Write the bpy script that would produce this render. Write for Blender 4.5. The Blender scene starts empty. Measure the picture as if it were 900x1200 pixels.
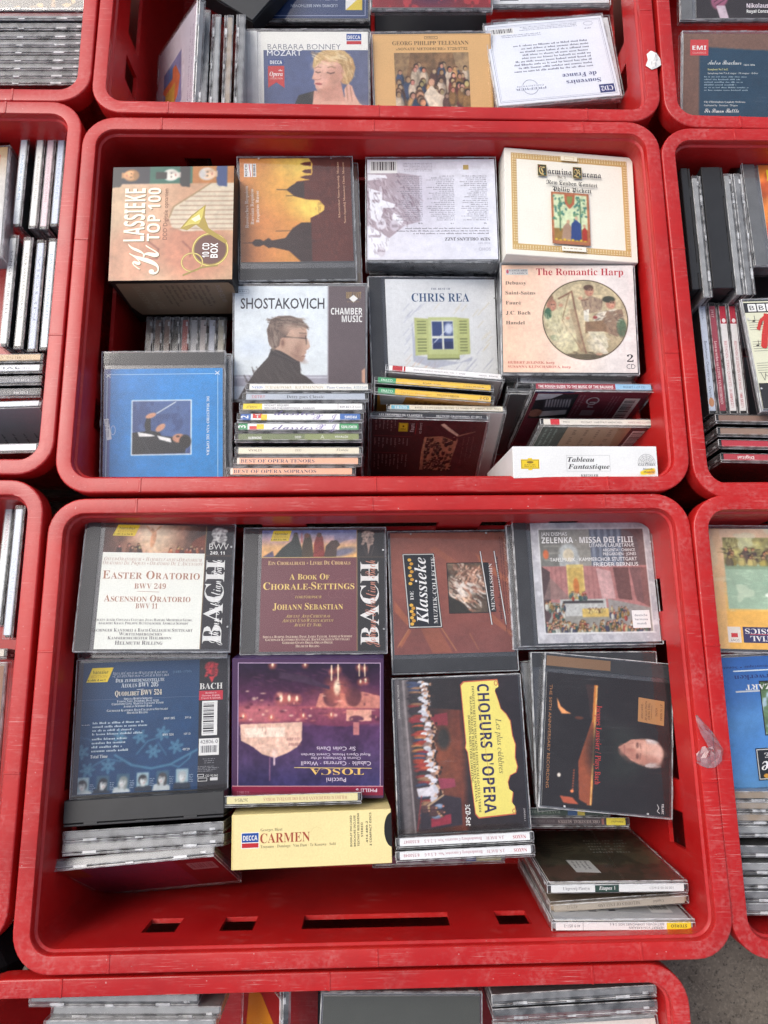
import bpy, math, random
import numpy as np
from mathutils import Matrix, Vector

# ------------------------------------------------------------------ camera, sky, sun, exposure
SC = bpy.context.scene
COL = SC.collection
cam_d = bpy.data.cameras.new('camera')
cam_d.sensor_fit = 'VERTICAL'; cam_d.sensor_height = 24.0; cam_d.lens = 17.0
cam_d.clip_start = 0.02; cam_d.clip_end = 200.0
cam = bpy.data.objects.new('camera', cam_d); COL.objects.link(cam)
R_ = Vector((0.99970518, -0.00851139, 0.02274)); U_ = Vector((0.00386816, 0.98041455, 0.19690693))
F_ = Vector((0.02397058, 0.19676092, -0.98015843)); C_ = Vector((-0.00875517, -0.35228979, 0.66311016))
cam.matrix_world = Matrix(((R_.x, U_.x, -F_.x, C_.x), (R_.y, U_.y, -F_.y, C_.y), (R_.z, U_.z, -F_.z, C_.z), (0, 0, 0, 1)))
SC.camera = cam
SUN_EL, SUN_AZ = 54.0, 304.0            # azimuth measured clockwise from +Y (image up)
w = bpy.data.worlds.new('World'); SC.world = w; w.use_nodes = True
nt = w.node_tree; nt.nodes.clear()
sky = nt.nodes.new('ShaderNodeTexSky'); sky.sky_type = 'NISHITA'; sky.sun_disc = False
sky.sun_elevation = math.radians(SUN_EL); sky.sun_rotation = math.radians(SUN_AZ)
sky.air_density = 1.0; sky.dust_density = 4.0; sky.ozone_density = 1.0
bg = nt.nodes.new('ShaderNodeBackground'); bg.inputs['Strength'].default_value = 0.15
wo = nt.nodes.new('ShaderNodeOutputWorld')
hs = nt.nodes.new('ShaderNodeHueSaturation'); hs.inputs['Saturation'].default_value = 0.62      # hazy, whitish sky
nt.links.new(sky.outputs[0], hs.inputs['Color']); nt.links.new(hs.outputs[0], bg.inputs[0]); nt.links.new(bg.outputs[0], wo.inputs[0])
sl = bpy.data.lights.new('sun', 'SUN'); sl.energy = 1.25; sl.angle = math.radians(30); sl.color = (1.0, 0.95, 0.88)
sun = bpy.data.objects.new('sun', sl); COL.objects.link(sun)
az, el = math.radians(SUN_AZ), math.radians(SUN_EL)
sun.rotation_euler = (-Vector((math.sin(az)*math.cos(el), math.cos(az)*math.cos(el), math.sin(el)))).to_track_quat('-Z', 'Y').to_euler()
SC.view_settings.view_transform = 'Standard'; SC.view_settings.look = 'None'
SC.view_settings.exposure = 0.32; SC.view_settings.gamma = 1.0
try: SC.view_settings.use_curve_mapping = False
except Exception: pass
SC.cycles.transparent_max_bounces = 40; SC.cycles.max_bounces = 8
SC.cycles.use_denoising = True; SC.cycles.denoising_prefilter = 'FAST'; SC.cycles.denoising_input_passes = 'RGB_ALBEDO_NORMAL'

# ------------------------------------------------------------------ materials
def lin(c, k=0.92):
    o = []
    for v in c[:3]:
        v = v/255.0
        o.append(k*(v/12.92 if v <= .04045 else ((v+.055)/1.055)**2.4))
    return o
class NT:
    def __init__(s, name):
        s.m = bpy.data.materials.new(name); s.m.use_nodes = True; s.t = s.m.node_tree; s.t.nodes.clear()
        s.out = s.n('ShaderNodeOutputMaterial')
    def n(s, k, **kw):
        d = s.t.nodes.new(k)
        for a, b in kw.items():
            if a.startswith('_'): setattr(d, a[1:], b)
            else:
                key = int(a[1:]) if a[0] == 'i' and a[1:].isdigit() else a.replace('__', ' ')
                d.inputs[key].default_value = b
        return d
    def l(s, a, b): s.t.links.new(a, b)
    def pos(s, sx=1, sy=1, sz=1, rz=0, kind='Position'):
        g = s.n('ShaderNodeNewGeometry'); mp = s.n('ShaderNodeMapping')
        mp.inputs['Scale'].default_value = (sx, sy, sz); mp.inputs['Rotation'].default_value = (0, 0, rz)
        s.l(g.outputs['Position'], mp.inputs['Vector']); return mp.outputs[0]
    def noise(s, v, scale, detail=3, rough=.55):
        d = s.n('ShaderNodeTexNoise'); d.inputs['Scale'].default_value = scale; d.inputs['Detail'].default_value = detail
        d.inputs['Roughness'].default_value = rough
        if v is not None: s.l(v, d.inputs['Vector'])
        return d.outputs[0]
    def ramp(s, f, a, b, lo=0., hi=1.):
        d = s.n('ShaderNodeMapRange'); d.inputs[1].default_value = a; d.inputs[2].default_value = b
        d.inputs[3].default_value = lo; d.inputs[4].default_value = hi; s.l(f, d.inputs[0]); return d.outputs[0]
    def math(s, op, a, b=None):
        d = s.n('ShaderNodeMath'); d.operation = op
        for i, x in enumerate((a, b)):
            if x is None: continue
            if isinstance(x, (int, float)): d.inputs[i].default_value = x
            else: s.l(x, d.inputs[i])
        return d.outputs[0]
    def mix(s, f, a, b):
        d = s.n('ShaderNodeMix'); d.data_type = 'RGBA'
        if isinstance(f, (int, float)): d.inputs[0].default_value = f
        else: s.l(f, d.inputs[0])
        for i, x in ((6, a), (7, b)):
            if isinstance(x, (tuple, list)): d.inputs[i].default_value = (*x[:3], 1)
            else: s.l(x, d.inputs[i])
        return d.outputs[2]

def mat_red():
    N = NT('red_plastic'); b = N.n('ShaderNodeBsdfPrincipled')
    p = N.pos()
    blot = N.noise(p, 9, 4); fine = N.noise(p, 260, 4, .7)
    base = N.mix(N.ramp(blot, .35, .7), (.395, .0060, .0068), (.48, .0115, .0100))
    # scuffs: thin scratches in three directions, gathered in worn patches
    scr = None
    for rz, sc in ((.35, .5), (-.6, 1.1), (1.45, .6), (2.2, 1.4), (.9, .8)):
        q = N.pos(32*sc, 1300*sc, 32*sc, rz)
        v = N.ramp(N.noise(q, 1.0, 3, .6), .64, .74)
        scr = v if scr is None else N.math('MAXIMUM', scr, v)
    patch = N.math('MULTIPLY', N.ramp(N.noise(p, 34, 5, .65), .46, .66), N.ramp(N.noise(p, 7, 2, .5), .40, .62, .1, 1.))
    geo = N.n('ShaderNodeNewGeometry'); sx = N.n('ShaderNodeSeparateXYZ'); N.l(geo.outputs['Normal'], sx.inputs[0])
    up = N.ramp(sx.outputs[2], .55, .95, .18, 1.)
    wear = N.math('MULTIPLY', N.math('MULTIPLY', scr, N.ramp(N.noise(p, 16, 4, .6), .44, .62, .04, 1.)), up)
    tc = N.n('ShaderNodeTexCoord'); so = N.n('ShaderNodeSeparateXYZ'); N.l(tc.outputs['Object'], so.inputs[0])
    cor = N.math('MULTIPLY', N.ramp(N.math('ABSOLUTE', so.outputs[0]), .17, .285), N.ramp(N.math('ABSOLUTE', so.outputs[1]), .09, .185))
    corner = N.math('MULTIPLY', cor, N.ramp(N.noise(p, 55, 5, .7), .40, .60))                  # corners rub against each other
    dust = N.math('MULTIPLY', N.math('MULTIPLY', N.math('MAXIMUM', patch, corner), N.ramp(fine, .40, .72)), up)
    grime = N.ramp(N.noise(p, 11, 6, .7), .50, .72)
    base = N.mix(N.math('MULTIPLY', grime, .28), base, (.17, .012, .012))
    c = N.mix(N.math('MULTIPLY', wear, .8), base, (.72, .36, .33))
    c = N.mix(N.math('MULTIPLY', dust, .34), c, (.62, .34, .32))
    specks = N.math('MULTIPLY', N.ramp(N.noise(p, 420, 1), .77, .80), up)
    c = N.mix(N.math('MULTIPLY', specks, .6), c, (.75, .55, .52))
    N.l(c, b.inputs['Base Color'])
    r = N.math('ADD', N.ramp(blot, .3, .7, .30, .40), N.math('MULTIPLY', N.math('MAXIMUM', wear, dust), .25)); N.l(r, b.inputs['Roughness'])
    bp = N.n('ShaderNodeBump'); bp.inputs['Strength'].default_value = .12; bp.inputs['Distance'].default_value = .0006
    N.l(N.math('ADD', N.noise(p, 120, 4), N.math('MULTIPLY', wear, .6)), bp.inputs['Height']); N.l(bp.outputs[0], b.inputs['Normal'])
    N.l(b.outputs[0], N.out.inputs[0]); return N.m
def mat_clear(name, milk, tint, rough, boost):
    N = NT(name); p = N.pos()
    lw = N.n('ShaderNodeLayerWeight'); lw.inputs['Blend'].default_value = .5
    fac = N.math('MULTIPLY', N.math('ADD', N.math('MULTIPLY', N.math('POWER', lw.outputs['Facing'], 5.0), .85), .04), boost)
    tr = N.n('ShaderNodeBsdfTransparent'); tr.inputs[0].default_value = (tint, tint, tint*1.003, 1)
    gl = N.n('ShaderNodeBsdfGlossy'); gl.inputs['Roughness'].default_value = rough
    df = N.n('ShaderNodeBsdfDiffuse'); df.inputs[0].default_value = (.78, .79, .8, 1)
    scr = None
    for rz in (.3, 1.2, 2.1, 2.8):
        v = N.ramp(N.noise(N.pos(30, 1900, 30, rz), 1., 2, .5), .66, .76)
        scr = v if scr is None else N.math('MAXIMUM', scr, v)
    smear = N.ramp(N.noise(p, 30, 4, .6), .45, .75)
    scr = N.math('MULTIPLY', scr, N.ramp(N.noise(p, 26, 3, .6), .48, .68))
    milk_v = N.math('MULTIPLY', N.ramp(N.noise(p, 110, 2, .5), .36, .62, .4, 1.5), milk) if milk > .05 else milk
    m = N.math('ADD', N.math('ADD', N.math('MULTIPLY', scr, .07), N.math('MULTIPLY', smear, .008)), milk_v)
    m1 = N.n('ShaderNodeMixShader'); N.l(m, m1.inputs[0]); N.l(tr.outputs[0], m1.inputs[1]); N.l(df.outputs[0], m1.inputs[2])
    m2 = N.n('ShaderNodeMixShader'); N.l(fac, m2.inputs[0]); N.l(m1.outputs[0], m2.inputs[1]); N.l(gl.outputs[0], m2.inputs[2])
    N.l(m2.outputs[0], N.out.inputs[0]); return N.m
def mat_solid(name, col, rough=.5, spec=.4, var=.12, scale=60):
    N = NT(name); b = N.n('ShaderNodeBsdfPrincipled'); p = N.pos()
    c = N.mix(N.ramp(N.noise(p, scale, 4), .3, .7), [v*(1-var) for v in col], [min(1, v*(1+var)) for v in col])
    N.l(c, b.inputs['Base Color']); b.inputs['Roughness'].default_value = rough
    b.inputs['Specular IOR Level'].default_value = spec
    N.l(b.outputs[0], N.out.inputs[0]); return N.m
def mat_print(name, rough, spec):
    N = NT(name); b = N.n('ShaderNodeBsdfPrincipled'); a = N.n('ShaderNodeAttribute'); a.attribute_name = 'Col'
    p = N.pos(); n = N.ramp(N.noise(p, 900, 2, .7), .25, .75, .90, 1.06)
    n = N.math('MULTIPLY', n, N.ramp(N.noise(p, 24, 3), .3, .7, .96, 1.03))
    h = N.n('ShaderNodeVectorMath'); h.operation = 'SCALE'; N.l(a.outputs['Color'], h.inputs[0]); N.l(n, h.inputs[3])
    N.l(h.outputs[0], b.inputs['Base Color']); b.inputs['Roughness'].default_value = rough; b.inputs['Specular IOR Level'].default_value = spec
    N.l(b.outputs[0], N.out.inputs[0]); return N.m
def mat_ground():
    N = NT('worn_asphalt'); b = N.n('ShaderNodeBsdfPrincipled'); p = N.pos()
    a = N.mix(N.ramp(N.noise(p, 16, 6, .7), .3, .7), (.10, .083, .064), (.23, .196, .155))
    a = N.mix(N.math('MULTIPLY', N.ramp(N.noise(p, 300, 3, .7), .5, .72), .7), a, (.32, .28, .23))
    a = N.mix(N.math('MULTIPLY', N.ramp(N.noise(p, 170, 3, .7), .56, .7), .8), a, (.022, .019, .016))
    N.l(a, b.inputs['Base Color']); b.inputs['Roughness'].default_value = .9
    bp = N.n('ShaderNodeBump'); bp.inputs['Strength'].default_value = .6; bp.inputs['Distance'].default_value = .003
    N.l(N.noise(p, 220, 5, .7), bp.inputs['Height']); N.l(bp.outputs[0], b.inputs['Normal'])
    N.l(b.outputs[0], N.out.inputs[0]); return N.m
RED = mat_red()
CLEAR = mat_clear('clear_plastic', .006, .99, .07, 1.5)
EDGE = mat_clear('clear_plastic_edge', .12, .93, .26, 1.7)
WINDOW = mat_clear('clear_spine_window', .015, .985, .32, .8)
FROST = mat_clear('frosted_plastic', .42, .9, .3, 1.5)
TAPE = mat_clear('torn_clear_tape', .055, .93, .10, 3.2)
PRINT = mat_print('printed_paper', .55, .25)
CARD = mat_print('printed_card', .38, .45)
TRAY = {'dark': mat_solid('dark_tray_plastic', (.030, .031, .034), .55, .35), 'grey': mat_solid('grey_tray_plastic', (.13, .135, .14), .5, .4),
        'light': mat_solid('light_tray_plastic', (.30, .31, .31), .45, .4), 'white': mat_solid('white_tray_plastic', (.72, .73, .70), .45, .4),
        'black': mat_solid('black_tray_plastic', (.012, .012, .013), .55, .35), 'tan': mat_solid('tan_paper_edge', (.33, .25, .17), .6, .3)}
BLACKP = mat_solid('black_case_plastic', (.020, .021, .023), .42, .45)
PAPER = mat_solid('white_paper_edge', (.62, .61, .58), .7, .2)
CARDW = mat_solid('white_card', (.74, .73, .70), .5, .4, .04)

# ------------------------------------------------------------------ flat printed art
MM = .001
SERIF = {}
def uni(s, style):
    if style == 's': return s
    up, lo, dg = {'b': (0x1D400, 0x1D41A, 0x1D7CE), 'i': (0x1D434, 0x1D44E, None), 'bi': (0x1D468, 0x1D482, None),
                  'scr': (0x1D4D0, 0x1D4EA, None), 'fr': (0x1D56C, 0x1D586, None), 'sb': (0x1D5D4, 0x1D5EE, 0x1D7EC),
                  'si': (0x1D608, 0x1D622, None), 'sbi': (0x1D63C, 0x1D656, None)}[style]
    o = ''
    for ch in s:
        if 'A' <= ch <= 'Z': o += chr(up+ord(ch)-65)
        elif 'a' <= ch <= 'z': o += '\u210e' if (style == 'i' and ch == 'h') else chr(lo+ord(ch)-97)
        elif ch.isdigit() and dg: o += chr(dg+int(ch))
        else: o += ch
    return o
_tc = {}
def glyphs(s, style, thin=0.):
    thin = thin*.4 if thin < 0 else thin
    k = (s, style, thin)
    if k not in _tc:
        c = bpy.data.curves.new('lettering', 'FONT'); c.body = uni(s, style); c.resolution_u = 2; c.offset = thin
        o = bpy.data.objects.new('lettering', c)
        m = bpy.data.meshes.new_from_object(o)
        v = np.zeros(len(m.vertices)*3, 'f'); m.vertices.foreach_get('co', v); v = v.reshape(-1, 3)[:, :2]
        f = [list(p.vertices) for p in m.polygons]
        bpy.data.objects.remove(o); bpy.data.curves.remove(c); bpy.data.meshes.remove(m)
        if len(v): v = v-np.array([v[:, 0].min(), 0])
        _tc[k] = (v.astype('d'), f)
    return _tc[k]

def inpoly(X, Y, pts):
    m = np.zeros(X.shape, bool); n = len(pts)
    for i in range(n):
        x0, y0 = pts[i]; x1, y1 = pts[(i+1) % n]
        if y0 == y1: continue
        c = ((y0 > Y) != (y1 > Y)) & (X < (x1-x0)*(Y-y0)/(y1-y0)+x0)
        m ^= c
    return m
def vnoise(X, Y, s, seed):
    r = np.random.RandomState(seed); t = r.rand(64, 64)
    x, y = X/s, Y/s; xi, yi = np.floor(x).astype(int), np.floor(y).astype(int); fx, fy = x-xi, y-yi
    fx = fx*fx*(3-2*fx); fy = fy*fy*(3-2*fy); g = lambda a, b: t[a % 64, b % 64]
    return (g(xi, yi)*(1-fx)+g(xi+1, yi)*fx)*(1-fy)+(g(xi, yi+1)*(1-fx)+g(xi+1, yi+1)*fx)*fy
class Pic:
    """a small printed picture, kept as a grid of coloured cells; coordinates are the art's own"""
    def __init__(s, A, X0, Y0, X1, Y1, res=.62):
        s.A, s.b = A, (X0, Y0, X1, Y1)
        nx = max(2, int(round((X1-X0)*A.sx/res))); ny = max(2, int(round((Y1-Y0)*A.sy/res)))
        s.nx, s.ny = nx, ny
        xs = X0+(np.arange(nx*2)+.5)*(X1-X0)/(nx*2); ys = Y0+(np.arange(ny*2)+.5)*(Y1-Y0)/(ny*2)
        s.X, s.Y = np.meshgrid(xs, ys); s.c = np.zeros(s.X.shape+(3,))
    def fill(s, c): s.c[:] = c; return s
    def put(s, m, c, a=1.):
        m = (m*a)[..., None]; s.c = s.c*(1-m)+np.asarray(c, float)*m; return s
    def grad(s, stops, ax=0, rng=None):
        t = s.X if ax == 0 else s.Y; a, b = rng or ((s.b[0], s.b[2]) if ax == 0 else (s.b[1], s.b[3])); t = np.clip((t-a)/(b-a), 0, 1)
        ps = [p for p, _ in stops]; s.c = np.stack([np.interp(t, ps, [c[i] for _, c in stops]) for i in range(3)], -1); return s
    def win(s, x0, y0, x1, y1):
        X0, Y0, X1, Y1 = s.b; nx, ny = s.nx*2, s.ny*2
        i0 = min(nx, max(0, int((x0-X0)/(X1-X0)*nx)-1)); i1 = max(0, min(nx, int((x1-X0)/(X1-X0)*nx)+2))
        j0 = min(ny, max(0, int((y0-Y0)/(Y1-Y0)*ny)-1)); j1 = max(0, min(ny, int((y1-Y0)/(Y1-Y0)*ny)+2))
        return (slice(j0, j1), slice(i0, i1)) if i1 > i0 and j1 > j0 else None
    def putw(s, w, m, c, a):
        m = (m*a)[..., None]; s.c[w] = s.c[w]*(1-m)+np.asarray(c, float)*m; return s
    def ell(s, cx, cy, rx, ry, c, ang=0, soft=.12, a=1.):
        R = max(rx, ry)*(1+soft)*1.02; w = s.win(cx-R, cy-R, cx+R, cy+R)
        if w is None: return s
        q = math.radians(ang); dx, dy = s.X[w]-cx, s.Y[w]-cy
        u = (dx*math.cos(q)+dy*math.sin(q))/rx; v = (-dx*math.sin(q)+dy*math.cos(q))/ry
        return s.putw(w, np.clip((1+soft-np.hypot(u, v))/(2*soft), 0, 1), c, a)
    def poly(s, pts, c, a=1.):
        xs = [p[0] for p in pts]; ys = [p[1] for p in pts]; w = s.win(min(xs), min(ys), max(xs), max(ys))
        return s if w is None else s.putw(w, inpoly(s.X[w], s.Y[w], pts).astype(float), c, a)
    def strands(s, cx, cy, rx, ry, ang, n, cols, ln=.5, wd=2., seed=1, bend=.2, a=.7):
        """short strokes (hair, folds) lying along ang inside an ellipse"""
        r = random.Random(seed)
        for _ in range(n):
            t, k = r.uniform(0, 6.283), math.sqrt(r.random()); x, y = cx+rx*k*math.cos(t), cy+ry*k*math.sin(t); q = math.radians(ang+r.uniform(-14, 14)); L = ln*max(rx, ry)*r.uniform(.5, 1.)
            b = r.uniform(-bend, bend)
            s.line([(x-L/2*math.cos(q), y-L/2*math.sin(q)), (x, y), (x+L/2*math.cos(q+b), y+L/2*math.sin(q+b))], wd*r.uniform(.6, 1.2), r.choice(cols), a)
        return s
    def rect(s, a0, b0, a1, b1, c, a=1.): return s.put(((s.X >= a0) & (s.X <= a1) & (s.Y >= b0) & (s.Y <= b1)).astype(float), c, a)
    def line(s, pts, wd, c, a=1.):
        for (x0, y0), (x1, y1) in zip(pts[:-1], pts[1:]):
            d = np.array([x1-x0, y1-y0], float); L2 = max(d@d, 1e-9); w = s.win(min(x0, x1)-wd-1, min(y0, y1)-wd-1, max(x0, x1)+wd+1, max(y0, y1)+wd+1)
            if w is None: continue
            X, Y = s.X[w], s.Y[w]; t = np.clip(((X-x0)*d[0]+(Y-y0)*d[1])/L2, 0, 1); px = (s.b[2]-s.b[0])/(s.nx*2)
            s.putw(w, np.clip((wd/2-np.hypot(X-x0-t*d[0], Y-y0-t*d[1]))/px+.5, 0, 1), c, a)
        return s
    def noise(s, amp, sc, seed=1, oct=3):
        n = 0; k = 1.
        for i in range(oct): n = n+k*(vnoise(s.X, s.Y, sc/2**i, seed+i)-.5); k *= .6
        s.c = s.c*(1+amp*n[..., None]*1.1); return s
    def blot(s, thr, sc, c, seed=1, a=1., soft=.06, box=None):
        n = .6*vnoise(s.X, s.Y, sc, seed)+.4*vnoise(s.X, s.Y, sc*.4, seed+5)
        m = np.clip((n-thr)/soft+.5, 0, 1)
        if box: m = m*((s.X > box[0]) & (s.Y > box[1]) & (s.X < box[2]) & (s.Y < box[3]))
        return s.put(m, c, a)
    def crowd(s, x0, y0, x1, y1, n, size, pals, seed=1, skin=(205, 160, 125), hair=((40, 28, 20), (90, 60, 40)), down=1, tall=2.2, ax='y'):
        r = random.Random(seed); L = [(r.uniform(x0, x1), r.uniform(y0, y1)) for _ in range(n)]
        L.sort(key=lambda p: (p[1] if ax == 'y' else p[0])*down)
        for x, y in L:
            k = size*r.uniform(.8, 1.2); c = r.choice(pals); h = r.choice(hair)
            f = [min(255, v*r.uniform(.85, 1.05)) for v in skin]
            if ax == 'y':
                s.ell(x, y+down*k*tall*.62, k*.75, k*tall*.62, [v*.75 for v in c]); s.ell(x-k*.15, y+down*k*tall*.55, k*.5, k*tall*.5, c)
                s.ell(x, y-down*k*.1, k*.38, k*.46, h); s.ell(x+k*.05, y, k*.3, k*.36, f)
            else:
                s.ell(x+down*k*tall*.62, y, k*tall*.62, k*.75, [v*.75 for v in c]); s.ell(x+down*k*tall*.55, y-k*.15, k*tall*.5, k*.5, c)
                s.ell(x-down*k*.1, y, k*.46, k*.38, h); s.ell(x, y+k*.05, k*.36, k*.3, f)
        return s
    def bust(s, cx, cy, k, ang=0, skin=(215, 170, 140), hair=(70, 50, 35), coat=(40, 40, 50), long=False, side=0, collar=None, shirt=None):
        q = math.radians(ang); ca, sa = math.cos(q), math.sin(q)
        T = lambda x, y: (cx+k*(x*ca-y*sa), cy+k*(x*sa+y*ca))
        def e(x, y, rx, ry, c, a2=0, soft=.12, a=1.): s.ell(*T(x, y), rx*k, ry*k, c, ang+a2, soft, a)
        s.poly([T(-1.9, 2.6), T(-1.7, 1.6), T(-.9, 1.15), T(.9, 1.15), T(1.7, 1.6), T(1.9, 2.6)], coat)
        e(-1.2, 1.7, .6, .5, coat); e(1.2, 1.7, .6, .5, coat)
        if collar: s.poly([T(-.5, 1.05), T(.5, 1.05), T(.12, 2.1), T(-.12, 2.1)], collar)
        e(0, -.12, .92, 1.1 if not long else 1.15, hair)
        if long: e(-.6, .5, .42, .95, hair); e(.6, .5, .42, .95, hair)
        s.poly([T(-.38, .5), T(.38, .5), T(.45, 1.3), T(-.45, 1.3)], [v*.82 for v in skin])
        e(side*.12, .08, .68, .92, skin); e(side*.12-.28, .2, .3, .6, [min(255, v*1.08) for v in skin], 0, .5, .6)
        e(side*.12+.42, .2, .22, .6, [v*.74 for v in skin], 0, .5, .6)
        e(side*.12, -.72, .66, .42, hair, 0, .25)
        for xx in (-.27, .27):
            e(side*.22+xx, -.02, .13, .07, [v*.28 for v in skin]); e(side*.22+xx, -.17, .17, .045, [v*.5 for v in hair])
        e(side*.28, .24, .1, .2, [v*.8 for v in skin]); e(side*.3-.03, .22, .05, .17, [min(255, v*1.12) for v in skin])
        e(side*.22, .54, .23, .07, (165, 85, 78)); e(side*.2, .8, .25, .09, [v*.88 for v in skin], 0, .4, .6)
        return s
    def done(s, grain=.05):
        q = np.pad(s.c, ((1, 1), (1, 1), (0, 0)), 'edge')
        s.c = .4*s.c+.15*(q[:-2, 1:-1]+q[2:, 1:-1]+q[1:-1, :-2]+q[1:-1, 2:])
        if grain:                                             # tonal unevenness of a printed photograph
            u = (s.X-s.b[0])*s.A.sx; v = (s.Y-s.b[1])*s.A.sy; k = int(abs(s.b[0])+s.nx) % 50
            s.c = s.c*(1+grain*((vnoise(u, v, 9, k)-.5)*1.2+(vnoise(u, v, 3.2, k+1)-.5)*1.1+(vnoise(u, v, 1.3, k+2)-.5)*1.0))[..., None]
        c = s.c.reshape(s.ny, 2, s.nx, 2, 3).mean((1, 3))
        p = np.pad(c, ((1, 1), (1, 1), (0, 0)), 'edge'); v = (p[:-1, :-1]+p[1:, :-1]+p[:-1, 1:]+p[1:, 1:])/4
        v = np.clip(v, 0, 255); X0, Y0, X1, Y1 = s.b
        gx, gy = np.meshgrid(np.linspace(X0, X1, s.nx+1), np.linspace(Y0, Y1, s.ny+1))
        s.A._grid(gx, gy, v); return s.A

class Art:
    """flat print w x h mm; px gives the drawing frame (x right, y down) laid over it"""
    def __init__(s, w, h, px=None, bg=None):
        s.w, s.h = w, h; s.X0, s.Y0, s.X1, s.Y1 = px or (0, 0, w, h)
        s.sx = w/(s.X1-s.X0); s.sy = h/(s.Y1-s.Y0)
        s.V, s.L, s.T, s.K = [], [], [], []; s.nv = 0; s.layer = 0
        if bg is not None: s.rect(s.X0, s.Y0, s.X1, s.Y1, bg)
    def mm(s, p): p = np.asarray(p, float); return np.stack([(p[..., 0]-s.X0)*s.sx, (s.Y1-p[..., 1])*s.sy], -1)
    def _add(s, v2, faces, col):
        z = np.full((len(v2), 1), s.layer*.008); s.layer += 1
        s.V.append(np.hstack([v2, z])); c = lin(col)
        for f in faces:
            s.L.extend([i+s.nv for i in f]); s.T.append(len(f)); s.K.extend([c]*len(f))
        s.nv += len(v2)
    def _grid(s, gx, gy, v):
        ny, nx = gx.shape; p = s.mm(np.stack([gx, gy], -1)).reshape(-1, 2)
        z = np.full((len(p), 1), s.layer*.008); s.layer += 1; s.V.append(np.hstack([p, z]))
        i = np.arange((ny-1)*(nx-1)); a = (i//(nx-1))*nx+i % (nx-1)
        q = np.stack([a+nx, a+nx+1, a+1, a], 1)
        u = v.reshape(-1, 3)/255.; u = .92*np.where(u <= .04045, u/12.92, ((u+.055)/1.055)**2.4)
        s.L.extend((q.ravel()+s.nv).tolist()); s.T.extend([4]*len(q)); s.K.extend(u[q.ravel()].tolist()); s.nv += len(p)
    def poly(s, pts, col):
        p = s.mm(pts); x, y = p[:, 0], p[:, 1]
        if np.sum(x*np.roll(y, -1)-np.roll(x, -1)*y) < 0: p = p[::-1]
        s._add(p, [list(range(len(p)))], col); return s
    def rect(s, a, b, c, d, col): return s.poly([(a, b), (c, b), (c, d), (a, d)], col)
    def quad(s, *a): return s.poly(a[:-1], a[-1])
    def ell(s, cx, cy, rx, ry, col, n=40, ang=0):
        q = math.radians(ang); t = np.linspace(0, 2*math.pi, n, endpoint=False)
        x, y = rx*np.cos(t), ry*np.sin(t)
        return s.poly(np.stack([cx+x*math.cos(q)-y*math.sin(q), cy+x*math.sin(q)+y*math.cos(q)], 1), col)
    def ring(s, cx, cy, rx, ry, wd, col, n=40, a0=0, a1=360):
        t = np.radians(np.linspace(a0, a1, n)); return s.line(np.stack([cx+rx*np.cos(t), cy+ry*np.sin(t)], 1), wd, col)
    def line(s, pts, wd, col):
        pts = np.asarray(pts, float); faces = []; vs = []
        for (x0, y0), (x1, y1) in zip(pts[:-1], pts[1:]):
            d = np.hypot(x1-x0, y1-y0)
            if d < 1e-9: continue
            nx, ny = -(y1-y0)/d*wd/2, (x1-x0)/d*wd/2; k = len(vs)
            vs += [(x0+nx, y0+ny), (x0-nx, y0-ny), (x1-nx, y1-ny), (x1+nx, y1+ny)]; faces.append([k+3, k+2, k+1, k][::-1])
        if vs: s._add(s.mm(vs), faces, col)
        return s
    def frame(s, a, b, c, d, wd, col):
        for r in ((a, b, c, b+wd), (a, d-wd, c, d), (a, b, a+wd, d), (c-wd, b, c, d)): s.rect(*r, col)
        return s
    def txt(s, t, X, Y, H, L, col, st='s', rot=0, al='l', thin=0., shear=0.):
        """cap height H and length L in drawing units along the text's own directions; rot counter-clockwise degrees"""
        v, f = glyphs(t, st, thin)
        if not len(v): return s
        v = v.copy(); cap = .70; wdt = v[:, 0].max()
        vert = rot in (90, -90)
        kl, kh = (s.sy, s.sx) if vert else (s.sx, s.sy)
        hm = H*kh; v = v*hm/cap
        if L: v[:, 0] *= (L*kl)/(wdt*hm/cap)
        W = v[:, 0].max()
        if shear: v[:, 0] += v[:, 1]*shear
        if al == 'c': v[:, 0] -= W/2
        elif al == 'r': v[:, 0] -= W
        q = math.radians(rot); o = s.mm((X, Y))
        p = np.stack([o[0]+v[:, 0]*math.cos(q)-v[:, 1]*math.sin(q), o[1]+v[:, 0]*math.sin(q)+v[:, 1]*math.cos(q)], 1)
        s._add(p, f, col); return s
    def caps(s, t, X, Y, H, L, col, st='b', al='c', thin=-.012, rot=0):
        """small capitals: capitals larger than the rest, fitted to length L"""
        parts = []; x = 0.
        for wd in t.split(' '):
            for i, ch in enumerate(wd):
                big = ch.isupper() or ch.isdigit(); k = 1. if big else .78
                v, f = glyphs(ch.upper(), st, thin)
                if len(v): parts.append((v*k+np.array([x, 0]), f)); x += (v[:, 0].max()+.07)*k
                else: x += .2
            x += .28
        W = x-.28; hm = H*s.sy; kx = L*s.sx/W; o = s.mm((X, Y)); off = {'c': -W*kx/2, 'l': 0, 'r': -W*kx}[al]
        q = math.radians(rot)
        for v, f in parts:
            a, b = v[:, 0]*kx+off, v[:, 1]*hm/.70
            s.layer -= 1; s.layer = max(s.layer, 0)
            s.layer += 1
            s._add(np.stack([o[0]+a*math.cos(q)-b*math.sin(q), o[1]+a*math.sin(q)+b*math.cos(q)], 1), f, col); s.layer -= 1
        s.layer += 1; return s
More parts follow.
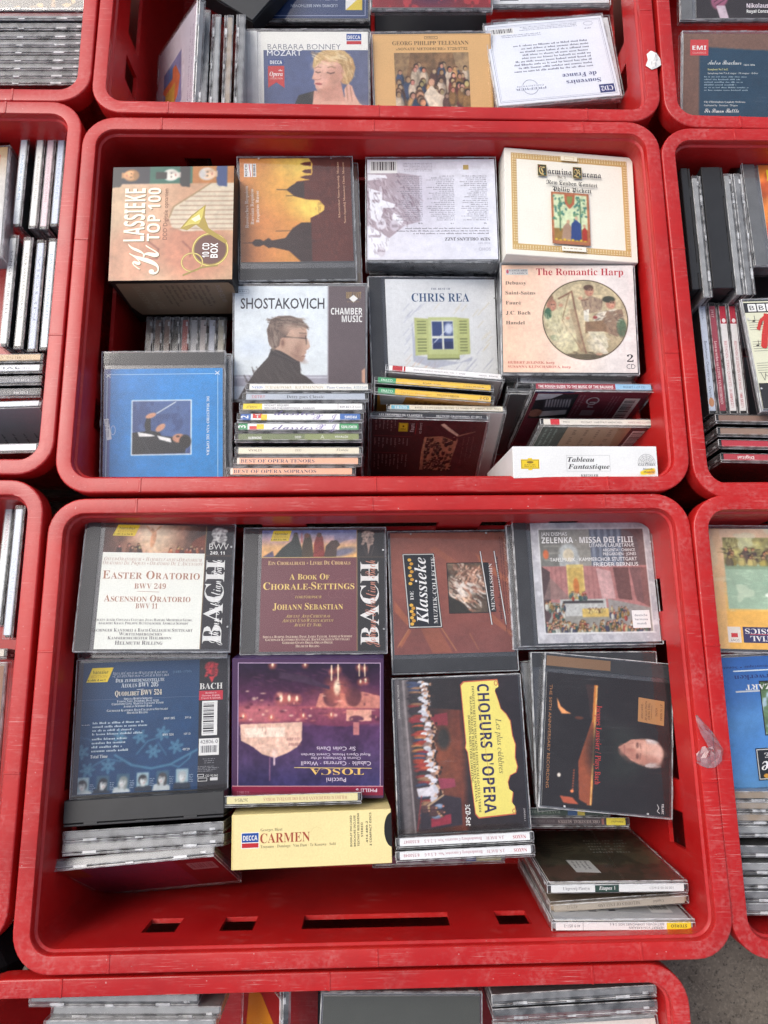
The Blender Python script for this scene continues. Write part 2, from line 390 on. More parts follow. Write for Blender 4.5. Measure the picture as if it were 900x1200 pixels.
    def rows(s, a, b, c, d, n, col, seed=1, fill=.5, ax='h', ragged=.35, al='l'):
        """unreadably small print: rows of word-long dashes"""
        r = random.Random(seed); F = []; V = []; fill = min(.8, fill*1.35)
        for i in range(n):
            span = (c-a) if ax == 'h' else (d-b); thick = ((d-b) if ax == 'h' else (c-a))/n
            end = span*(1-ragged*r.random()); st = (span-end)/2 if al == 'c' else (span-end if al == 'r' else 0); t = st
            while t < st+end:
                for _ in range(r.randint(2, 9)):                # a word: a few letter-sized strokes
                    lw = thick*r.uniform(.16, .30); hh = fill*r.choice((.62, .62, .7, 1.)); k = len(V)
                    if t+lw > st+end: break
                    if ax == 'h': x0, x1, y1 = a+t, a+t+lw, b+i*thick+thick*fill; V += [(x0, y1-thick*hh), (x1, y1-thick*hh), (x1, y1), (x0, y1)]
                    else: y0, y1, x0 = b+t, b+t+lw, a+i*thick; V += [(x0, y0), (x0+thick*hh, y0), (x0+thick*hh, y1), (x0, y1)]
                    F.append([k+3, k+2, k+1, k]); t += lw+thick*.13
                t += thick*.38
        if V: s._add(s.mm(V), F, col)
        return s
    def bars(s, a, b, c, d, col=(35, 35, 40), bgc=(235, 235, 232), ax='x', seed=3):
        s.rect(a, b, c, d, bgc); r = random.Random(seed); m = .06
        if ax == 'x':
            t = a+(c-a)*m; e = c-(c-a)*m; u = (e-t)/60
            while t < e:
                wl = u*r.choice((1, 1, 2, 3)); s.rect(t, b+(d-b)*.08, min(e, t+wl), d-(d-b)*.22, col); s.layer -= 1; t += wl+u*r.choice((1, 1, 2))
        else:
            t = b+(d-b)*m; e = d-(d-b)*m; u = (e-t)/60
            while t < e:
                wl = u*r.choice((1, 1, 2, 3)); s.rect(a+(c-a)*.08, t, c-(c-a)*.22, min(e, t+wl), col); s.layer -= 1; t += wl+u*r.choice((1, 1, 2))
        s.layer += 1; return s
    def pic(s, a, b, c, d, res=.62): return Pic(s, a, b, c, d, res)
    def build(s, name, parent, o, ex, ey, mat, thick=0.):
        """o, ex, ey in metres in the parent's frame: where the lower left corner lies and which way the print runs"""
        V = np.vstack(s.V)*MM; o, ex, ey = (np.asarray(k, float) for k in (o, ex, ey)); n = np.cross(ex, ey)
        P = o+V[:, :1]*ex+V[:, 1:2]*ey+(V[:, 2:3])*n; L, T, K = list(s.L), list(s.T), list(s.K)
        if thick:
            w_, h_ = s.w*MM, s.h*MM; base = len(P)
            c = [o, o+ex*w_, o+ex*w_+ey*h_, o+ey*h_]; c = [q-n*1e-5 for q in c]; P = np.vstack([P, c, [q-n*thick for q in c]])
            for f in ([0, 1, 5, 4], [1, 2, 6, 5], [2, 3, 7, 6], [3, 0, 4, 7], [7, 6, 5, 4]):
                L += [base+i for i in f[::-1]]; T.append(4); K += [[.55, .54, .51]]*4
        m = bpy.data.meshes.new(name); m.vertices.add(len(P)); m.vertices.foreach_set('co', P.astype('f').ravel())
        m.loops.add(len(L)); m.loops.foreach_set('vertex_index', np.array(L, 'i'))
        T = np.array(T, 'i'); m.polygons.add(len(T)); m.polygons.foreach_set('loop_start', np.concatenate([[0], np.cumsum(T)[:-1]]).astype('i')); m.polygons.foreach_set('loop_total', T)
        at = m.color_attributes.new('Col', 'FLOAT_COLOR', 'CORNER'); k = np.ones((len(L), 4), 'f'); k[:, :3] = np.array(K); at.data.foreach_set('color', k.ravel())
        m.update(calc_edges=True); m.validate(); m.materials.append(mat)
        ob = bpy.data.objects.new(name, m); COL.objects.link(ob); ob.parent = parent; return ob

# ------------------------------------------------------------------ mesh helpers
def mesh_obj(name, V, F, mats, parent=None, mi=None, smooth=False):
    m = bpy.data.meshes.new(name); m.from_pydata([tuple(v) for v in V], [], F)
    for x in (mats if isinstance(mats, (list, tuple)) else [mats]): m.materials.append(x)
    if mi is not None: m.polygons.foreach_set('material_index', mi)
    if smooth: m.polygons.foreach_set('use_smooth', [True]*len(F))
    m.update(); ob = bpy.data.objects.new(name, m); COL.objects.link(ob); ob.parent = parent; return ob
def chamfer(x0, x1, y0, y1, z0, z1, b):
    """24 vertex chamfered box -> verts, faces"""
    V = []; idx = {}
    for ix in (0, 1):
        for iy in (0, 1):
            for iz in (0, 1):
                for ax in range(3):
                    p = [(x0, x1)[ix], (y0, y1)[iy], (z0, z1)[iz]]
                    for a, i in ((0, ix), (1, iy), (2, iz)):
                        if a != ax: p[a] += b if i == 0 else -b
                    idx[(ix, iy, iz, ax)] = len(V); V.append(p)
    F = []
    for ax in range(3):
        o = [a for a in range(3) if a != ax]
        for s in (0, 1):
            q = []
            for a, bb in ((0, 0), (1, 0), (1, 1), (0, 1)):
                k = [0, 0, 0]; k[ax] = s; k[o[0]] = a; k[o[1]] = bb; q.append(idx[(*k, ax)])
            F.append(q)
    for ax in range(3):
        o = [a for a in range(3) if a != ax]
        for a in (0, 1):
            for bb in (0, 1):
                k0 = [0, 0, 0]; k0[o[0]] = a; k0[o[1]] = bb; k1 = list(k0); k1[ax] = 1
                F.append([idx[(*k0, o[0])], idx[(*k1, o[0])], idx[(*k1, o[1])], idx[(*k0, o[1])]])
    for ix in (0, 1):
        for iy in (0, 1):
            for iz in (0, 1): F.append([idx[(ix, iy, iz, a)] for a in range(3)])
    c = np.array([(x0+x1)/2, (y0+y1)/2, (z0+z1)/2]); out = []
    for f in F:
        p = np.array([V[i] for i in f]); n = np.cross(p[1]-p[0], p[2]-p[0]); out.append(f if n@(p.mean(0)-c) > 0 else f[::-1])
    return V, out
def joinm(parts):
    V, F, M = [], [], []
    for v, f, m in parts:
        k = len(V); V += [list(p) for p in v]; F += [[i+k for i in q] for q in f]; M += [m]*len(f) if isinstance(m, int) else m
    return V, F, M
def tag(o, label, cat, group=None, kind=None):
    o['label'] = label; o['category'] = cat
    if group: o['group'] = group
    if kind: o['kind'] = kind
    return o
def root(name, pose, label, cat, group=None):
    o = bpy.data.objects.new(name, None); o.empty_display_size = .03; COL.objects.link(o)
    x, y, z, ya, pi, ro = pose
    o.matrix_world = Matrix.Translation((x, y, z)) @ Matrix.Rotation(math.radians(ya), 4, 'Z') @ Matrix.Rotation(math.radians(pi), 4, 'X') @ Matrix.Rotation(math.radians(ro), 4, 'Y')
    return tag(o, label, cat, group)

# ------------------------------------------------------------------ ground
g = mesh_obj('ground', [(-60, -60, -.2225), (60, -60, -.2225), (60, 60, -.2225), (-60, 60, -.2225)], [[0, 1, 2, 3]], mat_ground()); g['kind'] = 'structure'

# ------------------------------------------------------------------ crates: 600 x 400 x 220 mm stacking crates with slotted walls
XB = [-.206, -.177, -.138, -.109, -.066, .066, .109, .138, .177, .206]       # slot ends along the long walls
XS = [(-.206, -.177), (-.138, -.109), (-.066, .066), (.109, .138), (.177, .206)]
YB = [-.124, -.092, -.064, .064, .092, .124]
YS = [(-.124, -.092), (-.064, .064), (.092, .124)]
def ring_pts(d):
    a, b, r = .3-d, .2-d, max(.033-d, .011); P = []; K = []
    nA = 8
    for cx, cy, q0, run in ((a-r, -(b-r), -90, 'B'), (a-r, b-r, 0, 'R'), (-(a-r), b-r, 90, 'T'), (-(a-r), -(b-r), 180, 'L')):
        br = {'B': [(x, -b) for x in XB], 'R': [(a, y) for y in YB], 'T': [(x, b) for x in XB[::-1]], 'L': [(-a, y) for y in YB[::-1]]}[run]
        for p in br: P.append(p); K.append(run)
        for i in range(nA+1):
            q = math.radians(q0+90*i/nA); P.append((cx+r*math.cos(q), cy+r*math.sin(q))); K.append(run+'c')
    return P, K
_, KEYS = ring_pts(0); NP = len(KEYS)
def strip(levels, sel, holes=None, close=False):
    V = []; F = []
    for d, z in levels: V += [(x, y, z) for x, y in ring_pts(d)[0]]
    for k in range(len(levels)-1):
        for i in range(NP):
            j = (i+1) % NP
            if sel(i) and not (holes and holes(k, i)): F.append([k*NP+i, k*NP+j, (k+1)*NP+j, (k+1)*NP+i])
    return V, F
def seg_wall(i):
    j = (i+1) % NP; a, b = KEYS[i], KEYS[j]
    return a[0] if a[0] == b[0] else b[0]
def slot_at(i):
    j = (i+1) % NP; P = ring_pts(0)[0]; (x0, y0), (x1, y1) = P[i], P[j]
    if KEYS[i] in 'BT' and KEYS[j] in 'BT': return any(abs(min(x0, x1)-a) < 1e-6 and abs(max(x0, x1)-b) < 1e-6 for a, b in XS)
    if KEYS[i] in 'LR' and KEYS[j] in 'LR': return any(abs(min(y0, y1)-a) < 1e-6 and abs(max(y0, y1)-b) < 1e-6 for a, b in YS)
    return False
INN = [(.0172, -.008), (.0182, -.039), (.0182+.0008, -.073), (.026, -.213)]
OUT = [(.0135, -.020), (.0142, -.039), (.0150, -.073), (.0222, -.2215)]
RIM = [(.0135, -.0205), (.0012, -.0205), (.0002, -.0195), (0, -.0016), (.0003, -.0006), (.0010, -.0001), (.0018, 0), (.0132, 0), (.0140, -.0002), (.0145, -.0009), (.0148, -.0020), (.0152, -.0062), (.0166, -.0074), (.0172, -.0082)]
def crate_proto():
    o = {}
    V, F = strip(RIM, lambda i: True); F = [f[::-1] for f in F]
    # small mould marks on the flange
    marks = []
    for x, y, hx, hy in ((-.22, -.1925, .0012, .007), (.22, -.1925, .0012, .007), (-.22, .1925, .0012, .007), (.22, .1925, .0012, .007), (0, .1925, .001, .007), (0, -.1925, .001, .007), (-.2925, .06, .007, .001), (.2925, -.06, .007, .001)):
        v, f = chamfer(x-hx, x+hx, y-hy, y+hy, -.0006, .0005, .0004); marks.append((v, f, 0))
    v, f, _ = joinm([(V, F, 0)]+marks)
    o['rim'] = (v, f)
    for nm, L in (('long_wall', 'B'), ('short_wall', 'R'), ('long_wall', 'T'), ('short_wall', 'L')):
        sel = lambda i: seg_wall(i) == L; hol = lambda k, i: k == 1 and slot_at(i)
        Vi, Fi = strip(INN, sel, hol); Vo, Fo = strip(OUT, sel, hol); n = len(Vi)
        Fi = [f for f in Fi]; Fo = [[q+n for q in f[::-1]] for f in Fo]; V = Vi+Vo; F = Fi+Fo
        for i in range(NP):                                   # reveals of the slots
            if sel(i) and slot_at(i):
                j = (i+1) % NP; a, b, c, d = NP+i, NP+j, 2*NP+j, 2*NP+i
                F += [[a, b, b+n, a+n], [d, d+n, c+n, c], [a, a+n, d+n, d], [b, c, c+n, b+n]]
        use = sorted({q for f in F for q in f}); mp = {q: k for k, q in enumerate(use)}
        o[nm+L] = ([V[q] for q in use], [[mp[q] for q in f] for f in F])
    P = ring_pts(.0255)[0]; V = [(x, y, -.2125) for x, y in P]+[(x, y, -.2165) for x, y in P]
    F = [list(range(NP)), list(range(NP, 2*NP))[::-1]]+[[i, i+NP, (i+1) % NP+NP, (i+1) % NP] for i in range(NP)]
    o['base'] = (V, F)
    return o
_cp = crate_proto(); _cm = {}
for k, (v, f) in _cp.items():
    ob = mesh_obj(k.rstrip('BRTL'), v, f, RED); _cm[k] = ob.data
    ob.data.polygons.foreach_set('use_smooth', [True]*len(f)); bpy.data.objects.remove(ob)
    try: _cm[k].set_sharp_from_angle(angle=math.radians(38))
    except Exception: pass
def crate(x, y, yaw, label, tx=0, ty=0, z=0):
    o = bpy.data.objects.new('plastic_crate', None); COL.objects.link(o); o.empty_display_size = .05
    o.matrix_world = Matrix.Translation((x, y, z)) @ Matrix.Rotation(yaw, 4, 'Z') @ Matrix.Rotation(ty, 4, 'X') @ Matrix.Rotation(-tx, 4, 'Y')
    tag(o, label, 'crate', 'red plastic crates packed side by side')
    for k, m in _cm.items():
        c = bpy.data.objects.new(k.rstrip('BRTL'), m); COL.objects.link(c); c.parent = o
    return o
crate(0, 0, 0, 'red crate holding the hunting horn box set in its back corner')
crate(-.0025, -.4028, .0053, 'red crate holding the pale yellow box set, its front wall slots bare', .0007, -.0184)
crate(.0071, .4028, -.0088, 'red crate holding the blonde woman cover and the leaning pink cover')
crate(-.5961, .4178, .0008, 'red crate holding a stack of dark clear edged cases, upper left corner')
crate(.6123, .3895, -.018, 'red crate holding the dark blue back with the red square logo')
crate(-.6019, .0183, -.0023, 'red crate holding two rows of upright pale spines')
crate(.6019, -.006, .0038, 'red crate holding black cases and the red brush stroke cover')
crate(-.6072, -.3868, -.001, 'red crate at the lower left edge showing only two upright spines')
crate(.5980, -.4033, .002, 'red crate holding the upside down orange cover with green seaside painting')
crate(-.0402, -.8079, .0055, 'red crate along the bottom edge holding a plain grey thick case', z=-.004)

# ------------------------------------------------------------------ cases and boxes
_sh = {}
def shell_mesh(w_, h_, t, opaque=False, hinge=None):
    k = (w_, h_, t, opaque, hinge)
    if k in _sh: return _sh[k]
    a, b, c = w_*MM/2, h_*MM/2, t*MM/2; seam = c-.0023
    parts = []
    for z0, z1, ins in ((-c, seam-.0004, 0.), (seam+.0002, c, .0003)):
        v, f = chamfer(-a+ins, a-ins, -b+ins, b-ins, z0, z1, .00055); m = []
        for q in f:
            p = np.array([v[i] for i in q]); n = np.cross(p[1]-p[0], p[2]-p[0]); n /= np.linalg.norm(n)
            long_x = w_ >= h_
            if abs(n[2]) > .9: m.append(0)
            elif abs(n[2]) > .3 or (abs(n[0]) > .3 and abs(n[1]) > .3): m.append(2)
            elif abs(n[1]) > .9: m.append(1 if long_x else 3)
            else: m.append(3 if long_x else 1)
        parts.append((v, f, m))
    r = random.Random(int(w_*7+t))
    L = max(a, b)
    for s in (-1, 1):                                         # lid tabs and catches along the open edges
        for u, hw, zz, hz in ((-.66, .006, seam, .0011), (-.05, .0035, seam+.0007, .0008), (.58, .006, seam, .0011), (.86, .0025, seam-.002, .001)):
            u *= L
            if w_ >= h_: v, f = chamfer(u-hw, u+hw, s*b-.0002, s*b+.0002, zz-hz, zz+hz, .0001)
            else: v, f = chamfer(s*a-.0002, s*a+.0002, u-hw, u+hw, zz-hz, zz+hz, .0001)
            parts.append((v, f, 2))
    if hinge:                                                 # moulded pips near the opening edge
        for q in (-.31, .31):
            x, y = {'L': (a-.0035, q*2*b), 'R': (-a+.0035, q*2*b), 'T': (q*2*a, -b+.0035), 'B': (q*2*a, b-.0035)}[hinge]
            v, f = chamfer(x-.0009, x+.0009, y-.0009, y+.0009, c-.0001, c+.00012, .0003); parts.append((v, f, 2))
    V, F, M = joinm(parts)
    o = mesh_obj('case_shell', V, F, [BLACKP]*4 if opaque else [CLEAR, EDGE, FROST, WINDOW], None, M); m = o.data; bpy.data.objects.remove(o); _sh[k] = m; return m
_tr = {}
def tray_mesh(w_, h_, t, hinge, mat):
    k = (w_, h_, t, hinge, mat)
    if k in _tr: return _tr[k]
    a, b, c = w_*MM/2-.0017, h_*MM/2-.0017, t*MM/2
    parts = [(*chamfer(-a, a, -b, b, -c+.0014, c-.0036, .0004), 0)]
    if hinge:
        x0, x1, y0, y1 = {'L': (-a, -a+.0128, -b, b), 'R': (a-.0128, a, -b, b), 'T': (-a, a, b-.0128, b), 'B': (-a, a, -b, -b+.0128)}[hinge]
        parts.append((*chamfer(x0, x1, y0, y1, -c+.002, c-.0016, .0004), 0))
        n = 9                                                 # fine ribs of the hinge strip
        for i in range(n):
            if hinge in 'LR': u = x0+.002+(x1-x0-.004)*i/(n-1); parts.append((*chamfer(u-.00025, u+.00025, y0+.004, y1-.004, c-.0017, c-.00145, .00008), 0))
            else: u = y0+.002+(y1-y0-.004)*i/(n-1); parts.append((*chamfer(x0+.004, x1-.004, u-.00025, u+.00025, c-.0017, c-.00145, .00008), 0))
    V, F, M = joinm(parts); o = mesh_obj('tray', V, F, TRAY[mat]); m = o.data; bpy.data.objects.remove(o); _tr[k] = m; return m
def kid(name, m, parent):
    o = bpy.data.objects.new(name, m); COL.objects.link(o); o.parent = parent; return o
def jewel(key, label, hinge='L', tray='dark', face=None, back=False, spine=None, flip=False, group='cd cases in the crates', cat='cd case', opaque=False):
    w_, h_, t = POSE[key][:3]; r = root('jewel_case', POSE[key][3:], label, cat, group)
    kid('case_shell', shell_mesh(w_, h_, t, opaque, hinge if face is not None and not back else None), r); kid('tray', tray_mesh(w_, h_, t, None if back else hinge, tray), r)
    c = t*MM/2
    if face is not None:
        x, y = -face.w/2, -face.h/2
        if not back and hinge:
            dx = {'L': w_/2-2.4-face.w/2, 'R': -(w_/2-2.4-face.w/2)}.get(hinge, 0); dy = {'B': h_/2-2.4-face.h/2, 'T': -(h_/2-2.4-face.h/2)}.get(hinge, 0); x += dx; y += dy
        q = -1 if flip else 1
        face.build('back_inlay' if back else 'cover_booklet', r, (q*x*MM, q*y*MM, c-.0017), (q, 0, 0), (0, q, 0), PRINT, .0008)
    if spine is not None:
        o, ex, ey = ((-spine.w/2, 0, spine.h/2), (1, 0, 0), (0, 0, -1)) if not flip else ((spine.w/2, 0, -spine.h/2), (-1, 0, 0), (0, 0, 1))
        spine.build('spine_label', r, (o[0]*MM, h_*MM/2-.0011, o[2]*MM-.0011), ex, ey, PRINT)
    return r
def box(key, label, face, col, side=None, group='cd box sets', side_h=None, cat='box set', far=None):
    w_, h_, t = POSE[key][:3]; r = root('cd_box_set', POSE[key][3:], label, cat, group)
    a, b, c = w_*MM/2, h_*MM/2, t*MM/2
    v, f = chamfer(-a, a, -b, b, -c, c, .0005)
    cm = mat_solid('box_card', lin(col), .45, .4, .06, 40)
    mesh_obj('box_body', v, f, cm, r)
    if face: face.build('front_print', r, (-face.w/2*MM, -face.h/2*MM, c+.00004), (1, 0, 0), (0, 1, 0), CARD)
    if side: side.build('side_print', r, (-side.w/2*MM, -b-.00004, c-.0008-side.h*MM), (1, 0, 0), (0, 0, 1), CARD)
    return r
def spine(bg, items=(), w_=117.5, h_=6.7):
    """items: (kind, ...) in a 0..100 x 0..10 frame"""
    A = Art(w_, h_, (0, 0, 100, 10), bg)
    for it in items:
        if it[0] == 'r': A.rect(*it[1:])
        elif it[0] == 't': A.txt(*it[1:5], it[5], it[6], *it[7:])
    return A

# where each case and box lies: size w, h, thickness in mm; x, y, z in metres; turn, lean, roll in degrees
POSE = {
 'klassieke':(126,126,100,-0.2058,0.0888,-0.0618,0.4,2.7,-1.3),
 'russian':(125,142,10,-0.0825,0.1092,-0.0399,1.9,3.8,1.6),
 'neworleans':(142,125,24,0.0623,0.1181,-0.0427,-0.1,0.1,-1.1),
 'carmina':(142,125,26,0.2082,0.1175,-0.0358,-1.4,0.3,4.2),
 'shosta':(142,125,24,-0.0780,-0.0248,-0.0619,-0.5,11.6,-2.2),
 'rea':(142,125,10,0.0655,-0.0100,-0.0690,2.2,11.7,6.5),
 'harp':(142,125,24,0.2035,-0.0062,-0.0454,-1.2,1.6,-2.4),
 'maestro':(125,142,10,-0.2140,-0.1135,-0.0456,1.1,5.0,1.2),
 'opera0':(125,142,10,-0.0657,-0.0927,-0.0909,0.0,87.0,-0.0),
 'opera1':(125,142,10,-0.0687,-0.1028,-0.0908,-0.0,87.0,0.1),
 'opera2':(125,142,10,-0.0715,-0.1132,-0.0909,-0.0,87.0,0.0),
 'opera3':(125,142,10,-0.0735,-0.1237,-0.0911,0.1,87.0,-0.1),
 'opera4':(125,142,10,-0.0752,-0.1339,-0.0907,-0.2,87.0,0.1),
 'opera5':(125,142,10,-0.0750,-0.1443,-0.0908,-0.1,87.0,0.1),
 'opera6':(125,142,10,-0.0746,-0.1583,-0.0911,-0.0,87.0,-0.1),
 'opera7':(125,142,10,-0.0757,-0.1687,-0.0909,-0.1,87.0,-0.0),
 'opera8':(125,142,10,-0.0817,-0.1792,-0.0906,-0.3,87.0,0.2),
 'redblock':(125,142,10,0.0724,-0.0770,-0.1161,-5.0,78.0,0.1),
 'green0':(125,142,8,0.0610,-0.0880,-0.1170,-4.4,79.0,0.0),
 'green1':(125,142,9,0.0610,-0.0995,-0.1180,-4.7,79.0,0.1),
 'erato':(125,142,10,0.0744,-0.1256,-0.1187,-0.9,67.7,-0.3),
 'triomphe':(125,142,10,0.0554,-0.1370,-0.1111,-1.5,67.3,-0.3),
 'whitespine':(125,142,10,0.2115,-0.0827,-0.1215,-2.1,80.7,-0.2),
 'greycase':(125,142,10,0.2027,-0.0928,-0.1261,1.1,78.5,-2.8),
 'roughguide':(125,142,10,0.2217,-0.0965,-0.0968,-0.3,81.4,-0.4),
 'vanguard':(125,142,10,0.2316,-0.1278,-0.1128,-0.3,82.3,-0.2),
 'tableau':(140,31,125,0.1983,-0.1683,-0.0631,0.3,2.8,1.6),
 'easter':(142,125,10,-0.2082,-0.2838,-0.0340,0.1,-4.7,6.2),
 'chorale':(142,125,10,-0.0601,-0.2866,-0.0526,0.1,-2.4,0.0),
 'mendel':(125,142,10,0.0756,-0.2968,-0.0622,1.4,-3.7,4.0),
 'zelenka':(142,125,10,0.2081,-0.2804,-0.0513,0.7,-2.1,1.3),
 'aeolus':(142,125,10,-0.2111,-0.4126,-0.0512,1.4,-0.8,5.2),
 'tosca':(142,130,25,-0.0642,-0.4142,-0.0551,-0.3,10.2,-1.3),
 'carmen':(142,46,125,-0.0612,-0.5090,-0.0916,0.9,1.4,2.6),
 'wilhelm':(125,142,10,-0.0765,-0.4815,-0.0999,0.9,86.5,-0.0),
 'choeurs':(125,142,24,0.0787,-0.4409,-0.0610,1.8,0.7,1.3),
 'brand0':(125,142,10,0.0788,-0.5205,-0.1026,1.8,84.9,0.1),
 'brand1':(125,142,10,0.0785,-0.5294,-0.0991,2.0,86.1,0.0),
 'jacques':(125,142,10,0.2180,-0.4251,-0.0492,-5.7,-1.1,0.1),
 'under0':(125,142,10,0.2128,-0.4191,-0.0608,-0.1,1.6,0.8),
 'black':(142,125,22,-0.2082,-0.4872,-0.0906,2.6,86.1,0.2),
 'edge0':(142,125,10,-0.2081,-0.5084,-0.0921,2.7,85.0,0.1),
 'edge1':(142,125,10,-0.2070,-0.5236,-0.0902,2.5,80.3,0.2),
 'maroon':(142,125,10,-0.2116,-0.5502,-0.0855,7.7,64.6,-3.4),
 'etapes':(125,142,10,0.2103,-0.5447,-0.0905,179.0,84.8,0.8),
 'melodies':(125,142,10,0.2136,-0.5571,-0.1005,182.6,81.8,0.2),
 'beethoven':(125,142,10,0.2114,-0.5732,-0.0848,179.2,84.6,0.1),
 'orch':(125,142,10,0.1786,-0.5107,-0.1393,-0.1,87.9,-0.8),
 'greenspine':(125,142,10,0.1618,-0.5024,-0.1413,-0.1,87.8,-0.8),
 'purple':(125,142,10,0.0578,-0.5468,-0.1358,2.0,83.2,-0.8),
 'deep0':(125,118,9.8,-0.2492,-0.0385,-0.1540,90.0,90.0,0.0),
 'deep1':(125,118,9.8,-0.2393,-0.0385,-0.1540,90.0,90.0,0.0),
 'deep2':(125,118,9.8,-0.2293,-0.0385,-0.1540,90.0,90.0,0.0),
 'deep3':(125,118,9.8,-0.2193,-0.0385,-0.1540,90.0,90.0,0.0),
 'deep4':(125,118,9.8,-0.2093,-0.0385,-0.1540,90.0,90.0,0.0),
 'deep5':(125,118,9.8,-0.1993,-0.0385,-0.1540,90.0,90.0,0.0),
 'deep6':(125,118,9.8,-0.1893,-0.0385,-0.1540,90.0,90.0,0.0),
 'deep7':(125,118,9.8,-0.1793,-0.0385,-0.1540,90.0,90.0,0.0),
 'deep8':(125,118,9.8,-0.1693,-0.0385,-0.1540,90.0,90.0,0.0),
 'pinkcover':(142,125,10,-0.2238,0.2886,-0.0632,-106.1,53.5,16.6),
 'cr1edge0':(142,125,10,-0.1866,0.2831,-0.0825,-90.0,88.0,0.1),
 'cr1edge1':(142,125,10,-0.1752,0.2776,-0.0824,-90.0,87.4,0.2),
 'cr1edge2':(142,125,10,-0.1613,0.2767,-0.0824,-90.0,87.6,0.2),
 'cr1edge3':(142,125,10,-0.1479,0.2781,-0.0825,-90.0,87.9,0.1),
 'darkbox':(142,125,24,-0.1606,0.4627,-0.0620,-35.0,0.0,0.0),
 'bonney':(142,125,10,-0.0736,0.2863,-0.0539,0.4,13.2,-0.5),
 'telemann':(142,125,10,0.0706,0.2951,-0.0618,2.3,10.8,1.2),
 'souvenirs':(142,125,10,0.2055,0.3200,-0.0511,4.9,-5.7,-1.7),
 'under1':(142,125,10,0.2156,0.3338,-0.0628,2.4,-5.9,-1.2),
 'bluetop':(142,125,10,-0.0727,0.4622,-0.0698,-0.5,11.9,-1.7),
 'redtop':(142,125,10,0.0678,0.4423,-0.0352,0.9,10.0,-0.0),
 'whitetop':(142,125,10,0.2107,0.4627,-0.0495,1.0,7.6,-0.9),
 'orangecover':(142,125,10,-0.3997,0.4345,-0.0327,1.1,11.9,0.3),
 'cr2edge0':(142,125,9,-0.3900,0.3569,-0.0969,0.8,90.3,0.0),
 'cr2edge1':(142,125,9,-0.3908,0.3459,-0.0989,0.8,90.2,0.0),
 'cr2edge2':(142,125,9,-0.3916,0.3362,-0.1007,0.8,90.1,0.0),
 'cr2edge3':(142,125,9,-0.3924,0.3271,-0.1023,0.8,90.1,0.0),
 'cr2edge4':(142,125,9,-0.3932,0.3185,-0.1039,0.8,90.0,0.0),
 'cr2edge5':(142,125,9,-0.3940,0.3094,-0.1055,0.7,90.0,0.0),
 'cr2edge6':(142,125,9,-0.3948,0.3007,-0.1071,0.7,89.9,0.0),
 'cr2edge7':(142,125,9,-0.3957,0.2921,-0.1087,0.7,89.9,0.0),
 'cr2edge8':(142,125,9,-0.3965,0.2840,-0.1101,0.7,89.8,0.0),
 'blacktop':(142,125,10,0.4189,0.4092,-0.0139,-1.3,7.1,-2.9),
 'emi':(142,125,10,0.4088,0.2570,-0.0182,-1.1,10.7,-2.3),
 'cr4a0':(125,142,10,-0.3735,0.1578,-0.1050,90.0,88.0,0.2),
 'cr4a1':(125,142,10,-0.3563,0.1559,-0.1050,90.0,88.0,0.2),
 'cr4a2':(125,142,10,-0.3450,0.1551,-0.1050,90.0,88.0,0.2),
 'cr4a3':(125,142,10,-0.3338,0.1586,-0.1050,90.0,88.0,0.2),
 'cr4b0':(125,142,10,-0.3730,0.0212,-0.1010,90.0,88.5,0.2),
 'cr4b1':(125,142,10,-0.3580,0.0186,-0.1010,90.0,88.5,0.1),
 'cr4b2':(125,142,10,-0.3440,0.0157,-0.1010,90.0,88.5,0.2),
 'cr4b3':(125,142,10,-0.3320,0.0173,-0.1010,90.0,88.5,0.2),
 'cr4fat':(125,142,24,-0.4453,0.1136,-0.0336,4.7,-6.0,0.5),
 'cr4h0':(125,142,10,-0.3936,-0.0611,-0.0959,0.1,86.3,1.0),
 'cr4h1':(125,142,10,-0.3935,-0.0716,-0.0959,0.1,86.9,1.0),
 'cr4h2':(125,142,10,-0.3933,-0.0837,-0.0958,0.1,87.2,1.0),
 'cr4h3':(125,142,10,-0.3930,-0.0966,-0.0958,0.1,87.4,0.9),
 'cr4grey':(125,142,10,-0.3915,-0.1305,-0.0915,0.2,69.3,2.2),
 'cr4white':(125,142,10,-0.3877,-0.1582,-0.0908,0.1,84.7,1.2),
 'cr6a':(142,125,10,0.3378,0.0912,-0.0850,90.0,88.0,-0.1),
 'cr6b':(142,125,10,0.3490,0.0822,-0.0850,90.0,88.0,-0.1),
 'cr6c':(142,125,23,0.3668,0.0927,-0.0850,90.0,88.0,-0.1),
 'cr6d':(142,125,10,0.3840,0.0851,-0.0850,90.0,88.0,-0.2),
 'cr6e':(142,125,10,0.3946,0.0852,-0.0850,90.0,88.0,-0.2),
 'cr6fat':(142,125,24,0.4747,0.1145,-0.0412,0.4,-0.6,-1.0),
 'cr6s0':(125,142,10,0.3545,-0.0450,-0.1170,90.0,88.0,-0.0),
 'cr6s1':(125,142,10,0.3653,-0.0450,-0.1170,90.0,88.0,0.1),
 'cr6s2':(125,142,10,0.3760,-0.0450,-0.1170,90.0,88.0,0.1),
 'cr6s3':(125,142,10,0.3866,-0.0450,-0.1170,90.0,88.0,0.0),
 'bbc':(142,125,10,0.4496,-0.0538,-0.0161,1.5,-4.2,-0.8),
 'cr6h0':(125,142,10,0.4045,-0.1248,-0.0959,-0.1,87.0,-1.1),
 'cr6h1':(125,142,10,0.4049,-0.1381,-0.0959,-0.1,87.2,-1.1),
 'cr6h2':(125,142,10,0.4049,-0.1512,-0.0959,-0.1,86.9,-1.1),
 'cr6h3':(125,142,10,0.4056,-0.1654,-0.0959,-0.1,86.9,-1.1),
 'cr7a':(125,142,10,-0.3580,-0.2577,-0.1171,88.3,87.0,0.8),
 'cr7b':(125,142,10,-0.3312,-0.2705,-0.0868,89.5,85.6,0.1),
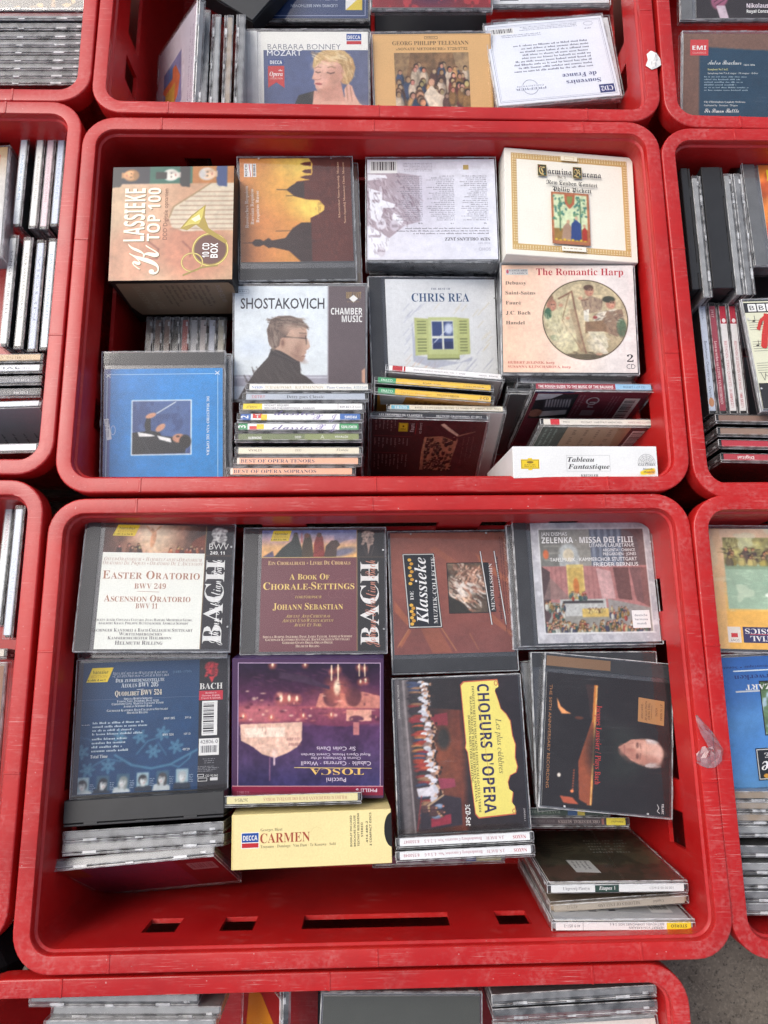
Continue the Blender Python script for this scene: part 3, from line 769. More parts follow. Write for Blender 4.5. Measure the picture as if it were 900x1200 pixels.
 'cr7c':(125,142,10,-0.4049,-0.3511,-0.1009,0.1,86.4,0.5),
 'cr7d':(142,125,10,-0.4072,-0.4151,-0.0260,-0.4,2.5,-1.9),
 'painting':(142,125,10,0.3953,-0.2902,-0.0324,-2.4,-4.2,-7.0),
 'blue':(142,125,10,0.3942,-0.4119,-0.0374,2.4,3.1,-0.6),
 'cr9e0':(142,125,10,0.3895,-0.4764,-0.0828,-0.1,92.6,-0.8),
 'cr9e1':(142,125,10,0.3894,-0.4855,-0.0827,-0.1,92.5,-0.9),
 'cr9e2':(142,125,10,0.3893,-0.4956,-0.0827,-0.1,92.5,-0.9),
 'cr9e3':(142,125,10,0.3891,-0.5060,-0.0826,-0.1,92.4,-0.9),
 'cr9e4':(142,125,10,0.3883,-0.5223,-0.0826,-0.1,92.5,-0.9),
 'cr9e5':(142,125,10,0.3877,-0.5368,-0.0826,-0.1,92.4,-0.9),
 'cr9e6':(142,125,10,0.3874,-0.5483,-0.0827,-0.1,92.7,-0.9),
 'cr9e7':(142,125,10,0.3872,-0.5593,-0.0827,-0.1,92.7,-0.9),
 'cr9e8':(142,125,10,0.3870,-0.5695,-0.0827,-0.1,92.6,-0.9),
 'cr10a':(142,125,10,-0.2225,-0.6306,-0.0820,-0.9,92.1,-0.1),
 'cr10b':(142,125,10,-0.2037,-0.6408,-0.0827,-1.0,91.7,-0.0),
 'cr10c':(142,125,10,-0.2064,-0.6482,-0.0760,-0.7,91.7,-0.1),
 'orangeface':(125,142,10,-0.1050,-0.7000,-0.0850,0.0,0.0,-66.0),
 'greybox':(142,125,24,0.0181,-0.7018,-0.0507,-2.1,-1.1,2.7),
 'cr10d':(142,125,10,0.1665,-0.6341,-0.0816,2.0,91.8,0.1),
 'cr10e':(142,125,10,0.1671,-0.6464,-0.0838,1.9,91.8,0.0),
 'cr10f':(142,125,10,0.1713,-0.7198,-0.0246,2.3,-7.6,-0.6),
 'under2':(142,125,14,0.0668,0.1281,-0.0818,-0.5,-0.5,-1.2),
 'under3':(125,142,10,-0.0768,0.1091,-0.0507,1.9,3.8,1.6),
 'under4':(142,125,10,0.2039,-0.2829,-0.0617,0.7,-2.1,1.3),
 'under5':(142,125,10,-0.2137,-0.2889,-0.0547,-0.1,-2.1,0.2),
 'under6':(125,142,10,-0.2093,-0.1125,-0.0562,1.1,5.0,1.2),
 'under7':(125,142,10,0.2110,-0.4235,-0.0750,4.0,0.0,-0.0),
}

# ------------------------------------------------------------------ printed designs
W_, K_ = (240, 240, 236), (22, 22, 24)
def yellow_badge(A, cx, cy, w, h):
    A.rect(cx-w/2, cy-h/2, cx+w/2, cy+h/2, (238, 205, 40)).frame(cx-w*.46, cy-h*.44, cx+w*.46, cy+h*.44, max(w, h)*.025, (120, 100, 30))
    A.ell(cx, cy-h*.12, w*.10, h*.12, (110, 90, 25), 14); A.rows(cx-w*.3, cy+h*.08, cx+w*.3, cy+h*.34, 2, (120, 95, 25), 5, .6, 'h', .1, 'c')
def skew_badge(A, x0, y0, x1, y1, sk):
    A.quad((x0+sk, y0), (x1+sk, y0), (x1, y1), (x0, y1), (240, 210, 45))
    m = (x0+x1+sk)/2; h = y1-y0
    A.txt('hänssler', m+sk*.15, y0+h*.42, h*.26, (x1-x0)*.72, (70, 62, 30), 's', 0, 'c')
    A.txt('EDITION', m-sk*.1, y0+h*.70, h*.2, (x1-x0)*.74, (205, 165, 30), 's', 0, 'c'); A.rows(x0+sk*.25, y0+h*.78, x1-sk*.05, y0+h*.95, 1, (120, 100, 30), 2, .6, 'h', .1)
def decca(A, x0, y0, x1, y1):
    h = y1-y0
    A.rect(x0, y0, x1, y1, W_).rect(x0+h*.04, y0+h*.04, x1-h*.04, y0+h*.62, (35, 75, 150)).rect(x0+h*.04, y0+h*.67, x1-h*.04, y1-h*.04, (190, 40, 45))
    A.txt('DECCA', (x0+x1)/2, y0+h*.5, h*.3, (x1-x0)*.8, W_, 'sb', 0, 'c')

def art_klassieke():
    A = Art(125, 125, (155, 150, 772, 765))
    P = A.pic(155, 150, 772, 765, .8)
    P.grad([(0, (196, 164, 130)), (.25, (206, 170, 138)), (.6, (198, 150, 116)), (1, (186, 146, 112))], 0)
    P.ell(250, 640, 130, 170, (190, 112, 84), 20, .3, .45); P.ell(560, 600, 190, 150, (182, 102, 78), 10, .35, .6)
    P.noise(.10, 60, 3); P.poly([(448, 430), (470, 370), (560, 310), (660, 240), (772, 235), (772, 500), (520, 505), (462, 480)], (205, 190, 165))
    for i in range(9): P.line([(455+max(0, 140-i*30)*.9, 290+i*25), (772, 292+i*25)], 5, (150, 110, 85), .8)
    P.line([(448, 430), (470, 370), (560, 310), (660, 240)], 7, (150, 120, 80))
    P.line([(350, 560), (400, 600), (395, 650), (350, 650)], 8, (110, 50, 40), .6); P.line([(520, 560), (560, 600), (560, 640)], 7, (110, 45, 35), .6)
    P.rect(155, 150, 772, 242, (30, 30, 45)); P.rect(342, 150, 560, 242, (25, 90, 75)); P.rect(560, 150, 772, 242, (170, 105, 45))
    P.bust(245, 196, 36, 90, (225, 165, 110), (150, 105, 60), (35, 35, 40)); P.bust(455, 196, 36, -90, (225, 215, 200), (215, 210, 200), (25, 22, 30)); P.rect(375, 180, 430, 218, (22, 20, 24))
    P.bust(640, 192, 38, -90, (225, 185, 150), (190, 185, 180), (35, 60, 110)); P.noise(.06, 20, 8)
    P.done()
    A.ell(660, 605, 84, 84, (96, 52, 44)).ring(660, 605, 86, 84, 13, (150, 125, 50)).ring(660, 605, 88, 86, 5, (225, 205, 110))
    A.ring(570, 672, 52, 48, 8, (165, 140, 60)).ring(570, 672, 53, 49, 3, (225, 205, 120))
    A.poly([(505, 490), (560, 420), (632, 362), (628, 430), (650, 490), (745, 560), (735, 575), (640, 515), (585, 470), (540, 500)], (165, 140, 45))
    A.poly([(520, 482), (565, 425), (625, 372), (616, 430), (600, 465), (560, 468)], (205, 190, 85)).poly([(560, 440), (600, 415), (608, 440), (580, 455)], (245, 240, 190))
    A.line([(525, 742), (620, 700), (700, 690)], 9, (150, 125, 50))
    A.txt('10 CD', 655, 648, 34, 78, W_, 'sb', 90).txt('BOX', 698, 650, 36, 80, W_, 'sb', 90)
    for dx, c in ((4, (120, 90, 60)), (0, (250, 242, 215))):
        A.txt('LASSIEKE', 325+dx, 556+dx, 102, 288, c, 'sb', 90); A.txt('TOP 100', 402+dx, 556+dx, 62, 290, c, 'sb', 90)
        A.txt('K', 402+dx, 735+dx, 175, 165, c, 'scr', 90)
    A.txt('DDD Digitale opnamen', 440, 550, 22, 278, (120, 70, 50), 's', 90)
    return A
def art_klassieke_side():
    A = Art(125, 83, (0, 0, 125, 83), (34, 30, 28)); A.poly([(5, 5), (120, 5), (123, 12), (121, 80), (8, 80), (3, 60)], (152, 126, 100))
    A.txt('KLASSIEKE', 27, 66, 7, 55, (165, 145, 118), 'sb', 90).txt('TOP 100', 40, 66, 7, 42, (165, 145, 118), 'sb', 90); A.rows(48, 10, 100, 62, 9, (95, 78, 60), 4, .4, 'v', .4)
    A.txt('10 CD BOX', 110, 50, 5, 40, (170, 155, 150), 's', 90); return A
def art_russian():
    A = Art(119, 118, (90, 122, 697, 668)); P = A.pic(90, 122, 697, 668)
    P.grad([(0, (205, 125, 75)), (.45, (220, 150, 75)), (.75, (190, 110, 50)), (1, (120, 60, 40))], 0)
    P.ell(430, 250, 230, 130, (235, 185, 80), 0, .7, .8); P.ell(480, 390, 110, 70, (250, 215, 100), 20, .6); P.ell(420, 160, 120, 60, (240, 205, 95), 0, .6)
    D = (92, 42, 34); D2 = (58, 40, 38)
    P.poly([(430, 122), (697, 122), (697, 668), (470, 668), (470, 440), (515, 420), (545, 400), (548, 378), (520, 346), (450, 342), (385, 325), (345, 290), (385, 262), (400, 246), (470, 238), (486, 200), (488, 150), (470, 122)], D)
    for y, l in ((152, 420), (192, 430), (224, 418)): P.poly([(l, y), (445, y-9), (480, y-12), (480, y+12), (445, y+9)], D)
    P.poly([(100, 568), (150, 566), (168, 550), (195, 550), (212, 560), (240, 543), (258, 556), (330, 545), (372, 492), (420, 464), (472, 464), (472, 668), (412, 668), (350, 612), (262, 592), (240, 596), (212, 578), (190, 588), (165, 585), (150, 570)], D2)
    P.poly([(342, 290), (370, 268), (405, 250), (440, 246), (440, 335), (400, 328), (370, 312)], D2); P.line([(290, 288), (345, 290)], 4, D2); P.line([(340, 322), (385, 322)], 3, D2); P.line([(280, 508), (365, 506)], 3, D2)
    P.strands(590, 400, 90, 250, 90, 120, ((112, 56, 44), (70, 32, 28), (128, 66, 50)), .1, 5, 3, .1, .45); P.strands(600, 300, 90, 160, 0, 60, ((112, 56, 44), (66, 30, 28)), .2, 4, 5, .1, .4); P.strands(430, 570, 60, 60, 0, 30, ((80, 56, 52), (44, 30, 30)), .5, 4, 6, .3, .5); P.noise(.06, 45, 4); P.poly([(90, 122), (420, 122), (330, 290), (440, 440), (330, 540), (90, 560)], (230, 160, 80), .12); P.done()
    for i, (t, y0, y1) in enumerate((('Russisches Requiem', 490, 268), ('Russian Requiem', 472, 284), ('Requiem Russe', 462, 294))): A.txt(t, 134+29*i, y0, 18, y0-y1, (245, 232, 215), 'b', 90, 'l', -.02)
    A.txt('Klosterchor Nowo-Spasskij, Moskau', 632, 440, 11, 298, (205, 160, 130), 'b', 90).txt('Novo-Spasskij Monastery Choir, Moscow', 662, 470, 11, 326, (205, 160, 130), 'b', 90)
    A.rect(114, 150, 158, 221, W_).txt('KOCH', 132, 217, 13, 62, K_, 'sb', 90).line([(142, 152), (150, 219)], 4, (200, 40, 50)); A.bars(162, 150, 180, 221, ax='y'); return A
def art_neworleans():
    A = Art(138, 119, (52, 108, 732, 652)); P = A.pic(52, 108, 732, 652)
    P.grad([(0, (226, 224, 232)), (1, (226, 228, 238))], 0); P.poly([(52, 185), (240, 185), (330, 200), (330, 450), (250, 470), (140, 560), (52, 470)], (138, 112, 120), .6)
    P.ell(330, 330, 120, 150, (190, 184, 198), 0, .6, .6)
    WW = (238, 238, 244)
    P.strands(190, 330, 150, 150, 60, 160, ((214, 210, 220), (150, 128, 138), (176, 160, 170), (100, 76, 86)), .25, 5, 3, .5, .6)
    P.poly([(55, 190), (150, 195), (160, 212), (55, 225)], WW); P.poly([(60, 265), (130, 290), (135, 400), (110, 460), (70, 430)], WW); P.ell(125, 460, 26, 32, (225, 220, 228)); P.ell(195, 470, 24, 30, (205, 196, 206))
    P.poly([(130, 330), (200, 355), (190, 375), (135, 375)], WW); P.poly([(60, 470), (110, 500), (170, 540), (160, 600), (120, 640), (60, 640)], WW); P.ell(125, 610, 22, 26, (215, 208, 216)); P.poly([(190, 400), (245, 440), (230, 470), (180, 430)], WW)
    for x0, y0, x1, y1 in ((85, 290, 120, 300), (75, 330, 118, 345), (108, 450, 140, 465), (60, 520, 120, 535), (105, 600, 145, 612), (180, 465, 210, 480), (100, 210, 150, 216)): P.rect(x0, y0, x1, y1, (150, 135, 145), .7)
    P.strands(110, 420, 70, 220, 70, 120, ((226, 224, 232), (160, 146, 156), (120, 98, 108), (244, 244, 248)), .16, 4, 9, .5, .7); P.strands(230, 420, 70, 60, 30, 40, ((236, 236, 242), (150, 130, 140)), .4, 4, 12, .5, .7); P.noise(.04, 25, 4); P.done(.015); A.bars(66, 115, 212, 184)
    for x0, x1, sd in ((195, 345, 1), (365, 515, 2), (540, 690, 3)): A.rows(x0, 198, x1, 448, 24, (120, 118, 132), sd, .42, 'h', .5, 'r'); A.rows(x1-25, 455, x1, 466, 1, (90, 88, 100), sd)
    A.rows(232, 128, 400, 178, 6, (150, 146, 158), 8, .4, 'h', .3, 'r'); A.rows(180, 482, 690, 524, 3, (105, 102, 115), 9, .4, 'h', .3, 'r')
    A.txt('NEW ORLEANS JAZZ', 695, 536, 17, 238, (45, 45, 60), 'b', 180).txt('SOHO', 695, 590, 17, 62, (165, 165, 180), 's', 180).txt('4CD SET', 695, 562, 9, 66, (165, 165, 180), 's', 180); A.rect(564, 140, 593, 166, (190, 165, 100)); return A
def art_carmina():
    A = Art(141, 124, (0, 0, 700, 590), (240, 236, 222)); G = (205, 172, 112)
    for k, (a, b) in enumerate(((27, 27), (34, 34))): pass
    for (a, b, c, d) in ((32, 24, 668, 58), (32, 530, 668, 564), (32, 24, 62, 564), (638, 24, 668, 564)): A.rect(a, b, c, d, G)
    L2 = (238, 226, 196)                                       # the key pattern of the gold border
    for i in range(44):
        x = 36+i*14.4
        if not 300 < x < 390: A.rect(x, 30, x+8, 33, L2).rect(x+3, 38, x+6, 52, L2)
        A.rect(x, 556, x+8, 559, L2).rect(x+3, 538, x+6, 551, L2)
    for i in range(33):
        y = 62+i*14.2; A.rect(38, y, 41, y+8, L2).rect(46, y+3, 58, y+6, L2).rect(659, y, 662, y+8, L2).rect(643, y+3, 655, y+6, L2)
    A.rect(300, 26, 390, 56, (238, 230, 205)).frame(318, 32, 372, 50, 2, G); A.rect(290, 534, 420, 560, (240, 236, 222)).rows(300, 540, 410, 554, 1, (170, 140, 95), 4)
    for x, ch in ((172, 'C'), (363, 'B')): A.rect(x, 88, x+48, 152, (52, 56, 46)).frame(x, 88, x+48, 152, 3, (150, 130, 70)).txt(ch, x+24, 146, 44, 34, (205, 180, 120), 'fr', 0, 'c'); A.ell(x+10, 100, 5, 5, (130, 60, 45), 10).ell(x+38, 140, 5, 5, (60, 100, 90), 10)
    A.txt('armina', 226, 138, 32, 132, (35, 35, 45), 'fr').txt('urana', 414, 142, 32, 104, (35, 35, 45), 'fr').txt('Vol. I', 300, 160, 14, 46, (90, 80, 60), 'fr', 0, 'c')
    A.txt('New London Consort', 355, 196, 22, 278, (40, 38, 40), 'fr', 0, 'c').txt('Philip Pickett', 355, 232, 24, 212, (40, 38, 40), 'fr', 0, 'c')
    P = A.pic(240, 238, 444, 524, .7).fill((176, 112, 80)); P.rect(252, 250, 432, 512, (206, 218, 176)); P.rect(252, 440, 432, 512, (150, 118, 66)); P.noise(.1, 14, 5)
    for x in (285, 395):
        P.line([(x, 450), (x, 270)], 7, (90, 120, 90))
        for i in range(34):
            r = random.Random(i+x); P.ell(x+r.uniform(-36, 36), 262+r.uniform(0, 130), 8, 5, r.choice(((86, 138, 118), (110, 150, 110), (70, 120, 110))), r.uniform(0, 180))
    P.poly([(310, 250), (368, 250), (364, 300), (338, 330), (314, 300)], (180, 100, 70)); P.poly([(324, 258), (356, 258), (352, 292), (338, 308), (326, 292)], (130, 140, 80))
    P.poly([(290, 500), (300, 430), (325, 400), (345, 430), (352, 505)], (168, 138, 116)); P.ell(328, 400, 9, 11, (196, 160, 128)); P.poly([(340, 500), (345, 410), (370, 385), (395, 410), (398, 500)], (54, 74, 128)); P.ell(372, 378, 9, 11, (206, 176, 146)); P.poly([(400, 500), (402, 440), (415, 425), (428, 440), (428, 500)], (168, 60, 50)); P.ell(414, 418, 8, 9, (200, 160, 130))
    for i in range(8): P.ell(262+i*22, 500+(i % 2)*5, 8, 6, (214, 180, 60))
    P.rect(240, 505, 444, 524, (176, 112, 80), .9); P.done(); return A
def art_shosta():
    A = Art(138, 119, (72, 68, 840, 668)); P = A.pic(72, 68, 840, 668)
    P.fill((232, 240, 243)); P.ell(170, 390, 90, 40, (214, 226, 240), 0, .8, .7); P.rect(72, 540, 630, 600, (170, 168, 180)); P.rect(72, 548, 630, 556, (205, 206, 215)); P.rect(72, 600, 300, 668, (205, 212, 222))
    sk = (196, 160, 138)
    P.poly([(95, 668), (130, 610), (200, 515), (270, 445), (290, 398), (340, 400), (400, 430), (458, 470), (462, 530), (505, 552), (560, 600), (625, 610), (740, 622), (832, 582), (840, 668)], (68, 58, 56))
    P.poly([(268, 330), (266, 298), (292, 250), (330, 232), (400, 228), (462, 248), (492, 285), (500, 318), (497, 340), (518, 388), (505, 402), (494, 408), (495, 422), (484, 432), (488, 445), (470, 470), (440, 462), (400, 445), (350, 420), (300, 412), (275, 370)], sk)
    P.poly([(262, 300), (285, 245), (330, 226), (400, 224), (470, 245), (512, 300), (480, 285), (440, 290), (400, 300), (372, 340), (350, 345), (335, 385), (300, 405), (275, 372)], (112, 92, 82))
    P.ell(356, 368, 17, 28, (182, 142, 122)); P.ell(356, 368, 9, 16, (140, 104, 88)); P.ell(440, 400, 26, 34, (150, 112, 96), 20, .6, .7); P.ell(470, 330, 20, 10, (150, 112, 98), 0, .5, .7); P.line([(368, 336), (495, 345)], 5, (70, 55, 50)); P.line([(490, 330), (496, 375)], 5, (70, 55, 50)); P.line([(470, 440), (490, 438)], 4, (120, 75, 66))
    P.poly([(290, 398), (345, 412), (400, 440), (455, 470), (430, 480), (330, 440), (285, 430)], (52, 44, 44)); P.strands(380, 262, 110, 34, 8, 90, ((140, 120, 106), (84, 66, 58), (168, 150, 136), (100, 82, 72)), .5, 4, 3); P.strands(305, 330, 36, 70, 72, 70, ((146, 126, 112), (88, 70, 62), (164, 146, 132)), .5, 4, 4); P.strands(490, 290, 24, 12, 35, 12, ((84, 66, 58), (120, 100, 88)), .9, 3, 6)
    P.ell(420, 300, 60, 26, (210, 176, 154), 8, .6, .7); P.ell(420, 370, 26, 40, (214, 178, 156), 10, .7, .6); P.ell(450, 450, 46, 16, (150, 112, 96), 25, .5, .6); P.ell(505, 375, 8, 22, (220, 186, 164), 0, .5, .7); P.line([(430, 385), (448, 425)], 3, (150, 110, 94), .7); P.line([(400, 420), (440, 440)], 3, (150, 110, 94), .6); P.line([(380, 300), (480, 300)], 2, (166, 130, 112), .6); P.line([(390, 286), (470, 284)], 2, (166, 130, 112), .5); P.line([(455, 316), (492, 318)], 5, (96, 76, 66), .8)
    P.strands(330, 560, 190, 90, 60, 60, ((84, 74, 70), (54, 46, 44), (92, 82, 78)), .35, 7, 9, .4, .5); P.strands(600, 620, 180, 22, 10, 24, ((84, 74, 70), (50, 42, 40)), .3, 6, 10, .3, .5); P.line([(285, 405), (330, 425), (430, 470)], 7, (94, 82, 78), .7); P.line([(420, 608), (560, 616)], 6, (150, 110, 80))
    P.rect(622, 68, 840, 610, (98, 84, 88)); P.poly([(622, 612), (740, 625), (832, 586), (840, 668), (622, 668)], (60, 52, 50)); P.noise(.03, 22, 7); P.rect(618, 68, 624, 600, (175, 172, 178)); P.poly([(820, 515), (840, 500), (840, 585), (822, 575)], (205, 160, 135)); P.done(.03)
    A.txt('SHOSTAKOVICH', 108, 187, 56, 492, (38, 46, 58), 's', 0, 'l', .014).txt('CHAMBER', 822, 218, 34, 184, W_, 'sb', 0, 'r').txt('MUSIC', 822, 258, 34, 120, W_, 'sb', 0, 'r')
    A.txt('BRILLIANT', 770, 132, 34, 88, (170, 140, 80), 'b', 0, 'c').poly([(770, 114), (796, 133), (770, 154), (744, 133)], (235, 235, 230)).rows(734, 146, 812, 156, 1, (150, 125, 80), 4); A.frame(92, 86, 158, 106, 2, (150, 155, 165)).rows(98, 92, 152, 102, 1, (140, 145, 155), 3); return A
def art_rea():
    A = Art(121, 119, (116, 76, 802, 676)); P = A.pic(116, 76, 802, 676); P.fill((236, 238, 238)); r = random.Random(5)
    for i in range(120):
        x, y = r.uniform(215, 740), r.uniform(230, 600); c = (150, 155, 185) if (x < 330 or y > 480) else (225, 195, 130)
        if y > 500 and x < 440: c = (225, 160, 110)
        if 270 < x < 650 and 270 < y < 520: continue
        P.line([(x, y), (x+38, y-38)], 2.5, c, .5)
    P.poly([(270, 300), (300, 490), (560, 530), (640, 500), (640, 520), (400, 560), (270, 520)], (170, 175, 195), .6); G = (200, 206, 138)
    for x0, x1 in ((286, 374), (552, 632)):
        P.poly([(x0, 284), (x1, 290), (x1, 484), (x0, 490)], G)
        for k in range(11): P.rect(x0+16, 302+k*16, x1-16, 308+k*16, (120, 130, 80))
        P.rect(x0+14, 382, x1-14, 392, G)
    P.rect(372, 282, 554, 484, (206, 214, 150)); P.rect(390, 300, 530, 458, (232, 234, 222))
    for a, b, c, d in ((395, 306, 458, 384), (468, 306, 525, 384), (395, 398, 456, 455), (468, 398, 525, 455)): P.rect(a, b, c, d, (64, 80, 128))
    P.ell(500, 345, 26, 30, (210, 220, 240), 0, .3); P.line([(395, 430), (520, 320)], 5, (225, 230, 240)); P.rect(395, 420, 456, 455, (40, 48, 84), .6); P.rect(468, 415, 525, 455, (40, 48, 84), .6); P.rect(360, 484, 562, 512, (190, 198, 130)); P.rect(360, 506, 562, 514, (110, 116, 80)); P.noise(.03, 14, 2); P.done(.012)
    A.txt('THE BEST OF', 460, 133, 11, 124, (70, 90, 120), 'b', 0, 'c', -.02).txt('CHRIS REA', 457, 197, 46, 362, (52, 84, 124), 'b', 0, 'c', -.008).txt('NEW LIGHT THROUGH OLD WINDOWS', 548, 662, 12, 240, (90, 100, 115), 's', 0, 'c'); return A
def art_harp():
    A = Art(138, 119, (83, 83, 787, 657)); P = A.pic(83, 83, 787, 657)
    P.grad([(0, (248, 206, 176)), (.3, (247, 213, 188)), (.55, (244, 226, 212)), (.8, (236, 228, 222)), (1, (232, 226, 222))], 0); P.noise(.02, 60, 2)  # fade to pale rightwards: the lid's sky reflection painted into the print
    P.ell(522, 377, 227, 214, (120, 105, 80), 0, .004); m = np.hypot((P.X-522)/222, (P.Y-377)/209) < 1; keep = P.c.copy()
    P.grad([(0, (190, 175, 138)), (.5, (206, 190, 154)), (1, (164, 146, 112))], 1); P.noise(.14, 26, 9)
    P.ell(345, 300, 26, 34, (176, 120, 96)); P.ell(330, 262, 26, 22, (150, 110, 86)); P.poly([(305, 350), (380, 320), (440, 310), (430, 340), (390, 390), (400, 440), (470, 450), (480, 540), (420, 560), (400, 470), (320, 420)], (206, 198, 158)); P.ell(326, 345, 20, 30, (60, 96, 70)); P.ell(360, 474, 26, 16, (92, 114, 86)); P.ell(410, 520, 40, 34, (196, 186, 146))
    P.line([(385, 265), (440, 235), (455, 225), (470, 320), (500, 470), (520, 555)], 9, (140, 104, 78)); P.line([(440, 240), (400, 380), (500, 545)], 5, (150, 120, 90)); P.poly([(440, 320), (470, 320), (520, 550), (490, 550)], (150, 122, 94), .6)
    for k in range(6): P.line([(405+k*9, 300), (460+k*8, 440+k*14)], 1.5, (200, 186, 150), .7)
    P.ell(548, 222, 24, 30, (186, 130, 104)); P.ell(545, 205, 27, 16, (90, 66, 50)); P.poly([(500, 270), (560, 250), (620, 270), (610, 330), (520, 350)], (166, 142, 118)); P.ell(400, 470, 60, 70, (222, 212, 176), 20, .5, .8); P.ell(580, 500, 40, 50, (228, 220, 196), 20, .5, .8); P.poly([(515, 330), (545, 320), (540, 390), (515, 380)], (220, 216, 200))
    P.ell(660, 290, 26, 30, (190, 136, 112)); P.ell(650, 268, 34, 18, (64, 66, 50)); P.poly([(590, 340), (680, 320), (715, 330), (650, 380), (560, 390)], (216, 208, 190)); P.poly([(640, 330), (720, 320), (735, 420), (690, 470), (620, 440), (600, 400)], (146, 120, 98)); P.poly([(520, 390), (620, 380), (640, 440), (520, 450)], (140, 110, 82)); P.ell(712, 420, 26, 50, (88, 112, 84))
    P.poly([(530, 440), (620, 440), (640, 520), (600, 560), (560, 480)], (212, 204, 176)); P.poly([(560, 470), (590, 480), (640, 555), (610, 560)], (222, 212, 190)); P.poly([(340, 560), (700, 560), (620, 600), (420, 600)], (96, 84, 62)); P.ell(575, 365, 12, 8, (170, 70, 66)); P.strands(360, 420, 70, 100, 70, 60, ((226, 220, 186), (160, 150, 112), (190, 182, 146)), .3, 4, 5, .5, .6); P.strands(590, 490, 60, 50, 50, 40, ((232, 226, 204), (170, 160, 130)), .35, 4, 6, .5, .6); P.strands(650, 360, 80, 40, -12, 40, ((226, 220, 206), (150, 132, 112), (96, 78, 64)), .35, 4, 7, .4, .6); P.strands(560, 300, 60, 40, 80, 30, ((160, 136, 116), (100, 82, 70)), .4, 4, 8, .4, .6); P.strands(680, 430, 50, 60, 60, 36, ((110, 88, 72), (170, 144, 120)), .35, 4, 9, .4, .6); P.strands(480, 570, 140, 24, 0, 40, ((120, 104, 78), (70, 60, 44)), .2, 4, 10, .3, .6)
    for x, y in ((345, 300), (548, 222), (660, 290)): P.ell(x+6, y+4, 12, 16, (208, 158, 130), 0, .5, .8); P.ell(x+2, y-4, 4, 3, (80, 52, 42)); P.ell(x+14, y-4, 4, 3, (80, 52, 42)); P.ell(x+8, y+14, 5, 2.5, (150, 80, 70))
    P.line([(505, 275), (540, 268)], 4, (120, 80, 56)); P.ell(395, 300, 12, 9, (200, 150, 122)); P.ell(430, 370, 10, 8, (200, 150, 122)); P.ell(500, 262, 12, 8, (200, 150, 122)); P.ell(590, 560, 18, 7, (190, 150, 124)); P.noise(.16, 12, 21)
    P.c = np.where(m[..., None], P.c, keep); P.done(); A.ring(522, 377, 225, 212, 4, (90, 76, 56), 60)
    A.txt('The Romantic Harp', 268, 137, 38, 466, (188, 52, 62), 'b').rect(104, 104, 224, 136, (205, 205, 202)).txt('VANGUARD', 170, 117, 10, 96, (90, 90, 98), 'b', 0, 'c').txt('CLASSICS', 180, 132, 10, 80, (90, 90, 98), 'b', 0, 'c').ell(114, 118, 7, 11, (190, 70, 90), 12)
    for t, y, L in (('Debussy', 189, 112), ('Saint-Saëns', 243, 160), ('Fauré', 297, 82), ('J.C. Bach', 351, 132), ('Handel', 404, 100)): A.txt(t, 101, y, 19, L, (74, 60, 60), 'b')
    A.txt('HUBERT JELINEK, harp', 107, 612, 13, 246, (200, 84, 74), 'b').txt('SUSANNA KLINCHAROVA, harp', 107, 634, 13, 330, (200, 84, 74), 'b').txt('2', 750, 600, 38, 34, K_, 'b', 0, 'c', -.01).txt('CD', 752, 637, 26, 46, (90, 90, 92), 's', 0, 'c', -.012); return A
def art_maestro():
    A = Art(119, 121, (95, 488, 745, 1112)); P = A.pic(95, 488, 745, 1112); P.grad([(0, (66, 84, 150)), (.05, (70, 90, 160)), (.06, (36, 130, 204)), (1, (30, 136, 206))], 0); P.noise(.03, 90, 4)
    P.rect(246, 656, 575, 950, (225, 235, 242)); P.rect(252, 662, 569, 944, (52, 76, 128)); P.blot(.5, 50, (78, 108, 160), 8, .7, .2, (252, 662, 569, 944))
    k2 = (24, 26, 34); P.poly([(252, 830), (330, 822), (420, 850), (520, 860), (545, 880), (540, 940), (252, 944)], k2); P.poly([(330, 745), (350, 745), (352, 820), (400, 830), (410, 850), (330, 850), (318, 790)], k2); P.poly([(280, 826), (360, 840), (380, 850), (290, 852)], W_); P.ell(352, 740, 30, 13, (206, 150, 120), -18); P.ell(405, 805, 30, 16, (206, 150, 120), -35); P.poly([(385, 845), (460, 862), (466, 885), (400, 868)], W_); P.ell(506, 862, 36, 24, (196, 140, 112), 0); P.ell(540, 880, 32, 36, (28, 24, 26)); P.ell(500, 852, 10, 5, (60, 40, 36)); P.line([(385, 728), (488, 668)], 5, (235, 235, 230)); P.line([(310, 870), (350, 940)], 3, (70, 74, 84)); P.done()
    wl = (170, 205, 230)
    A.line([(112, 518), (718, 518)], 3, wl).line([(718, 518), (718, 1100)], 3, wl).line([(112, 518), (112, 1100)], 3, wl)
    for x, y in ((118, 524), (716, 514), (716, 1090)): A.line([(x-12, y-10), (x+12, y+10)], 3, W_).line([(x-12, y+10), (x+12, y-10)], 3, W_)
    A.txt('DE MAESTRO VAN DE OPERA', 657, 640, 15, 315, (225, 235, 240), 'b', -90); A.quad((98, 756), (122, 752), (142, 862), (116, 868), (215, 218, 226)).rows(106, 762, 132, 860, 2, (90, 90, 130), 4, .5, 'v', .1).ring(148, 815, 12, 24, 3, (190, 205, 225)); return A
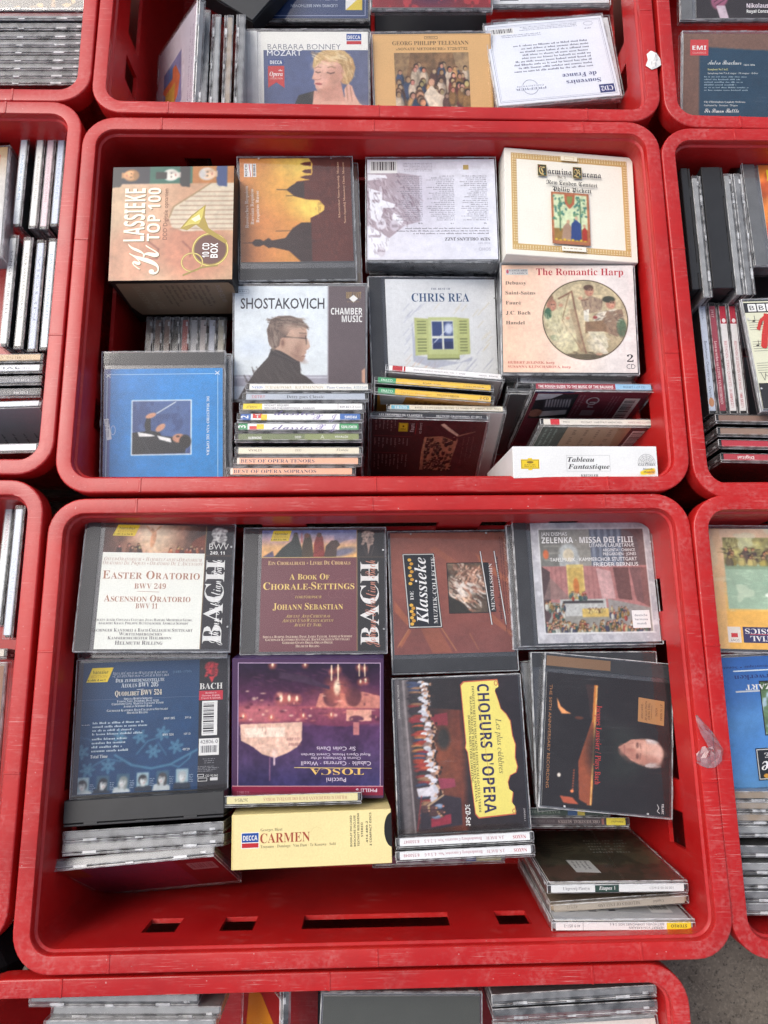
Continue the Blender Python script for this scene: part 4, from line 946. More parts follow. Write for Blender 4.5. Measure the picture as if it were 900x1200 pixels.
def art_tableau():
    A = Art(139, 30, (125, 380, 815, 528), (232, 232, 230)); A.rect(160, 440, 248, 486, (232, 200, 46)).frame(163, 443, 245, 483, 2, (130, 105, 40)).rect(194, 434, 214, 440, (232, 200, 46)).rect(194, 486, 214, 492, (232, 200, 46)).ell(204, 454, 16, 6, (140, 112, 40), 16).rows(176, 464, 232, 478, 2, (140, 112, 40), 3, .5, 'h', .1, 'c')
    A.frame(378, 421, 588, 498, 1.6, (190, 190, 190)).txt('Tableau', 384, 452, 23, 128, K_, 'bi').txt('Fantastique', 384, 486, 23, 200, K_, 'bi').txt('KREISLER', 486, 524, 12, 84, (90, 90, 90), 'b', 0, 'c')
    for r_ in (42, 34, 26, 18): A.ring(764, 462, r_, r_*1.1, 1.5, (130, 130, 130), 20, 180, 360)
    for k in range(7): q = math.radians(180+k*30); A.line([(764, 462), (764+42*math.cos(q), 462+46*math.sin(q))], 1.2, (130, 130, 130))
    A.txt('GALLERIA', 764, 472, 9, 84, (100, 100, 104), 'b', 0, 'c'); P = A.pic(724, 482, 806, 520, .6).fill((232, 232, 230)); P.poly([(728, 502), (760, 488), (800, 484), (804, 500), (770, 514), (734, 516)], (238, 206, 50)); P.poly([(760, 500), (800, 490), (802, 512), (770, 516)], (226, 150, 50), .7);  P.poly([(724, 482), (728, 520), (732, 500)], (232, 232, 230)); P.done(); A.txt('Digitally', 768, 492, 9, 50, (80, 80, 90), 'bi', 0, 'c').txt('Mastered', 772, 506, 9, 56, (80, 80, 90), 'bi', 0, 'c'); return A
def bach_head(P, cx, cy, k, light, dark, coat):
    mid = [l*.62+d*.38 for l, d in zip(light, dark)]; r = random.Random(int(cx))
    if coat:
        P.poly([(cx-k*1.5, cy+k*2.7), (cx-k*1.2, cy+k*1.35), (cx-k*.3, cy+k*.9), (cx+k*.4, cy+k*.9), (cx+k*1.3, cy+k*1.35), (cx+k*1.6, cy+k*2.7)], [v*.8 for v in dark])
        P.poly([(cx-k*.2, cy+k*.85), (cx+k*.35, cy+k*.85), (cx+k*.18, cy+k*1.7), (cx, cy+k*2.6), (cx-k*.06, cy+k*1.6)], light, .85); P.line([(cx-k*.6, cy+k*1.2), (cx-k*.2, cy+k*2.6)], k*.08, mid, .6); P.line([(cx+k*.8, cy+k*1.2), (cx+k*.4, cy+k*2.6)], k*.08, mid, .6)
    P.ell(cx-k*.08, cy-k*.5, k*.82, k*.55, mid)
    for i in range(9):
        y = -.62+i*.19
        for sg, w in ((-1, .62+.12*math.sin(i)), (1, .58+.10*math.cos(i*1.3))):
            P.ell(cx+sg*k*w, cy+k*y, k*.25, k*.15, light if (i+sg) % 2 else mid, r.uniform(-30, 30)); P.ell(cx+sg*k*w, cy+k*(y+.05), k*.16, k*.05, dark, r.uniform(-20, 20), .3, .55)
    for i in range(6): P.ell(cx-k*.6+k*.24*i, cy-k*(.72+.14*math.sin(i*1.2)), k*.2, k*.13, light if i % 2 else mid, r.uniform(-40, 40))
    P.ell(cx+k*.02, cy+k*.1, k*.46, k*.74, light); P.ell(cx+k*.28, cy+k*.18, k*.2, k*.6, dark, 0, .5, .45); P.ell(cx-k*.12, cy-k*.3, k*.3, k*.16, light)
    for sg in (-1, 1): P.ell(cx+k*.03+sg*k*.2, cy-k*.02, k*.11, k*.055, dark); P.line([(cx+k*.03+sg*k*.33, cy-k*.14), (cx+k*.03+sg*k*.1, cy-k*.16)], k*.07, dark, .8)
    P.line([(cx+k*.05, cy), (cx+k*.09, cy+k*.3), (cx-k*.04, cy+k*.33)], k*.07, dark, .7); P.line([(cx-k*.12, cy+k*.5), (cx+k*.22, cy+k*.5)], k*.07, dark, .85); P.ell(cx+k*.05, cy+k*.68, k*.2, k*.06, dark, 0, .5, .4)
def script_scrawl(A, X0, Y0, X1, Y1, t, col): A.txt(t, (X0+X1)/2+(X1-X0)*.22, Y1, (X1-X0)*.5, Y1-Y0, col, 'scr', 90, 'l', -.016)
def art_easter():
    A = Art(121, 119, (145, 55, 797, 692), (238, 240, 230)); P = A.pic(145, 55, 656, 203); P.grad([(0, (70, 44, 40)), (.3, (170, 120, 96)), (.5, (235, 200, 165)), (.75, (150, 110, 90)), (1, (70, 50, 46))], 0); P.noise(.25, 60, 3); P.ell(385, 100, 90, 60, (246, 225, 195), 0, .7, .9); P.ell(390, 130, 14, 46, (226, 170, 130), 8); P.ell(384, 84, 9, 11, (190, 140, 110)); P.line([(355, 62), (385, 100), (425, 60)], 8, (220, 170, 130)); P.ell(345, 150, 26, 10, (230, 195, 160), -20); P.poly([(560, 190), (600, 130), (656, 100), (656, 203), (540, 203)], (120, 66, 50)); P.crowd(480, 165, 640, 190, 12, 16, ((150, 70, 50), (90, 60, 60), (190, 110, 70)), 3); P.crowd(220, 160, 330, 185, 7, 18, ((60, 40, 40), (120, 80, 60)), 5); P.noise(.14, 20, 9); P.done(); skew_badge(A, 186, 57, 296, 115, 24)
    B = A.pic(656, 55, 797, 692); B.fill((44, 42, 46)); B.rect(640, 212, 800, 215, (160, 130, 90)); B.rect(656, 55, 659, 692, (160, 130, 90)); bach_head(B, 728, 108, 44, (226, 226, 222), (52, 48, 52), False); B.done()
    A.txt('BWV', 727, 180, 32, 100, (220, 220, 216), 's', 0, 'c', -.012).txt('249, 11', 720, 207, 17, 74, W_, 'sb', 0, 'c').txt('BACH', 762, 664, 98, 428, (228, 228, 224), 'b', 90, 'l', -.014); script_scrawl(A, 662, 235, 780, 672, 'Johann Sebastian Bach', (242, 242, 238))
    C = (176, 124, 100); A.caps('Oster-Oratorium + Himmelfahrts-Oratorium', 400, 246, 19, 490, C, 'i').caps('Oratorio De Pâques + Oratorio De L’Ascension', 400, 267, 19, 500, C, 'i').caps('Easter Oratorio', 398, 340, 43, 486, C).caps('BWV 249', 394, 390, 28, 158, C).line([(330, 403), (440, 406)], 2, C).caps('Ascension Oratorio', 386, 456, 34, 428, C).caps('BWV 11', 384, 490, 26, 110, C)
    D = (84, 76, 74); A.caps('Arleen Augér, Costanza Cuccaro, Julia Hamari, Mechthild Georg,', 375, 553, 13, 480, D).caps('Adalbert Kraus, Philippe Huttenlocher, Andreas Schmidt', 375, 570, 13, 440, D).caps('Gächinger Kantorei & Bach-Collegium Stuttgart', 370, 606, 17, 496, D).caps('Württembergisches', 365, 625, 16, 210, D).caps('Kammerorchester Heilbronn', 362, 644, 16, 310, D).caps('Helmuth Rilling', 360, 670, 20, 232, D); return A
def art_chorale():
    A = Art(121, 119, (172, 92, 828, 740), (112, 62, 70)); P = A.pic(172, 92, 680, 242); P.grad([(0, (120, 130, 180)), (.35, (206, 168, 170)), (.62, (240, 190, 130)), (1, (240, 180, 110))], 1); P.poly([(560, 180), (620, 150), (680, 140), (680, 92), (172, 92), (172, 110), (560, 120)], (110, 120, 170), .5); P.ell(600, 215, 80, 22, (90, 100, 140), -12, .4, .8)
    P.poly([(235, 242), (280, 190), (330, 150), (345, 110), (362, 112), (372, 150), (385, 190), (392, 242)], (42, 50, 48)); P.poly([(385, 242), (388, 180), (400, 130), (410, 112), (430, 115), (440, 150), (450, 242)], (70, 56, 40)); P.poly([(448, 242), (450, 170), (462, 130), (480, 112), (498, 130), (505, 190), (512, 242)], (140, 52, 46)); P.poly([(505, 242), (515, 180), (545, 150), (575, 148), (592, 175), (575, 190), (570, 242)], (76, 58, 52)); P.ell(352, 118, 13, 13, (60, 40, 30)); P.ell(412, 122, 14, 13, (120, 60, 40)); P.ell(478, 120, 14, 13, (90, 48, 38)); P.poly([(172, 242), (230, 205), (240, 242)], (90, 80, 110)); P.line([(384, 110), (386, 160)], 4, (190, 50, 50)); P.noise(.16, 24, 4); P.done(); skew_badge(A, 216, 94, 314, 152, 16)
    B = A.pic(680, 92, 828, 740); B.fill((26, 24, 27)); B.rect(680, 92, 684, 740, (180, 140, 90)); B.rect(680, 240, 828, 243, (180, 140, 90)); bach_head(B, 742, 136, 38, (196, 166, 150), (46, 40, 42), True); B.done()
    A.txt('BACH', 797, 708, 100, 440, (230, 228, 224), 'b', 90, 'l', -.014); script_scrawl(A, 690, 260, 815, 720, 'Johann Sebastian Bach', (196, 130, 110)); A.rect(172, 240, 680, 243, (214, 184, 120)); Y = (236, 205, 120)
    for k in range(6): A.ring(560+(k % 3)*38, 380+(k//3)*60, 30, 22, 1.4, (140, 90, 92), 26, 20*k, 250+20*k); A.ring(400-(k % 3)*40, 430+(k//3)*20, 26, 18, 1.2, (134, 84, 88), 26, 30*k, 220+30*k)
    A.caps('Ein Choralbuch + Livre De Chorals', 428, 282, 22, 440, (236, 200, 140)).caps('A Book Of', 430, 362, 32, 214, Y).caps('Chorale-Settings', 428, 415, 40, 486, Y).caps('for/für/pour', 424, 462, 17, 140, Y, 'i').caps('Johann Sebastian', 424, 522, 36, 372, Y).caps('Advent And Christmas', 424, 564, 17, 234, Y, 'i').caps('Advent Und Weihnachten', 424, 587, 17, 270, Y, 'i').caps('Avent Et Noël', 424, 610, 17, 148, Y, 'i')
    E2 = (238, 214, 190); A.caps('Sibylla Rubens, Ingeborg Danz, James Taylor, Andreas Schmidt', 424, 669, 13, 466, E2).caps('Gächinger Kantorei Stuttgart, Bach-Collegium Stuttgart', 424, 684, 13, 440, E2).caps('Gerhard Gnann Orgel/Organ/Orgue', 424, 700, 13, 262, E2).caps('Helmuth Rilling', 424, 718, 13, 124, E2); return A
def art_mendel():
    A = Art(119, 121, (82, 122, 745, 795)); P = A.pic(82, 122, 745, 795); P.grad([(0, (150, 90, 74)), (.5, (138, 78, 66)), (1, (128, 74, 68))], 1); P.noise(.13, 200, 4); P.noise(.05, 8, 9)
    for pts, a in (([(90, 500), (180, 620), (160, 640), (90, 560)], .5), ([(110, 740), (170, 660), (180, 668), (120, 760)], .5), ([(230, 656), (330, 656), (400, 790), (290, 790)], .35), ([(330, 200), (470, 300), (460, 330), (300, 220)], .25), ([(560, 240), (740, 390), (740, 420), (600, 330)], .45), ([(630, 580), (745, 700), (740, 715), (620, 620)], .4)): P.poly(pts, (190, 112, 70), a)
    P.line([(345, 656), (420, 780)], 4, (214, 150, 90), .8); P.line([(165, 660), (100, 755)], 4, (214, 150, 90), .8); P.line([(500, 690), (545, 780)], 3, (200, 130, 80), .7)
    P.rect(395, 298, 622, 578, (92, 78, 64)); P.blot(.52, 40, (60, 52, 40), 12, 0) ; m = (P.X > 395) & (P.X < 622) & (P.Y > 298) & (P.Y < 578); k = P.c.copy(); P.noise(.5, 40, 33); P.ell(470, 430, 60, 90, (220, 206, 190), 20, .5); P.ell(540, 380, 70, 44, (196, 160, 140), 30, .4); P.ell(520, 440, 70, 26, (232, 224, 214), 15, .4); P.ell(560, 350, 34, 26, (186, 128, 100), 0, .4); P.ell(480, 500, 46, 22, (226, 190, 160), 10, .4); P.strands(510, 430, 110, 140, 40, 170, ((226, 206, 190), (190, 140, 116), (110, 76, 60), (236, 226, 216), (150, 104, 84), (70, 56, 46)), .28, 9, 8, .7, .75); P.strands(520, 360, 90, 50, 120, 50, ((206, 156, 130), (120, 84, 66), (90, 70, 54)), .35, 9, 18, .7, .7); P.poly([(395, 480), (470, 520), (520, 578), (395, 578)], (50, 46, 38)); P.noise(.2, 16, 40); P.c = np.where(m[..., None], P.c, k); P.done()
    A.quad((146, 240), (326, 240), (352, 655), (166, 655), (24, 28, 34)); A.line([(150, 245), (321, 245), (346, 649), (171, 649), (150, 245)], 5, (205, 205, 200))
    A.txt('Klassieke', 276, 632, 66, 370, (240, 240, 238), 'bi', 90, 'l', -.01).txt('DE', 200, 500, 20, 50, (220, 220, 218), 'b', 90, 'l', -.015).txt('MUZIEK-COLLECTIE', 328, 632, 22, 370, (225, 225, 222), 'b', 90, 'l', -.02)
    for y0, y1 in ((265, 420), (520, 640)):
        for k in range(7): A.ell(190+(k % 2)*10-5, y0+(y1-y0)*(k+.5)/7, 11, 9, (206, 150, 50) if k % 2 else (226, 178, 70), 10)
    A.frame(393, 296, 626, 580, 4, (30, 26, 26)).quad((598, 298), (634, 298), (658, 575), (612, 575), (26, 26, 28)).txt('MENDELSSOHN', 652, 568, 20, 265, (225, 222, 220), 'b', 90, 'l', -.02)
    for a, b in ((590, 628), (670, 708)): A.line([(a, 232), (b, 645)], 9, (34, 30, 30)).line([(a, 232), (b, 645)], 5, (226, 226, 224))
    A.txt('melodische meesterwerken', 690, 616, 17, 352, (52, 30, 36), 'b', 90, 'l', -.02); A.rows(706, 150, 732, 730, 2, (84, 48, 46), 4, .35, 'v', .2); return A
def art_zelenka():
    A = Art(121, 119, (135, 50, 800, 700)); P = A.pic(135, 50, 800, 700); P.fill((192, 192, 196)); P.noise(.10, 70, 3); P.blot(.62, 60, (166, 166, 174), 8, .55); P.blot(.64, 26, (224, 224, 226), 9, .5); P.rect(174, 82, 768, 652, (232, 232, 230))
    x0, y0, x1, y1 = 180, 88, 762, 646; m = (P.X > x0) & (P.X < x1) & (P.Y > y0) & (P.Y < y1); k = P.c.copy()
    P.rect(x0, y0, x1, y1, (150, 148, 140)); P.rect(x0, y0, 300, 290, (122, 122, 116)); P.ell(335, 235, 56, 70, (186, 192, 190)); P.rect(282, 235, 392, 290, (178, 182, 180)); P.ell(335, 230, 30, 36, (206, 196, 170)); P.rect(460, y0, 640, 300, (98, 106, 122)); 
    for q in range(5): P.rect(470+q*36, y0, 486+q*36, 320, (134, 142, 156)); P.rect(200, 100+q*38, 290, 108+q*38, (146, 146, 138))
    P.rect(640, y0, x1, 300, (112, 92, 92)); P.poly([(x0, 290), (762, 290), (762, 560), (560, 520), (x0, 480)], (176, 124, 120)); 
    for q in range(24): P.rect(x0+q*25, 295, x0+q*25+7, 470, (152, 100, 98), .6)
    P.rect(318, 282, 412, 470, (214, 192, 120)); P.rect(326, 300, 404, 470, (200, 172, 96)); P.ell(364, 400, 16, 46, (196, 120, 60)); P.poly([(575, 300), (660, 300), (665, 480), (590, 470)], (112, 76, 72)); P.poly([(665, 300), (762, 300), (762, 520), (690, 480)], (126, 90, 88)); P.poly([(x0, 290), (225, 320), (215, 560), (x0, 620)], (84, 66, 66)); P.poly([(480, 300), (560, 320), (575, 470), (500, 470)], (198, 160, 158)); P.poly([(225, 350), (330, 470), (x0, 470)], (140, 118, 112), .7)
    P.rect(270, 470, 520, 560, (190, 192, 188)); P.rect(285, 478, 505, 492, (64, 60, 60)); P.rect(385, 520, 530, 566, (206, 178, 100)); P.poly([(530, 470), (762, 520), (762, 600), (540, 600)], (150, 146, 142))
    pal = ((60, 84, 76), (160, 70, 56), (186, 172, 132), (70, 70, 92), (206, 206, 196), (150, 120, 70), (90, 110, 100)); P.crowd(190, 480, 290, 590, 34, 13, pal, 2); P.crowd(320, 430, 420, 456, 14, 11, pal, 4); P.crowd(540, 500, 640, 560, 22, 11, pal, 6); P.crowd(190, 585, 750, 640, 110, 16, pal, 7); P.crowd(420, 518, 520, 530, 16, 8, ((220, 200, 130), (120, 90, 50)), 9); P.ell(210, 225, 16, 26, (200, 110, 70)); P.noise(.12, 14, 12); P.c = np.where(m[..., None], P.c, k); P.done()
    for t, x, y, H, L, al in (('JAN DISMAS', 192, 122, 20, 144, 'l'), ('ZELENKA · MISSA DEI FILII', 192, 163, 32, 510, 'l'), ('LITANIÆ LAURETANÆ', 706, 187, 20, 250, 'r'), ('ARGENTA · CHANCE', 708, 212, 16, 180, 'r'), ('PRÉGARDIEN · JONES', 712, 234, 16, 184, 'r'), ('TAFELMUSIK · KAMMERCHOR STUTTGART', 714, 264, 20, 484, 'r'), ('FRIEDER BERNIUS', 718, 294, 22, 248, 'r')): A.txt(t, x, y, H, L, (244, 244, 242), 'sb' if 'ZEL' in t else 's', 0, al)
    A.rect(655, 534, 752, 628, (236, 236, 234))
    for i, t in enumerate(('deutsche', 'harmonia', 'mundi')): A.txt(t, 704, 566+i*22, 13, 70 if i < 2 else 52, (90, 96, 106), 's', 0, 'c')
    return A
def art_aeolus():
    A = Art(137, 118, (112, 42, 824, 668), (28, 66, 106)); A.rect(112, 42, 134, 668, (70, 66, 82)).rect(112, 222, 690, 224, (80, 100, 130)); A.rect(690, 42, 824, 668, (38, 36, 42))
    P = A.pic(134, 226, 688, 664, .8); P.grad([(0, (28, 68, 108)), (1, (26, 62, 104))], 1); P.noise(.06, 90, 4); B = (72, 122, 152)
    P.line([(300, 490), (380, 540), (470, 560), (560, 545), (688, 480)], 10, B); P.line([(560, 545), (600, 560), (650, 520), (660, 490)], 6, B); P.line([(330, 520), (260, 505), (210, 530), (170, 560)], 5, B); P.line([(400, 490), (450, 430), (520, 410)], 5, B); P.line([(540, 500), (500, 440)], 4, B); P.line([(134, 400), (180, 410), (210, 460)], 5, (60, 100, 132))
    for x, y in ((415, 408), (478, 480), (520, 396), (585, 462), (270, 540), (175, 555), (145, 470), (320, 400)):
        for i in range(6): q = math.radians(i*60+x); P.ell(x+20*math.cos(q), y+20*math.sin(q), 16, 7, (80, 130, 158), math.degrees(q), .1); P.ell(x+20*math.cos(q), y+20*math.sin(q), 9, 2, (40, 84, 118), math.degrees(q), .1)
    for i, x in enumerate((128, 220, 314, 404, 496, 588)):
        y = 588-i*4; P.rect(x, y, x+58, y+94, (150, 176, 186) if i in (0, 3, 5) else (58, 92, 116)); hr = ((60, 60, 66), (40, 46, 56), (130, 140, 140), (50, 50, 56), (70, 70, 72), (170, 176, 178))[i]
        P.bust(x+29, y+38, 22, (-6, 8, 10, -4, 5, 0)[i], (214, 220, 220), hr, (40, 50, 66) if i % 2 else (190, 200, 204), i in (1, 2, 4), 1 if i % 2 else -1)
    P.done()
    for i in range(6): A.rows(190+92*i, 620-i*5, 216+92*i, 660-i*5, 5, (150, 170, 185), i, .4)
    skew_badge(A, 150, 68, 250, 138, 26); T = (214, 220, 222)
    A.caps('Secular Cantatas + Weltliche Kantaten', 405, 104, 13, 262, T, 'i').caps('+ Cantates Profanes + Cantatas Seculares', 408, 118, 13, 270, T, 'i').txt('(1685–1750)', 606, 104, 11, 90, (90, 126, 156), 's', 0, 'c').caps('Der zufriedengestellte', 405, 142, 19, 234, T).caps('Aeolus BWV 205', 405, 168, 23, 178, T).line([(390, 180), (424, 179)], 2, T).caps('Quodlibet BWV 524', 400, 208, 26, 224, (238, 226, 200))
    for t, y, L in (('Sibylla Rubens Soprano', 228, 134), ('Yvonne Naef, Ingeborg Danz Alto', 240, 200), ('Christoph Genz, Marcus Ullmann Tenor', 252, 246), ('Andreas Schmidt Bass', 265, 136), ('Gächinger Kantorei, Bach-Collegium Stuttgart', 283, 290), ('Helmuth Rilling', 296, 100)): A.caps(t, 398, y, 11, L, T, 'b')
    A.rows(190, 330, 450, 400, 4, (190, 206, 216), 3, .4); A.rows(190, 405, 410, 480, 4, (190, 206, 216), 5, .4); A.txt('Total Time', 186, 500, 15, 80, T, 'b').txt('BWV 205', 524, 330, 10, 52, T, 'b').txt('BWV 524', 520, 408, 10, 52, T, 'b').txt('39\'16', 624, 330, 10, 30, T, 's').txt('10\'13', 622, 408, 10, 30, T, 's').txt('48\'29', 616, 482, 11, 34, T, 's').rows(140, 340, 182, 346, 1, T, 4)
    P = A.pic(692, 44, 822, 160, .6).fill((38, 36, 42)); bach_head(P, 750, 92, 36, (206, 52, 62), (60, 34, 40), False); P.poly([(735, 128), (765, 128), (752, 160)], (206, 52, 62)); P.done(); A.txt('BACH', 748, 190, 30, 112, (236, 234, 230), 'b', 0, 'c', -.012).rect(690, 198, 806, 244, (196, 44, 62))
    for i, t in enumerate(('Booklet in', 'German, English,', 'French & Spanish')): A.txt(t, 748, 212+i*13, 8, (52, 88, 92)[i], (240, 220, 220), 's', 0, 'c')
    A.bars(706, 248, 780, 415, ax='y').rect(694, 430, 790, 510, (232, 232, 228)).txt('42806 0', 742, 454, 18, 84, (70, 70, 76), 's', 0, 'c').bars(698, 460, 786, 508); A.rows(712, 524, 776, 552, 3, (150, 150, 156), 4, .4, 'h', .3, 'c').rows(690, 560, 798, 590, 4, (160, 160, 166), 6, .4); A.frame(690, 598, 720, 612, 2, W_).txt('CD 92.062', 758, 612, 10, 60, W_, 's', 0, 'c').frame(692, 616, 736, 632, 2, W_).rect(750, 616, 786, 630, (220, 220, 220)); return A
def art_tosca():
    A = Art(141, 129, (62, 48, 802, 712), (78, 52, 84)); P = A.pic(92, 70, 785, 655)
    P.grad([(0, (40, 28, 50)), (.3, (92, 48, 76)), (.45, (150, 76, 92)), (.52, (84, 52, 88)), (.8, (76, 58, 94)), (1, (58, 54, 100))], 1); P.noise(.2, 60, 5); P.rect(92, 275, 785, 350, (150, 74, 92)); P.ell(200, 310, 130, 50, (200, 116, 120), 0, .5, .8); P.poly([(100, 362), (405, 350), (402, 440), (380, 470), (330, 500), (270, 522), (210, 505), (165, 470), (105, 440)], (232, 190, 168)); P.poly([(120, 380), (320, 375), (320, 420), (125, 425)], (250, 226, 205)); P.ell(270, 500, 14, 22, (240, 205, 190)); P.line([(246, 520), (246, 630)], 3, (190, 130, 160)); P.line([(268, 520), (268, 555)], 8, (225, 195, 205))
    for i in range(9): P.rect(330+i*8, 425, 333+i*8, 440, (140, 90, 90)); P.rect(340+i*7, 450, 343+i*7, 464, (140, 90, 90))
    P.poly([(405, 285), (785, 285), (785, 350), (620, 372), (480, 366), (405, 340)], (120, 60, 86)); P.rect(620, 290, 745, 345, (226, 170, 150)); P.ell(670, 335, 36, 16, (90, 54, 76)); P.rect(655, 352, 684, 412, (190, 120, 120)); P.poly([(470, 280), (490, 215), (545, 205), (620, 215), (700, 205), (785, 225), (785, 285)], (196, 130, 118)); P.ell(548, 232, 42, 46, (60, 36, 52)); P.ell(655, 228, 40, 48, (60, 36, 52))
    for x, y, k in ((115, 325, 9), (253, 330, 8), (410, 322, 8), (547, 318, 8), (300, 240, 16), (340, 240, 14), (378, 242, 12), (575, 190, 30), (548, 110, 8), (580, 100, 9), (682, 90, 8), (710, 95, 8), (715, 155, 9), (690, 160, 8), (258, 78, 10), (418, 78, 8)): P.ell(x, y, k*1.5, k*1.6, (235, 130, 100), 0, .8, .7); P.ell(x, y-4, k*.5, k*1.1, (255, 238, 205), 0, .4)
    rr = random.Random(7)
    for _ in range(60): x, y = rr.uniform(95, 780), rr.choice((rr.uniform(285, 348), rr.uniform(200, 290))); P.ell(x, y, rr.uniform(3, 16), rr.uniform(2, 8), rr.choice(((236, 170, 150), (90, 44, 62), (206, 120, 116), (60, 34, 54), (250, 215, 190))), 0, .5, .7)
    P.strands(250, 410, 150, 46, 90, 90, ((250, 226, 208), (190, 140, 124), (226, 180, 160)), .16, 3, 3, .1, .6); P.strands(260, 470, 90, 26, 0, 40, ((206, 160, 146), (244, 214, 196)), .2, 3, 5, .1, .6); P.strands(440, 150, 300, 60, 12, 60, ((60, 42, 62), (110, 70, 90), (40, 28, 44)), .15, 4, 6, .1, .6)
    P.ell(600, 260, 150, 60, (226, 130, 110), 0, .8, .4); P.line([(548, 80), (548, 150)], 6, (255, 225, 190)); P.line([(580, 75), (580, 150)], 6, (255, 225, 190)); P.line([(684, 70), (684, 130)], 5, (255, 225, 190)); P.line([(710, 72), (712, 130)], 5, (255, 225, 190)); P.poly([(290, 110), (420, 130), (540, 180), (540, 195), (400, 160), (290, 140)], (70, 50, 70)); P.noise(.14, 14, 11); P.done()
    A.frame(88, 66, 789, 700, 3, (196, 170, 200)).rect(62, 658, 802, 700, (138, 36, 66)).rect(62, 655, 802, 659, (205, 150, 160)); T = (226, 210, 226)
    A.txt('PHILIPS', 772, 668, 16, 104, T, 'sb', 180).txt('Puccini', 620, 616, 20, 96, T, 'sb', 180, 'l', -.02).txt('TOSCA', 706, 572, 31, 262, (232, 192, 110), 'b', 180, 'l', -.012).line([(366, 568), (745, 571)], 3, (232, 200, 130)).txt('Caballé · Carreras · Wixell', 742, 538, 20, 342, T, 's', 180).txt('Chorus & Orchestra of the', 692, 517, 13, 244, T, 's', 180).txt('Royal Opera House, Covent Garden', 738, 500, 13, 338, T, 's', 180).txt('Sir Colin Davis', 666, 468, 19, 190, T, 's', 180); A.txt('412 885-2', 146, 680, 10, 60, (190, 120, 140), 's', 180); return A
def art_carmen():
    A = Art(141, 45, (60, 145, 835, 382), (238, 222, 160)); decca(A, 104, 222, 190, 292); R = (168, 72, 52)
    A.txt('Georges Bizet', 197, 219, 13, 106, (110, 96, 70), 'b', 0, 'l', -.022).txt('CARMEN', 195, 271, 43, 242, R, 'b', 0, 'l', -.01).txt('Troyanos · Domingo · Van Dam · Te Kanawa · Solti', 197, 293, 13, 366, (110, 96, 70), 'b', 0, 'l', -.022)
    for i, (t, L) in enumerate((('BOOKLET ENCLOSED', 138), ('BROCHURE INCLUSE', 138), ('TEXTHEFT BEILIEGEND', 148), ('STEREO', 64), ('414 489-2', 96), ('3 COMPACT DISCS', 148))): A.txt(t, 643+i*18+(6 if i > 3 else 0), (303, 303, 303, 262, 288, 303)[i], 10, L, (84, 78, 62), 'sb', 90)
    A.ring(470, 240, 30, 30, 1.2, (215, 198, 136), 20, 200, 320); A.rect(60, 145, 64, 382, (226, 205, 130)); return A
def art_carmen_side():
    A = Art(140, 118, (0, 0, 140, 118), (76, 40, 28)); P = A.pic(2, 2, 138, 60, 1.).fill((110, 58, 36)); P.noise(.4, 20, 3); P.blot(.55, 12, (60, 30, 22), 6, .7); P.done(); A.rect(6, 1, 60, 3, (190, 170, 130)); return A
